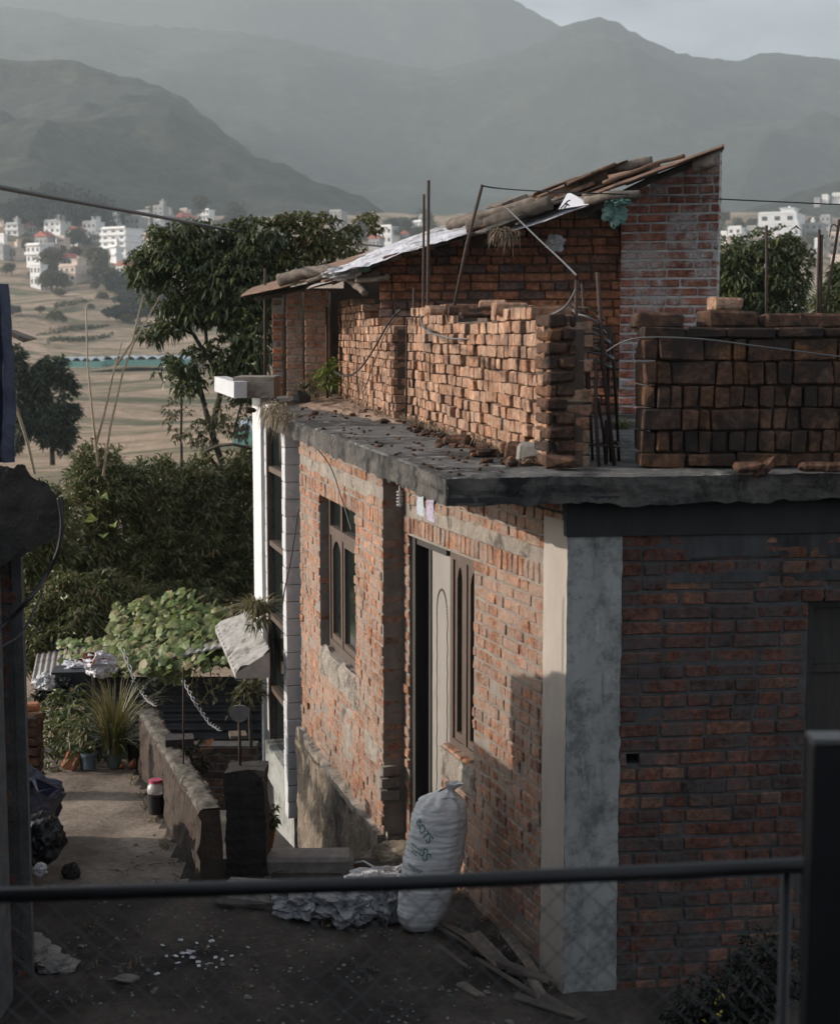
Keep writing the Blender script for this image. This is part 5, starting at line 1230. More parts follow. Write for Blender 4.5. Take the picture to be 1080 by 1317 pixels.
crown([PB(300, 520, Y1, 34, 50), PB(262, 540, Y1, 26, 40), PB(225, 540, Y1, 16, 30), PB(322, 470, Y1, 18, 40)], 230, .09, .035, 6, .6, 'withered_crown', L['sparse'], t1)
# right-hand trees behind the parapet
t3 = thing('mango_tree', 'dense round-topped tree with long leaves between the mortared shed pier and the right edge rebars', 'tree', tuple(P(985, 470, 24)))
limbs([([P(985, 520, 24), P(982, 430, 24), P(975, 340, 24)], .1, .03), ([P(982, 430, 24), P(940, 360, 24)], .04, .015)], 'trunk', M['bark_dark'], t3)
crown([PB(990, 318, 24, 40, 24), PB(960, 345, 24, 44, 36), PB(1005, 350, 24, 38, 44), PB(938, 345, 24, 30, 40), PB(950, 390, 24, 40, 32), PB(1005, 400, 24, 38, 30), PB(975, 372, 24, 60, 50), PB(925, 385, 24, 30, 35)], 1350, .16, .05, 7, .5, 'crown', L['tree'], t3)
t4 = thing('mango_tree', 'smaller leafy tree cut by the right edge, behind the leaning rebar', 'tree', tuple(P(1085, 470, 22)))
limbs([([P(1085, 520, 22), P(1088, 400, 22), P(1080, 350, 22)], .08, .03)], 'trunk', M['bark_dark'], t4)
crown([PB(1072, 395, 22, 26, 28), PB(1095, 370, 22, 30, 40), PB(1078, 352, 22, 12, 12), PB(1060, 415, 22, 18, 14)], 420, .15, .05, 7, .5, 'crown', L['tree'], t4)
# dark round tree in the valley at the left
t2 = thing('dark_tree', 'dark rounded evergreen tree standing alone on the valley floor behind the broken slab', 'tree', tuple(P(68, 592, 70)))
limbs([([P(68, 598, 70), P(67, 560, 70), P(60, 500, 70)], .12, .06), ([P(67, 560, 70), P(85, 540, 70)], .1, .05)], 'trunk', M['bark_dark'], t2)
crown([PB(66, 478, 70, 20, 16), PB(50, 492, 70, 18, 18), PB(82, 500, 70, 16, 16), PB(40, 520, 70, 26, 28), PB(72, 528, 70, 22, 22), PB(92, 530, 70, 12, 10), PB(20, 480, 70, 14, 34), PB(30, 545, 70, 20, 16), PB(60, 560, 70, 22, 12), PB(90, 560, 70, 14, 9), PB(82, 575, 70, 12, 6), PB(18, 560, 70, 16, 20)], 1500, .38, .15, 6, .3, 'crown', L['far_evergreen'], t2)
# shrubs filling the slope between path and valley
gS = 'tall willowy shrubs on the slope behind the path'
for (blobs, n_, lab, bx, by, Yb) in [
    ([PB(60, 700, 18.4, 40, 70), PB(40, 760, 18.4, 40, 60)], 620, 'leftmost willowy shrub rising behind the black hose', 55, 860, 18.4),
    ([PB(125, 620, 19.4, 36, 45), PB(115, 690, 19.1, 46, 60), PB(150, 660, 19.4, 40, 60)], 820, 'tallest willowy shrub at the foot of the three bare canes', 125, 860, 19.4),
    ([PB(200, 650, 19.9, 44, 60), PB(190, 730, 19.5, 50, 60)], 760, 'willowy shrub in the middle, directly left of the broad tree base', 195, 860, 19.9),
    ([PB(262, 650, 20.3, 40, 60), PB(262, 730, 19.9, 44, 60)], 720, 'dense willowy shrub under the withered limbs of the broad tree', 262, 850, 20.3),
    ([PB(312, 640, 20.7, 34, 60), PB(305, 730, 20.3, 40, 60)], 620, 'willowy shrub pressed against the white house pillar', 312, 850, 20.7),
    ([PB(95, 790, 17.5, 50, 50), PB(50, 830, 17.3, 36, 40), PB(130, 770, 17.9, 36, 30)], 620, 'lowest shadowed shrub above the crumpled white sheet', 90, 900, 17.5),
    ([PB(165, 780, 18.5, 50, 34), PB(230, 780, 18.9, 50, 26)], 380, 'shadowed shrub just behind the pumpkin vine', 190, 860, 18.7)]:
    s_ = thing('willow_shrub', lab, 'shrub', tuple(P(bx, by, Yb)), gS)
    pts_ = []
    for bl in blobs:
        for k in range(4):
            top = Vector(bl[0]) + Vector((rnd.uniform(-.6, .6) * bl[1][0], rnd.uniform(-.4, .4) * bl[1][1], bl[1][2] * rnd.uniform(.2, .8)))
            pts_.append(([P(bx + rnd.uniform(-12, 12), by, Yb), Vector(bl[0]) + Vector((rnd.uniform(-.3, .3) * bl[1][0], 0, -bl[1][2] * .4)), top], .022, .007))
    limbs(pts_, 'stem', M['bark'], s_)
    crown(blobs, int(n_ * 1.7), .15, .030, 8, .40, 'foliage', L['bush'], s_, up=.5)
    crown([(b[0] + Vector((0, 0, b[1][2] * .45)), (b[1][0] * .9, b[1][1], b[1][2] * .65)) for b in blobs], int(n_ * .18), .17, .032, 7, .5, 'young_foliage', L['yellow'], s_, up=.5)
big = MB()
for (px, py) in ((112, 655), (126, 668), (135, 690), (145, 676), (128, 640)):
    big.leaf(P(px, py, 17.6), Vector((rnd.uniform(-.6, .6), -.4, .1)), .17, .13, .15, .25)
tag(big.build('creeper', L['fresh']), 'few broad bright green leaves climbing the tallest shrub', 'creeper')
gN = 'bare canes sticking up out of the shrubs'
for (pts_, lab) in [([(127, 600), (120, 540), (113, 470), (111, 395)], 'left straight bare cane'), ([(124, 570), (135, 530), (146, 480), (157, 440)], 'middle short bare cane bending right'), ([(133, 612), (142, 550), (158, 480), (175, 435), (207, 380)], 'right longest bare cane leaning toward the broad tree'), ([(150, 470), (170, 440), (185, 378)], 'thin twig crossing behind the leaning cane')]:
    m_ = MB(); m_.tube([P(x, y, 18.2) for x, y in pts_], .017, 7, r1=.008); tag(m_.build('cane', M['cane'], smooth=True), lab, 'cane', gN)
# pumpkin vine
vn = MB()
def vleaf(p, s_, tilt):
    nrm = Vector((tilt[0], tilt[1], 1)).normalized(); a = Vector((1, 0, 0)); a = (a - nrm * a.dot(nrm)).normalized(); b_ = nrm.cross(a); n_ = 10; r0 = rnd.random() * 6.28
    vs = [p + nrm * s_ * .12]
    for k in range(n_):
        an = r0 + 2 * math.pi * k / n_; rr = s_ * (1 if k % 2 == 0 else .78) * rnd.uniform(.9, 1.1); vs.append(p + (a * math.cos(an) + b_ * math.sin(an)) * rr - nrm * (.1 * s_ * rnd.random()))
    vn.add(vs, [(0, 1 + k, 1 + (k + 1) % n_) for k in range(n_)])
for k in range(1500):
    f_ = rnd.random(); px = 145 + 165 * f_; top = 812 - 42 * math.sin(math.pi * min(1, (f_ * .9 + .12))) ** .6 + 6 * math.sin(px * .2); v_ = rnd.random()
    py = top + (868 - 18 * f_ - top) * v_; Yv = 17.2 - 2.2 * v_
    p = P(px + rnd.gauss(0, 4), py + rnd.gauss(0, 4), Yv + rnd.uniform(-.15, .15)); vleaf(p, rnd.uniform(.028, .075), (rnd.gauss(-.5, .5), rnd.gauss(-.6, .5)))
for k in range(240):
    p = P(75 + rnd.random() * 90, 822 + rnd.random() * 46, 15 + rnd.random() * 2); vleaf(p, rnd.uniform(.025, .055), (rnd.gauss(-.5, .5), rnd.gauss(-.6, .5)))
for k in range(120):
    f_ = rnd.random(); px = 190 + 50 * f_; p = P(px + rnd.gauss(0, 3), 850 + 28 * rnd.random(), 15.05); vleaf(p, rnd.uniform(.03, .06), (rnd.gauss(-.3, .5), rnd.gauss(-1.2, .5)))
vno = vn.build('pumpkin_vine', L['vine']); tag(vno, 'bright pumpkin vine sprawling over the shack roof', 'vine')
ts = MB()
for (pts_) in ([(240, 855), (262, 872), (268, 890), (258, 905), (262, 920)], [(255, 850), (246, 880), (250, 900), (268, 905)], [(297, 868), (285, 882), (270, 888), (262, 898)], [(205, 862), (215, 880), (200, 895)], [(270, 850), (272, 880), (276, 900)], [(280, 845), (272, 862), (262, 866)]):
    ts.tube([P(x, y, 15.0) for x, y in pts_], .006, 5)
for k in range(60):
    ts.leaf(P(262 + rnd.gauss(0, 18), 885 + rnd.gauss(0, 14), 15), Vector((rnd.gauss(0, 1), rnd.gauss(0, 1), -.5)), .06, .03, .2, .3)
ts.build('tendril', L['grass'], vno)
# plants and pots at the end of the path
def blades(c, n_, h_, w_, mat, lab, name, cat, lean=.35, group=None, w=.010, arch=.9, mb_only=False):
    m_ = MB()
    for k in range(n_):
        a = rnd.uniform(0, 2 * math.pi); hh = h_ * rnd.uniform(.5, 1.05); o_ = Vector((math.cos(a), math.sin(a), 0)); side_ = Vector((-o_.y, o_.x, 0)); st2 = Vector(c) + o_ * w_ * rnd.random() * .4
        ln = lean * rnd.uniform(.2, 1.3); N_ = 7; vs = []
        for i in range(N_):
            f = i / (N_ - 1); p = st2 + o_ * hh * ln * f * f * 1.4 + Vector((0, 0, hh * (f - arch * .35 * ln * 2.2 * f ** 3))); ww = w * (1 - f) ** .6 * (1 if i else .6)
            vs += [p - side_ * ww, p + side_ * ww]
        m_.add(vs, [(2 * i, 2 * i + 1, 2 * i + 3, 2 * i + 2) for i in range(N_ - 1)])
    if mb_only: return m_
    return tag(m_.build(name, mat, origin=tuple(c)), lab, cat, group)
gz0 = lambda px, py: G(px, py, 0)
q = G(148, 985, 0); q = Vector((q.x, 12.0, 0))
blades((q.x, q.y, .12), 260, .72, .22, L['grass'], 'tall tuft of dry ornamental grass in a pot at the end of the path', 'ornamental_grass', 'grass plant', .45, w=.006)
blades((q.x + .02, q.y - .02, .12), 60, .35, .2, L['pot'], 'green strap leaves around the foot of the ornamental grass', 'strap_leaf_plant', 'plant', .9, w=.012)
def potm(x, y, r, h_, mat, lab, z=0):
    m_ = MB(); prf = [(.72, 0), (.9, .75), (1.0, .82), (1.0, 1.0), (.9, 1.0), (.86, .85), (0.01, .84)]
    m_.grid(lambda u, v: (x + r * prf[int(round(v * 6))][0] * math.cos(2 * math.pi * u), y + r * prf[int(round(v * 6))][0] * math.sin(2 * math.pi * u), z + h_ * prf[int(round(v * 6))][1]), 22, 7, closed_u=True)
    return tag(m_.build('plant_pot', mat), lab, 'plant pot', 'plant pots at the end of the path')
potm(q.x, q.y, .075, .16, M['greenpot'], 'grey green pot holding the tall ornamental grass')
xx = PX(104, 11.95); potm(xx, 11.95, .068, .13, M['bluepot'], 'blue grey pot at the front of the plants left of the ornamental grass')
potm(PX(167, 12.1), 12.1, .09, .2, M['blackpot'], 'large dark pot close to the far post of the low wall')
gK = 'leafy pot plants crowded at the end of the path'
for (px, py, Y_, n_, Lf, Wf, mt, lab) in [(104, 950, 11.95, 26, .13, .03, 'pot', 'leafy plant growing in the blue grey pot'), (72, 955, 12.1, 34, .12, .03, 'pot', 'fern-like plant at the left end of the path plants'), (88, 915, 12.5, 30, .15, .045, 'pot', 'broad-leaved plant behind the blue grey pot'), (60, 985, 12.0, 22, .07, .03, 'pot', 'small low plant at the left verge of the path end'), (128, 965, 12.2, 22, .13, .02, 'dark', 'dark spiky plant between the blue grey pot and the grass'), (160, 945, 12.3, 20, .14, .016, 'pot', 'spiky green plant leaning on the far post'), (75, 900, 13.1, 60, .13, .04, 'dark', 'dark leafy plant in the shade under the crumpled sheet'), (190, 900, 12.9, 20, .12, .04, 'dark', 'shaded leafy plant behind the far post'), (250, 985, 11.8, 46, .14, .03, 'dark', 'dark drooping plant behind the middle post of the low wall'), (350, 780, 14.2, 1, .1, .03, 'pot', '')]:
    if not lab: continue
    c_ = P(px, py, Y_); base = Vector((c_.x, Y_, min(0.0, c_.z) if Y_ < 12.3 else c_.z - .45)); s_ = thing('pot_plant', lab, 'plant', tuple(base), gK)
    limbs([([base, c_ + Vector((rnd.gauss(0, .05), 0, 0))], .008, .004) for _ in range(3)], 'stem', M['bark'], s_, 5)
    crown([(c_, (.17, .15, .15))], n_, Lf, Wf, 6, .45, 'foliage', L[mt], s_)
ba = MB()
for (px, py) in ((86, 912), (82, 930)): ba.leaf(P(px - 8, py + 4, 12.4), Vector((1, -.1, .35)), .22, .07, .2, .1)
tag(ba.build('banana_leaf', L['fresh']), 'two broad sunlit leaves rising behind the blue grey pot', 'leaf')
cr = MB(); gk = 'rubble'; 
for (px, py, s_, lab) in [(85, 992, .13, 'reddish broken tile leaning left of the blue grey pot'), (77, 985, .15, 'tall reddish stone slab leaning behind the small low plant'), (162, 992, .09, 'orange lump of brick at the foot of the far post'), (147, 988, .05, 'small orange brick chip below the grey green pot')]:
    b = MB(); c_ = Vector((PX(px, 11.95), 11.95, 0)); b.brick((c_.x, c_.y, s_ * .45), (s_ * .5, .08, s_), Matrix.Rotation(.4, 3, 'Y'), .015, .01); tag(b.build('tile_piece', M['terracotta']), lab, 'broken tile', 'broken tiles among the pots')
crumple('crumpled_sheet', P(128, 853, 13.2), (.27, .2, .22), M['tarp'], 'crumpled bright white plastic sheet with orange stains above the ornamental grass', 'plastic sheet', 44, .45)
crumple('crumpled_sheet', P(100, 858, 13.5), (.28, .2, .10), M['tarp'], 'flat white plastic scraps left of the bright crumpled sheet', 'plastic sheet', 47, .6)
crumple('crumpled_sheet', P(58, 877, 13.0), (.16, .15, .14), M['bag'], 'dull pinkish crumpled bag at the left end of the plastic scraps', 'plastic sheet', 49, .5)
sm2 = MB()
for k in range(9):
    a = rnd.random() * 6.28; r_ = rnd.random() * .07; sm2.leaf(P(120 + rnd.gauss(0, 7), 848 + rnd.gauss(0, 6), 13.06), Vector((math.cos(a), -.5, math.sin(a))), .07, .05, .1, .1)
tag(sm2.build('dead_leaf', M['terracotta']), 'orange dead leaves lying on the bright crumpled sheet', 'leaves', kind='stuff')
m_ = MB(); m_.box(P(95, 880, 13.4), (.34, .3, .28), .1); tag(m_.build('crate', M['blackpot']), 'black crate under the white plastic scraps', 'crate')
# hanging plant on awning and small ones by the white house
hp = blades(tuple(P(331, 788, 13.9)), 120, .26, .25, L['grass'], 'spiky plant drooping over the ribbed awning of the white house', 'hanging_plant', 'plant', 1.3, w=.010)
crown([PB(333, 790, 13.7, 12, 16)], 50, .10, .02, 5, .8, 'foliage', L['sparse'], hp)
s_ = thing('potted_shrub', 'small green and reddish plant squeezed between the biggest post and the white house', 'plant', tuple(P(347, 1080, 11.5)))
crown([PB(347, 1052, 11.5, 8, 16)], 40, .06, .025, 6, .4, 'foliage', L['pot'], s_)
b = MB(); c_ = P(346, 1085, 11.5); b.brick(c_, (.07, .1, .25), Matrix.Rotation(.1, 3, 'Y'), .02, .015); tag(b.build('stone', M['terracotta']), 'narrow pinkish stone at the foot of the white house pier', 'stone')
s_ = thing('fern_plant', 'fern with yellow tips under the awning beside the white pillar', 'plant', tuple(P(322, 940, 14.6)))
limbs([([P(322, 960, 14.6), P(322, 880, 14.6)], .02, .01)], 'stem', M['bark_dark'], s_)
crown([PB(322, 893, 14.6, 12, 18)], 50, .13, .025, 6, .5, 'foliage', L['sparse'], s_)
# plants on the deck
s_ = thing('weed', 'bright green weed growing on the deck beside the sunlit shed wall', 'plant', tuple(G(425, 508, ZT)))
crown([(P(424, 482, 16.0), (.09, .08, .13))], 26, .11, .035, 6, .45, 'foliage', L['fresh'], s_); crown([(P(400, 494, 16.2), (.09, .08, .12))], 24, .08, .025, 6, .5, 'dull_foliage', L['sparse'], s_)
blades(tuple(G(798, 552, ZT)), 60, .16, .2, L['pot'], 'small green weed on the deck seen between the rebar cage and the parapet', 'weed', 'plant', .9, w=.007)

# ------------------------------------------------------------------ alley floor things
sk_ = thing('sack', 'tall bulging white woven sack with green print standing against the brick wall', 'sack', tuple(G(540, 1196, 0)))
S0 = G(538, 1200, 0); SH = .78
def sackp(u, v):
    an = 2 * math.pi * u; z = SH * v
    prf = [(0, .09), (.04, .12), (.12, .145), (.3, .168), (.5, .172), (.7, .168), (.84, .158), (.92, .135), (.97, .085), (1.0, .02)]
    for (a, ra_), (b2, rb3) in zip(prf, prf[1:]):
        if v <= b2: f = (v - a) / (b2 - a); r_ = ra_ + (rb3 - ra_) * f; break
    cx_ = S0.x + .02 * math.sin(v * 3.2) + .135 * v; cy_ = S0.y + .10 + .10 * v
    wr = .006 * math.sin(z * 190 + 9 * fbm(u * 3, v * 9, 1, 4)) * (.10 + v * .12) + .016 * fbm(math.cos(an) * 1.6, math.sin(an) * 1.6, v * 5, 5) + .010 * fbm(math.cos(an) * 2.2, math.sin(an) * 2.2, v * 22, 4) * (.3 + v)
    if v > .86: wr += .014 * math.sin(an * 9 + v * 4) * (1 - abs(v - .93) / .07 if abs(v - .93) < .07 else 0)
    r_ = r_ + wr if r_ > .05 else r_
    sag = -.03 * math.cos(an) * 0
    return Vector((cx_ + r_ * math.cos(an), cy_ + r_ * .92 * math.sin(an), z + (.05 * math.cos(an) * (v - .8) if v > .8 else 0)))
M['sack'] = surf('woven_white_sack', (.62, .63, .62), (.74, .75, .74), 7, .7, 90, .35, .004, (.52, .53, .52), 3, (.55, .7), sc3=(1, 1, 5))
m_ = MB(); m_.grid(sackp, 110, 180, closed_u=True); m_.build('body', M['sack'], sk_, smooth=True)
m_ = MB(); top = sackp(0, 1.0)
def kn(u, v):
    an = 2 * math.pi * u; r_ = [.05, .028, .018, .026, .038, .046][int(round(v * 5))] * (1 + .25 * math.sin(an * 5 + v * 3)); return (top.x + .02 + r_ * math.cos(an) + .03 * v, top.y - .04 + r_ * math.sin(an), top.z - .03 + .075 * v)
m_.grid(kn, 24, 6, closed_u=True); m_.build('tied_mouth', M['sack'], sk_)
m_ = MB(); c_ = P(583, 1037, 9.0)
m_.grid(lambda u, v: (c_.x + .042 * math.sin(v * math.pi) * math.cos(2 * math.pi * u), c_.y + .03 * math.sin(v * math.pi) * math.sin(2 * math.pi * u), c_.z + .036 * math.cos(v * math.pi)), 16, 9, closed_u=True)
tag(m_.build('black_lump', M['blackpot'], smooth=True), 'round black lump on top of the white sack', 'lump')
def sackmark(txt, size, u0, v0, rot, curve=0.0):
    cu = bpy.data.curves.new('mark', 'FONT'); cu.body = txt; cu.size = 1; cu.offset = .012; ob = bpy.data.objects.new('mark', cu); C.objects.link(ob)
    dg = bpy.context.evaluated_depsgraph_get(); me = bpy.data.meshes.new_from_object(ob.evaluated_get(dg)); bpy.data.objects.remove(ob)
    mk = MB(); vs = []
    for v in me.vertices:
        x, y = v.co.x * size, v.co.y * size; an = rot + curve * x; 
        xr = x * math.cos(an) - y * math.sin(an); yr = x * math.sin(an) + y * math.cos(an)
        uu = u0 + xr / (2 * math.pi * .17); vv = v0 + yr / SH; p = sackp(uu % 1, vv); cc = sackp((uu + .5) % 1, vv); out_ = (p - cc); out_.z = 0; vs.append(p + out_.normalized() * .0035)
    mk.v = vs; mk.f = [tuple(pp.vertices) for pp in me.polygons]; mk.m = [0] * len(mk.f); return mk
for (tx, sz, u0, v0, ro, cu_) in (('BOTS', .064, .595, .80, -.75, 0), ('SS', .075, .655, .60, -.85, 0)):
    sackmark(tx, sz, u0, v0, ro, cu_).build('printed_mark', M['ink_green'], sk_)
m_ = MB()
for (u0, v0, wd) in ((.59, .64, .09), (.595, .61, .06), (.60, .585, .05), (.60, .50, .10), (.60, .485, .09), (.59, .42, .11), (.60, .40, .08)):
    k = 0.0
    while k < wd:
        ln = rnd.uniform(.006, .013); a0, a1 = u0 + k / 1.07, u0 + (k + ln) / 1.07; vs = []
        for (uu, vv) in ((a0, v0 - k * .35), (a1, v0 - (k + ln) * .35), (a1, v0 - (k + ln) * .35 + .010), (a0, v0 - k * .35 + .010)):
            p = sackp(uu % 1, vv); cc = sackp((uu + .5) % 1, vv); o_ = p - cc; o_.z = 0; vs.append(p + o_.normalized() * .004)
        m_.add(vs, [(0, 1, 2, 3)]); k += ln + .004
m_.build('small_print', M['ink_green'], sk_)
gW = 'crumpled plastic sacks in front of the tall sack'
crumple('plastic_sack', G(392, 1172, 0) + Vector((0, 0, .06)), (.34, .3, .16), M['bag_dark'], 'wide translucent crumpled bag at the left end of the plastic heap', 'plastic sack', 61, .5, gW, 5)
crumple('plastic_sack', G(445, 1180, 0) + Vector((0, 0, .07)), (.34, .3, .2), M['bag_dark'], 'smoky crumpled bag in the middle of the plastic heap', 'plastic sack', 63, .5, gW, 5)
crumple('plastic_sack', G(470, 1170, 0) + Vector((0, -.05, .09)), (.26, .24, .2), M['bag'], 'pale crumpled bag with dirty folds in front of the smoky bag', 'plastic sack', 66, .55, gW, 5)
crumple('plastic_sack', G(497, 1178, 0) + Vector((.01, -.02, .10)), (.16, .22, .26), M['bag_dark'], 'dark glossy folded bag leaning on the foot of the tall sack', 'plastic sack', 69, .5, gW, 5)
crumple('plastic_sack', P(478, 1130, 9.3), (.30, .24, .10), M['bag'], 'pale flat sack lying at the back of the plastic heap above the rail', 'plastic sack', 72, .4, gW, 5)
fs = MB(); v_ = [P(455, 1130, 9.35), P(480, 1112, 9.5), P(520, 1104, 9.45), P(503, 1128, 9.3), P(480, 1140, 9.2)]
fs.shell(lambda u, v: v_[0].lerp(v_[2], u).lerp(v_[4].lerp(v_[3], u), v) + Vector((0, 0, .03 * math.sin(u * 5) + .02 * fbm(u * 5, v * 5, 2, 3))), 20, 12, .004); tag(fs.build('plastic_sheet', M['rag']), 'folded pale plastic sheet pointing up left of the tall sack', 'plastic sheet')
m_ = MB(); pts_ = [P(455, 1110, 9.7), P(468, 1108, 9.7), P(480, 1115, 9.6), P(488, 1126, 9.5)]; m_.tube(pts_, .008, 6); tag(m_.build('pipe_end', M['bag'], smooth=True), 'thin pale bent pipe behind the plastic heap', 'pipe')
# step stones at the edge of the sunken yard
m_ = MB(); m_.brick((G(388, 1140, 0).x, 9.74, .0), (.62, .26, .14), Matrix.Rotation(.02, 3, 'Z'), .02, .015); tag(m_.build('step_stone', M['stone']), 'long grey stone step at the edge of the sunken yard below the white pillar', 'step')
m_ = MB(); m_.brick((G(325, 1180, 0).x, 9.1, .02), (.45, .3, .10), Matrix.Rotation(-.1, 3, 'Z'), .03, .02); tag(m_.build('step_stone', M['stone']), 'flat grey slab lying in front of the biggest post', 'slab')
crumple('mound', (-.02, 10.0, -.2), (.9, .5, .5), M['dirtwall'], 'dark heap of earth between the wing foundation and the tall sack', 'earth heap', 81, .3, None, 5)
# plank pile
gJ = 'old planks and sticks thrown along the house wall'
pk = [((560, 1183), (640, 1228), .05, 'pale split stick nearest the foot of the tall sack'), ((570, 1195), (665, 1255), .04, 'thin stick lying below the pale split stick'), ((606, 1180), (625, 1206), .09, 'short broad board leaning on the house wall'), ((606, 1202), (650, 1245), .10, 'wide plank slanting down from the short broad board'),
      ((648, 1195), (698, 1262), .05, 'long narrow board leaning on the brick wall near the column'), ((614, 1233), (690, 1280), .045, 'long stick in the middle of the plank pile'), ((640, 1236), (705, 1262), .07, 'plank crossing under the long narrow board'), ((592, 1263), (618, 1283), .05, 'small pale chip of wood lying alone left of the planks'),
      ((685, 1262), (700, 1290), .05, 'short board end below the column foot'), ((700, 1280), (745, 1312), .07, 'thick board nearest the bottom edge below the column'), ((660, 1280), (740, 1310), .05, 'dark plank beside the thick board at the bottom edge'), ((560, 1215), (600, 1245), .03, 'thin twig-like stick left of the plank pile')]
for k, (a, b2, w_, lab) in enumerate(pk):
    pa_ = G(*a, .03 + .012 * k); pb_ = G(*b2, .02 + .008 * k)
    if k in (2, 4): pa_ = P(a[0], a[1], G(a[0], a[1] + 40, 0).y + .1)
    d = pb_ - pa_; c_ = (pa_ + pb_) / 2; X_ = d.normalized(); Y_ = Vector((0, 0, 1)).cross(X_).normalized(); Z_ = X_.cross(Y_); Mx = Matrix((X_, Y_, Z_)).transposed()
    m_ = MB(); m_.brick(c_, (d.length, w_, .018), Mx, .004, .010); tag(m_.build('plank', M['wood_grey'] if k in (0, 4, 7, 8, 3) else M['wood_pile']), lab, 'plank', gJ)
# chips of litter on the ground
gC2 = 'white scraps scattered on the alley floor'
cp = MB()
for k in range(34):
    q = G(255 + rnd.gauss(0, 26), 1225 + rnd.gauss(0, 13), .012); s_ = rnd.uniform(.006, .022)
    cp.brick((q.x, q.y, gz(q.x, q.y) + .012), (s_ * 1.6, s_, .004), Matrix.Rotation(rnd.random() * 3, 3, 'Z') @ Matrix.Rotation(rnd.gauss(0, .3), 3, 'X'), .001, .001)
tag(cp.build('paper_scraps', M['paper'], origin=(-1.1, 8.3, 0)), 'small white scraps scattered on the dark alley floor left of the planks', 'litter', kind='stuff')
pb2 = MB()
for k in range(900):
    x_ = rnd.uniform(-2.0, .6); y_ = rnd.uniform(7.4, 12.2); s_ = rnd.uniform(.004, .016) * (1 if rnd.random() < .93 else 2.2)
    if y_ > 9.8 and x_ > -1.4 - (y_ - 9.4) * .328: continue
    pb2.brick((x_, y_, gz(x_, y_) + s_ * .25), (s_ * 1.4, s_, s_ * .7), Matrix.Rotation(rnd.random() * 3, 3, 'Z'), s_ * .25, s_ * .15)
tag(pb2.build('pebbles', M['stone'], origin=(-1, 9, 0)), 'pebbles and crumbs scattered over the alley and the path', 'pebbles', kind='stuff')
tw = MB()
for k in range(150):
    x_ = rnd.uniform(-1.9, .5); y_ = rnd.uniform(7.4, 9.8); z_ = gz(x_, y_) + .01; a = rnd.random() * 6.28; l_ = rnd.uniform(.05, .18)
    tw.tube([(x_, y_, z_), (x_ + l_ * .5 * math.cos(a), y_ + l_ * .5 * math.sin(a), z_ + .012), (x_ + l_ * math.cos(a + .3), y_ + l_ * math.sin(a + .3), z_)], .0022, 4)
tag(tw.build('twigs', M['wood_pile'], origin=(-1, 8.5, 0)), 'thin twigs strewn over the dark alley floor', 'twigs', kind='stuff')
wd = MB()
for k in range(60):
    c_ = Vector((rnd.choice([rnd.uniform(-2.0, -1.5), rnd.uniform(-1.2, .4)]), rnd.uniform(7.6, 9.7), 0)) if k < 26 else Vector(tuple(along(RS0, RS1, rnd.uniform(.6, LR), .05)) + (0,))
    if k > 44: c_ = Vector((-1.35 - (rnd.uniform(9.5, 11.8) - 9.4) * .328 - .12, 0, 0)); c_.y = 9.4 + (-1.47 - c_.x) / .328
    c_.z = gz(c_.x, c_.y)
    for j in range(14):
        a = rnd.random() * 6.28; wd.leaf(c_ + Vector((rnd.gauss(0, .02), rnd.gauss(0, .02), 0)), Vector((math.cos(a), math.sin(a), rnd.uniform(.6, 2))), rnd.uniform(.03, .09), .007, .1, .3)
tag(wd.build('weeds', L['straw'], origin=(-1, 9, 0)), 'short dry weeds and grass tufts along the alley edges', 'weeds', kind='stuff')
crumple('rock', G(20, 1230, 0) + Vector((0, 0, .02)), (.42, .4, .16), M['stone'], 'low grey rock half buried at the bottom left', 'rock', 91, .3)
crumple('rock', G(75, 1240, 0) + Vector((0, 0, .0)), (.22, .2, .08), M['stone'], 'small grey rock right of the low rock at the bottom left', 'rock', 93, .3)
crumple('rock', G(92, 1125, 0) + Vector((0, 0, .02)), (.12, .1, .10), M['blackpost'], 'black stone on the path just above the rail', 'rock', 95, .3)
crumple('rock', G(163, 1258, 0), (.13, .08, .03), M['stone'], 'flat pale stone lying on the dark floor at the bottom left', 'rock', 96, .3)
# shrub bottom right with tiny yellow flowers
s_ = thing('dark_shrub', 'dark shrub with a few tiny yellow flowers at the bottom right behind the rail', 'shrub', (PX(925, 6.9), 6.9, 0))
limbs([([(PX(925, 6.9), 6.9, 0), P(900 + k * 22, 1230 + 12 * abs(k - 2), 6.9)], .012, .004) for k in range(5)], 'stem', M['bark_dark'], s_)
crown([PB(930, 1300, 6.9, 66, 60), PB(985, 1250, 6.9, 50, 60), PB(900, 1330, 6.9, 60, 40)], 700, .055, .022, 6, .3, 'foliage', L['dark'], s_)
fl_ = MB()
for (px, py) in ((923, 1276), (920, 1288), (926, 1282), (924, 1304), (929, 1281), (905, 1313), (928, 1300)):
    for k in range(3): fl_.leaf(P(px, py, 6.3), Vector((rnd.gauss(0, 1), rnd.gauss(0, 1), rnd.gauss(0, 1))), .014, .012, .1, .1)
fl_.build('flower', L['flower'], s_)
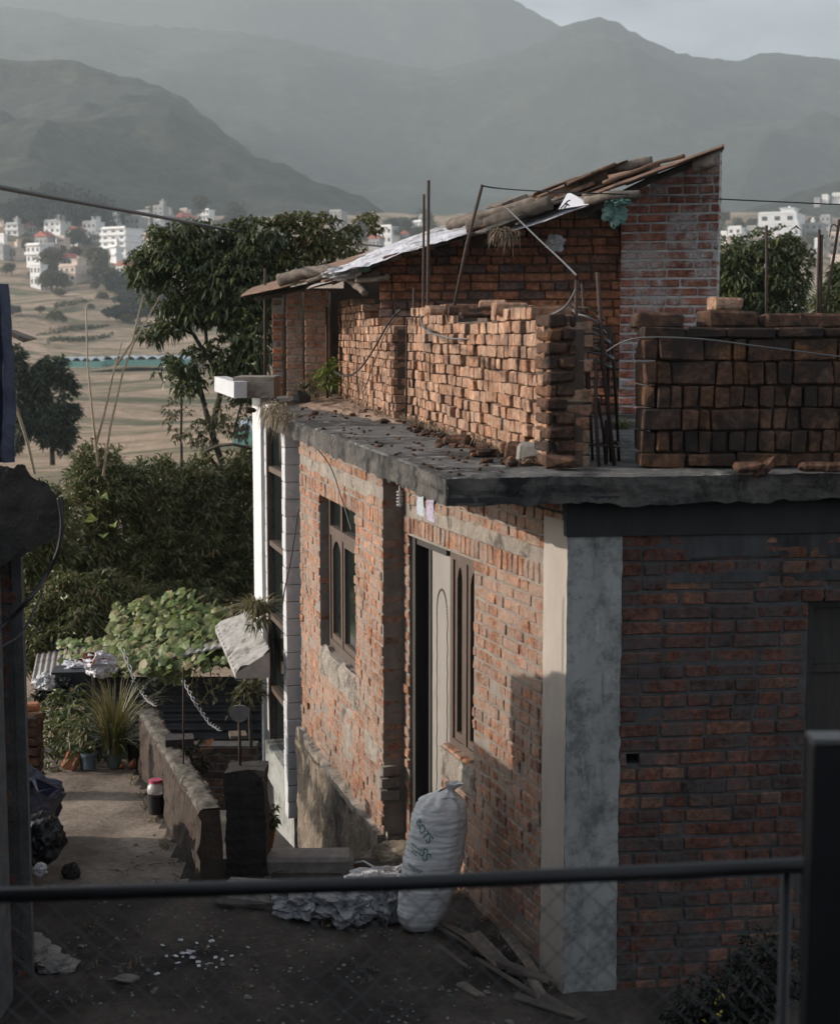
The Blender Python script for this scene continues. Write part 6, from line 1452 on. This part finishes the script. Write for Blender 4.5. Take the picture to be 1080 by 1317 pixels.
# ------------------------------------------------------------------ railing close to the camera
rl = thing('railing', 'dark metal railing with chain-link mesh crossing the bottom of the view', 'railing', (0.2, 3.0, 0))
def bar(pts, r_, nm):
    m_ = MB(); m_.tube(pts, r_, 14); return m_.build(nm, M['rail'], rl, smooth=True)
bar([P(-120, 1155, 3.0), P(520, 1136, 3.0), P(1046, 1112, 3.0)], .0155, 'top_rail')
m_ = MB(); tp = P(1071, 958, 2.9); m_.brick((tp.x, 2.93, tp.z / 2), (.072, .06, tp.z), Matrix.Rotation(0, 3, 'Z'), .004, 0); m_.build('end_post', M['rail'], rl)
m_ = MB(); m_.box((tp.x, 2.93, tp.z + .006), (.076, .066, .010)); m_.build('post_cap', M['cable'], rl)
q = P(1011, 1112, 3.02); bar([(q.x, q.y, 0), (q.x, q.y, q.z)], .011, 'post')
q = P(-160, 1150, 3.0); bar([(q.x, q.y, 0), (q.x, q.y, q.z)], .016, 'post')
m_ = MB(); xa, xb = P(-120, 1300, 3.05).x, P(1040, 1300, 3.05).x; zt3 = 2.30; zb3 = 1.70; stp = .062
k = -12
while xa + k * stp < xb:
    for sgn in (1, -1):
        x_s = xa + k * stp; pts_ = []
        x_e = x_s + sgn * (zt3 - zb3); 
        a_, b_2 = (x_s, zt3), (x_e, zb3)
        n_ = 20
        for i in range(n_ + 1):
            f = i / n_; x_ = a_[0] + (b_2[0] - a_[0]) * f; z_ = a_[1] + (b_2[1] - a_[1]) * f
            if xa <= x_ <= xb: pts_.append((x_, 3.05 + .0025 * sgn * math.cos(i * math.pi), z_))
        if len(pts_) > 1: m_.tube(pts_, .0012, 4, cap=False)
    k += 1
m_.build('chain_link_mesh', M['mesh_wire'], rl)

# ------------------------------------------------------------------ far village
def onground(px, py, ylo=180):
    """world point where the ray of the pixel meets the far terrain"""
    y = ylo; last = None
    while y < 1300:
        p = P(px, py, y)
        if p.z <= gz(p.x, y) + .01: return Vector((p.x, y, gz(p.x, y)))
        y += 2.0
    return P(px, py, 700)
def fhouse(px0, px1, pyt, pyb, mat, lab, rot=-.55, fl=None, roof=None, cols=3, balcony=False, tower=False, ratio=.7, Y=None, wins=True):
    g = onground((px0 + px1) / 2, pyb, 300) if Y is None else P((px0 + px1) / 2, pyb, Y)
    s_ = g.y / F; wpx = (px1 - px0) * s_; h_ = (pyb - pyt) * s_; ca, sa = math.cos(rot), abs(math.sin(rot))
    W_ = wpx / (ca + ratio * sa); D_ = W_ * ratio
    t_ = thing('village_house', lab, 'house', tuple(g), 'houses of the far village', rot)
    loc = lambda: None
    fl = fl or max(1, int(round(h_ / 3.1))); fh = h_ / fl
    def bl(m__, name, mm, par): return m__.build(name, mm, par, local=True)
    m__ = MB(); m__.box((0, 0, h_ / 2 - 1), (W_, D_, h_ + 2)); bl(m__, 'wall', M[mat], t_)
    m__ = MB()
    for k in range(1, fl + 1): m__.box((0, 0, k * fh), (W_ + .5, D_ + .5 + (1.0 if balcony else 0), .28))
    if balcony:
        for k in range(1, fl): m__.box((0, -D_ / 2 - .65, k * fh + .55), (W_ + .5, .08, .8))
    if roof is None: m__.box((0, -D_ / 2 + .1, h_ + .4), (W_ * .95, .12, .8)); m__.box((-W_ / 2 + .1, 0, h_ + .4), (.12, D_ * .95, .8))
    bl(m__, 'floor_slab', M[mat], t_)
    if wins and W_ > 4:
        for k in range(fl):
            for c_ in range(cols):
                m__ = MB(); m__.box((-W_ / 2 + W_ * (c_ + .5) / cols, -D_ / 2 - .03, k * fh + fh * .52), (W_ / cols * .42, .12, fh * .42)); bl(m__, 'window', M['far_window'], t_)
            m__ = MB(); m__.box((-W_ / 2 - .03, 0, k * fh + fh * .52), (.12, D_ * .25, fh * .42)); bl(m__, 'window', M['far_window'], t_)
    if roof:
        m__ = MB(); e = .5; hw, hd = W_ / 2 + e, D_ / 2 + e; rz_ = W_ * .32
        m__.add([(-hw, -hd, h_), (hw, -hd, h_), (hw, hd, h_), (-hw, hd, h_), (0, -hd, h_ + rz_), (0, hd, h_ + rz_)], [(0, 3, 5, 4), (1, 4, 5, 2), (0, 4, 1), (3, 2, 5), (0, 1, 2, 3)]); bl(m__, 'roof', M[roof], t_)
    if tower:
        m__ = MB(); m__.box((W_ * .2, 0, h_ + 1.2), (W_ * .35, D_ * .5, 2.4)); m__.box((W_ * .2, 0, h_ + 2.5), (W_ * .42, D_ * .6, .25)); m__.tube([(W_ * .2, 0, h_ + 2.5), (W_ * .2, 0, h_ + 3.6)], .55, 10); bl(m__, 'stair_tower', M[mat], t_)
    return t_
FH = [(35, 64, 317, 340, 'far_white', 'bright white cantilevered house above the lowest white house of the far village', dict(fl=2, balcony=True)),
 (40, 62, 342, 370, 'far_white', 'lowest bright white house standing above the dry fields at the left', dict(fl=2)),
 (78, 118, 345, 365, 'far_pink', 'low cream coloured house right of the lowest white house', dict(fl=2, ratio=1.1, tower=True)),
 (46, 72, 306, 320, 'far_grey', 'red gabled house above the cantilevered white house', dict(roof='roofred')),
 (58, 92, 287, 311, 'far_white', 'pale flat roofed house behind the red gabled house', dict(tower=True, fl=3)),
 (34, 56, 291, 303, 'far_grey', 'small grey house at the foot of the dark grove, left end', dict(roof='roofred')),
 (107, 135, 288, 306, 'far_white', 'pale house with stair tower just right of the dark grove', dict(tower=True)),
 (116, 138, 303, 322, 'far_grey', 'grey house left of the four storey balcony house', dict(balcony=True)),
 (132, 184, 297, 329, 'far_white', 'four storey white house with balcony bands in the far village', dict(fl=4, cols=3, ratio=.8, balcony=True)),
 (150, 172, 343, 364, 'far_white', 'small white house half hidden behind the left edge of the broad tree', dict(roof='roofred')),
 (162, 190, 282, 300, 'far_grey', 'grey flat roofed house above the balcony house', dict()),
 (176, 203, 274, 290, 'far_grey', 'wide grey house high in the village above the grey flat roofed one', dict()),
 (198, 218, 268, 296, 'far_grey', 'tall narrow grey tower block left of the orange roof', dict(tower=True, fl=5, cols=2)),
 (224, 254, 282, 294, 'far_grey', 'house with an orange gable roof at the top of the broad tree', dict(roof='roofred')),
 (257, 276, 272, 286, 'far_white', 'white house showing over the top of the broad tree crown', dict(balcony=True)),
 (-6, 12, 277, 292, 'far_pink', 'pale house at the left edge left of the dark grove', dict()),
 (-8, 14, 316, 334, 'far_grey', 'flat grey house cut by the left edge', dict(wins=False)),
 (0, 10, 303, 314, 'far_white', 'small white house at the left edge below the pale one', dict()),
 (972, 1036, 278, 303, 'far_white', 'large white house with roof terrace above the right-hand tree', dict(fl=2, cols=3, ratio=1.0, rot=-.45, tower=True)),
 (935, 957, 294, 312, 'far_white', 'small white house between the shed pier and the large white house', dict(cols=2)),
 (918, 938, 300, 313, 'far_white', 'low white building beside the shed pier', dict(cols=2)),
 (957, 976, 294, 306, 'far_grey', 'grey house in the gap left of the large white house', dict(cols=2)),
 (1064, 1090, 302, 330, 'far_pink', 'pinkish tall house at the right edge behind the leaning rebar', dict(cols=2)),
 (1046, 1058, 310, 332, 'far_white', 'narrow white house behind the right edge rebars', dict(cols=2)),
 (1034, 1062, 290, 306, 'far_grey', 'grey house right of the large white house', dict()),
 (484, 512, 293, 315, 'far_white', 'pale house with wide eaves between the broad tree tip and the shed roof', dict(cols=3)),
 (474, 494, 308, 322, 'far_grey', 'house with a red roof low between the broad tree and the shed roof', dict(roof='roofred')),
 (514, 532, 303, 312, 'far_grey', 'red roofed house just above the white tarpaulin', dict(roof='roofred')),
 (424, 446, 274, 300, 'far_grey', 'tall stepped grey building behind the tip of the broad tree', dict(fl=6)),
 (1056, 1066, 252, 258, 'far_white', 'tiny white house high on the right hillside, left of its pair', dict(Y=900)),
 (1069, 1082, 250, 259, 'far_white', 'tiny white house high on the right hillside at the edge', dict(Y=900)),
 (1046, 1055, 256, 262, 'far_grey', 'tiny grey house lowest on the right hillside', dict(Y=900))]
for h_ in FH: fhouse(*h_[:6], **h_[6])
# extra village infill far up, hazy
for k, (px, py) in enumerate([(148, 272), (188, 268), (232, 270), (300, 276), (20, 268), (75, 268)]):
    fhouse(px, px + rnd.uniform(14, 22), py, py + rnd.uniform(9, 14), rnd.choice(['far_grey', 'far_pink']), ['hazy house low behind the balcony house skyline', 'hazy house left of the tall narrow tower block skyline', 'hazy house behind the orange roof', 'hazy house behind the crown of the broad tree', 'hazy house above the left edge houses', 'hazy house behind the dark grove'][k], Y=860)
WAL = ['far_white', 'far_grey', 'far_pink', 'far_white']
INF = [(20, 300, 'second row'), (66, 330, 'beside the cantilevered white house'), (82, 318, 'below the pale flat roofed house'), (100, 312, 'between the red gable and the stair tower house'), (146, 288, 'above the four storey white house'), (176, 296, 'right of the four storey roof'),
 (190, 312, 'right of the four storey walls'), (206, 304, 'below the tall grey tower block'), (128, 330, 'below the grey balcony house'), (92, 342, 'above the low cream house'), (22, 330, 'left of the cantilevered house'), (112, 280, 'at the right foot of the grove'), (150, 335, 'below the four storey house'), (218, 288, 'right of the tall tower block'),
 (940, 318, 'below the small white house by the shed pier'), (1042, 300, 'behind the right edge rebars'), (1020, 312, 'below the large white house'), (1062, 292, 'above the pinkish house'), (1075, 340, 'below the pinkish house'), (456, 306, 'left of the wide eaved house'), (540, 300, 'right of the red roofed house above the tarpaulin')]
for k, (px, py, wh) in enumerate(INF):
    w__ = rnd.uniform(12, 24); mt_ = WAL[k % 4]
    fhouse(px - w__ / 2, px + w__ / 2, py - rnd.uniform(9, 18), py + 4, mt_, '%s small house %s' % ({'far_white': 'white', 'far_grey': 'bare grey', 'far_pink': 'cream'}[mt_], wh if wh != 'second row' else 'at the left below the grove'), rot=rnd.uniform(-.8, -.25), balcony=rnd.random() < .5, tower=rnd.random() < .5, cols=rnd.choice([2, 3]), roof=('roofred' if k % 6 == 3 else None))
# far trees: four source trees, copied
def ftree(mat, h_, w_, name):
    t_ = thing(name, 'x', 'tree'); m__ = MB(); m__.tube([(0, 0, -1), (0, 0, h_ * .5)], h_ * .04, 6); m__.build('trunk', M['bark'], t_, local=True)
    m__ = MB(); blobs = [(Vector((rnd.gauss(0, w_ * .2), rnd.gauss(0, w_ * .2), h_ * rnd.uniform(.4, .8))), (w_ * rnd.uniform(.25, .4), w_ * .35, h_ * rnd.uniform(.18, .3))) for _ in range(7)]
    for b in blobs:
        for _ in range(130):
            p, d = scatter(b); m__.leaf(p, d + Vector((rnd.gauss(0, .6), rnd.gauss(0, .6), rnd.gauss(0, .6))), w_ * .16, w_ * .10, .2, .2)
    m__.build('crown', L[mat], t_, local=True); return t_
src = [ftree('far', 7, 6, 'village_tree'), ftree('far_olive', 6, 6.5, 'village_tree'), ftree('far', 9, 6, 'village_tree'), ftree('far_olive', 4, 6, 'village_tree')]
labs = ['round leafy green tree', 'dry olive-brown tree', 'taller leafy green tree', 'low dry brown bush']
HN = [(49, 328, 'the cantilevered white house'), (51, 356, 'the lowest white house'), (98, 355, 'the low cream house'), (59, 313, 'the red gabled house'), (75, 299, 'the pale house behind the red gable'), (45, 297, 'the small grey house by the grove'), (121, 297, 'the stair tower house'), (127, 312, 'the grey balcony house'),
 (158, 313, 'the four storey white house'), (161, 353, 'the half hidden white house'), (190, 285, 'the grey flat roofed houses'), (208, 282, 'the tall grey tower block'), (239, 288, 'the orange roofed house'), (266, 279, 'the white house over the broad tree'), (5, 284, 'the pale house at the left edge'), (3, 325, 'the flat grey house at the left edge'),
 (1003, 290, 'the large white house at the right'), (946, 303, 'the small white house by the shed pier'), (1076, 316, 'the pinkish house at the right edge'), (1052, 321, 'the narrow white house at the right'), (498, 304, 'the wide eaved house'), (484, 315, 'the red roofed house left of the shed roof'), (523, 307, 'the red roofed house above the tarpaulin'), (435, 287, 'the stepped grey building'), (60, 400, 'the field bushes at the left'), (94, 431, 'the hedge strips'), (140, 390, 'the shaded thicket')]
grp = ['middle sized green trees across the valley', 'dry olive-brown trees across the valley', 'taller green trees across the valley', 'low dry bushes across the valley']
spots = []
for k in range(62): spots.append((rnd.uniform(-20, 190), rnd.uniform(304, 376), rnd.choice([0, 1, 1, 1, 3, 1]), rnd.uniform(.5, 1.0)))
for k in range(20): spots.append((rnd.uniform(0, 180), rnd.uniform(366, 420), 3, rnd.uniform(.35, .7)))
for k in range(26): spots.append((rnd.uniform(-20, 330), rnd.uniform(276, 304), rnd.choice([0, 2, 2, 0]), rnd.uniform(.8, 1.3)))
for k in range(22): spots.append((rnd.uniform(915, 1090), rnd.uniform(298, 330), rnd.choice([0, 2, 1, 0]), rnd.uniform(.7, 1.1)))
for k in range(16): spots.append((rnd.uniform(440, 560), rnd.uniform(296, 325), rnd.choice([0, 2, 0]), rnd.uniform(.7, 1.1)))
spots += [(8, 340, 0, 1.3), (102, 322, 2, 1.0), (95, 318, 0, 1.2), (140, 372, 0, 1.2), (135, 350, 1, 1.2), (122, 345, 1, 1.3), (70, 350, 1, 1.3), (548, 300, 2, 1.0), (535, 300, 0, 1.1), (930, 290, 1, 1.3)]
used = [False] * 4
BX = [(h_[0], h_[1], h_[2], h_[3]) for h_ in FH]
for (px, py, k, s_) in spots:
    if any(b_[0] - 3 < px < b_[1] + 3 and b_[3] + 1 < py < b_[3] + 16 for b_ in BX): continue
    g = onground(px, py, 300); o = src[k] if not used[k] else copy_tree(src[k]); used[k] = True
    o.location = g; o.scale = (s_, s_, s_ * rnd.uniform(.8, 1.15)); o.rotation_euler = (0, 0, rnd.random() * 6.28); o['group'] = grp[k]
    hn = min(HN, key=lambda q: (q[0] - px) ** 2 + (q[1] - py) ** 2); dx_, dy_ = px - hn[0], py - hn[1]
    w_ = ('right of' if dx_ > 0 else 'left of') if abs(dx_) > abs(dy_) else ('below' if dy_ > 0 else 'above')
    if (dx_ ** 2 + dy_ ** 2) ** .5 < 16: w_ = 'close ' + {'right of': 'right of', 'left of': 'left of', 'below': 'below', 'above': 'above'}[w_]
    o['label'] = labs[k] + ' ' + w_ + ' ' + hn[2]
# dark grove as individual trees
ORD = ['leftmost', 'second from the left', 'third from the left', 'fourth from the left', 'fifth from the left', 'sixth from the left', 'at the middle', 'sixth from the right', 'fifth from the right', 'fourth from the right', 'third from the right', 'second from the right', 'rightmost']
GX = [22, 34, 48, 62, 76, 90, 104, 116, 126, 55, 84, 100, 70]; TX = [150, 160, 172, 185, 165.1, 150.1, 165, 180, 195.1, 210.1, 178, 195, 210]
gsrc = None
for k, (px, pyb, h_px) in enumerate([(22, 300, 36), (34, 302, 44), (48, 303, 50), (62, 304, 54), (76, 304, 53), (90, 303, 52), (104, 302, 50), (116, 300, 46), (126, 297, 36), (55, 298, 54), (84, 298, 56), (100, 297, 52), (70, 297, 55)]):
    g = onground(px, pyb, 500); sc_ = g.y / F
    if gsrc is None:
        gsrc = ftree('far_dark', 18, 13, 'grove_tree'); o = gsrc
    else: o = copy_tree(gsrc)
    hh = h_px * sc_ / 18 * 1.05; o.location = g; o.scale = (hh * 1.0, hh, hh); o.rotation_euler = (0, 0, k * 1.3); o['label'] = 'dark evergreen tree standing %s in the grove above the white village houses' % ORD[sorted(GX).index(px)]; o['category'] = 'tree'; o['group'] = 'trees of the dark grove above the village'
# dark shaded thicket on the slope right of the low houses
for k, (px, py, s_) in enumerate([(150, 372, 1.0), (160, 380, 1.1), (172, 385, 1.1), (185, 388, 1.0), (165, 396, .9), (150, 412, .8), (165, 412, .9), (180, 412, .9), (195, 410, .9), (210, 408, .9), (178, 370, 1.2), (195, 380, 1.1), (210, 385, 1.0)]):
    g = onground(px, py, 300)
    if k == 0: o = ftree('far_dark', 6, 8, 'thicket_bush'); tsrc = o
    else: o = copy_tree(tsrc)
    o.location = g; o.scale = (s_ * 1.2, s_, s_ * .8); o.rotation_euler = (0, 0, k); o['label'] = 'dark bush %s in the %s thicket row by the broad tree' % (ORD[sorted(TX).index(TX[k])], 'lower' if py > 400 else ('middle' if py > 378 else 'upper')); o['category'] = 'bush'; o['group'] = 'bushes of the shaded thicket'
# hedge strips between terraces
gH = 'green hedge strips on the dry terraces'
for (a, b2, hh, lab) in [((48, 436), (140, 424), 1.0, 'upper long green hedge strip on the dry terraces'), ((62, 446), (145, 432), .8, 'lower long green hedge strip on the dry terraces'), ((70, 398), (130, 390), 1.3, 'highest green hedge strip below the village bushes'), ((10, 404), (26, 402), 1.2, 'short hedge strip near the left edge')]:
    m__ = MB(); pa_, pb_ = onground(*a), onground(*b2)
    for k in range(700):
        f = rnd.random(); p = pa_.lerp(pb_, f) + Vector((0, rnd.gauss(0, .8), 0)); p.z = gz(p.x, p.y) + rnd.random() * hh; m__.leaf(p, Vector((rnd.gauss(0, 1), rnd.gauss(0, 1), rnd.gauss(0, 1))), .7, .4, .2, .2)
    tag(m__.build('hedge', L['far']), lab, 'hedge', gH)
# greenhouses
def tunnel(px0, px1, py, n_, lab, Yt, hh=2.6):
    a, b2 = P(px0, py, Yt), P(px1, py, Yt); z0 = gz((a.x + b2.x) / 2, Yt) - .3; z0 = min(z0, a.z) ; m__ = MB(); wd = (b2.x - a.x) / n_
    def fn(u, v):
        x = a.x + (b2.x - a.x) * u; return (x, Yt + 14 * v, a.z + .95 + .6 * abs(math.sin(math.pi * u * n_)))
    m__.grid(fn, n_ * 8 + 1, 4)
    o = m__.build('greenhouse', M['greenhouse'], origin=(a.x, Yt, z0)); m2 = MB(); m2.box(((a.x + b2.x) / 2, Yt + 7, a.z + .45), (b2.x - a.x, 13.8, 1.0)); m2.build('side_netting', M['teal_net'], o); return tag(o, lab, 'greenhouse', 'plastic greenhouses in the valley')
tunnel(68, 130, 472, 5, 'left white plastic greenhouse in the valley fields', 262); tunnel(132, 232, 470, 7, 'longer plastic greenhouse right of the canes in the valley fields', 266)
tunnel(300, 322, 572, 2, 'small teal netting greenhouse seen through the withered branches', 110)
for o in bpy.data.objects:
    if '_o' in o: del o['_o']
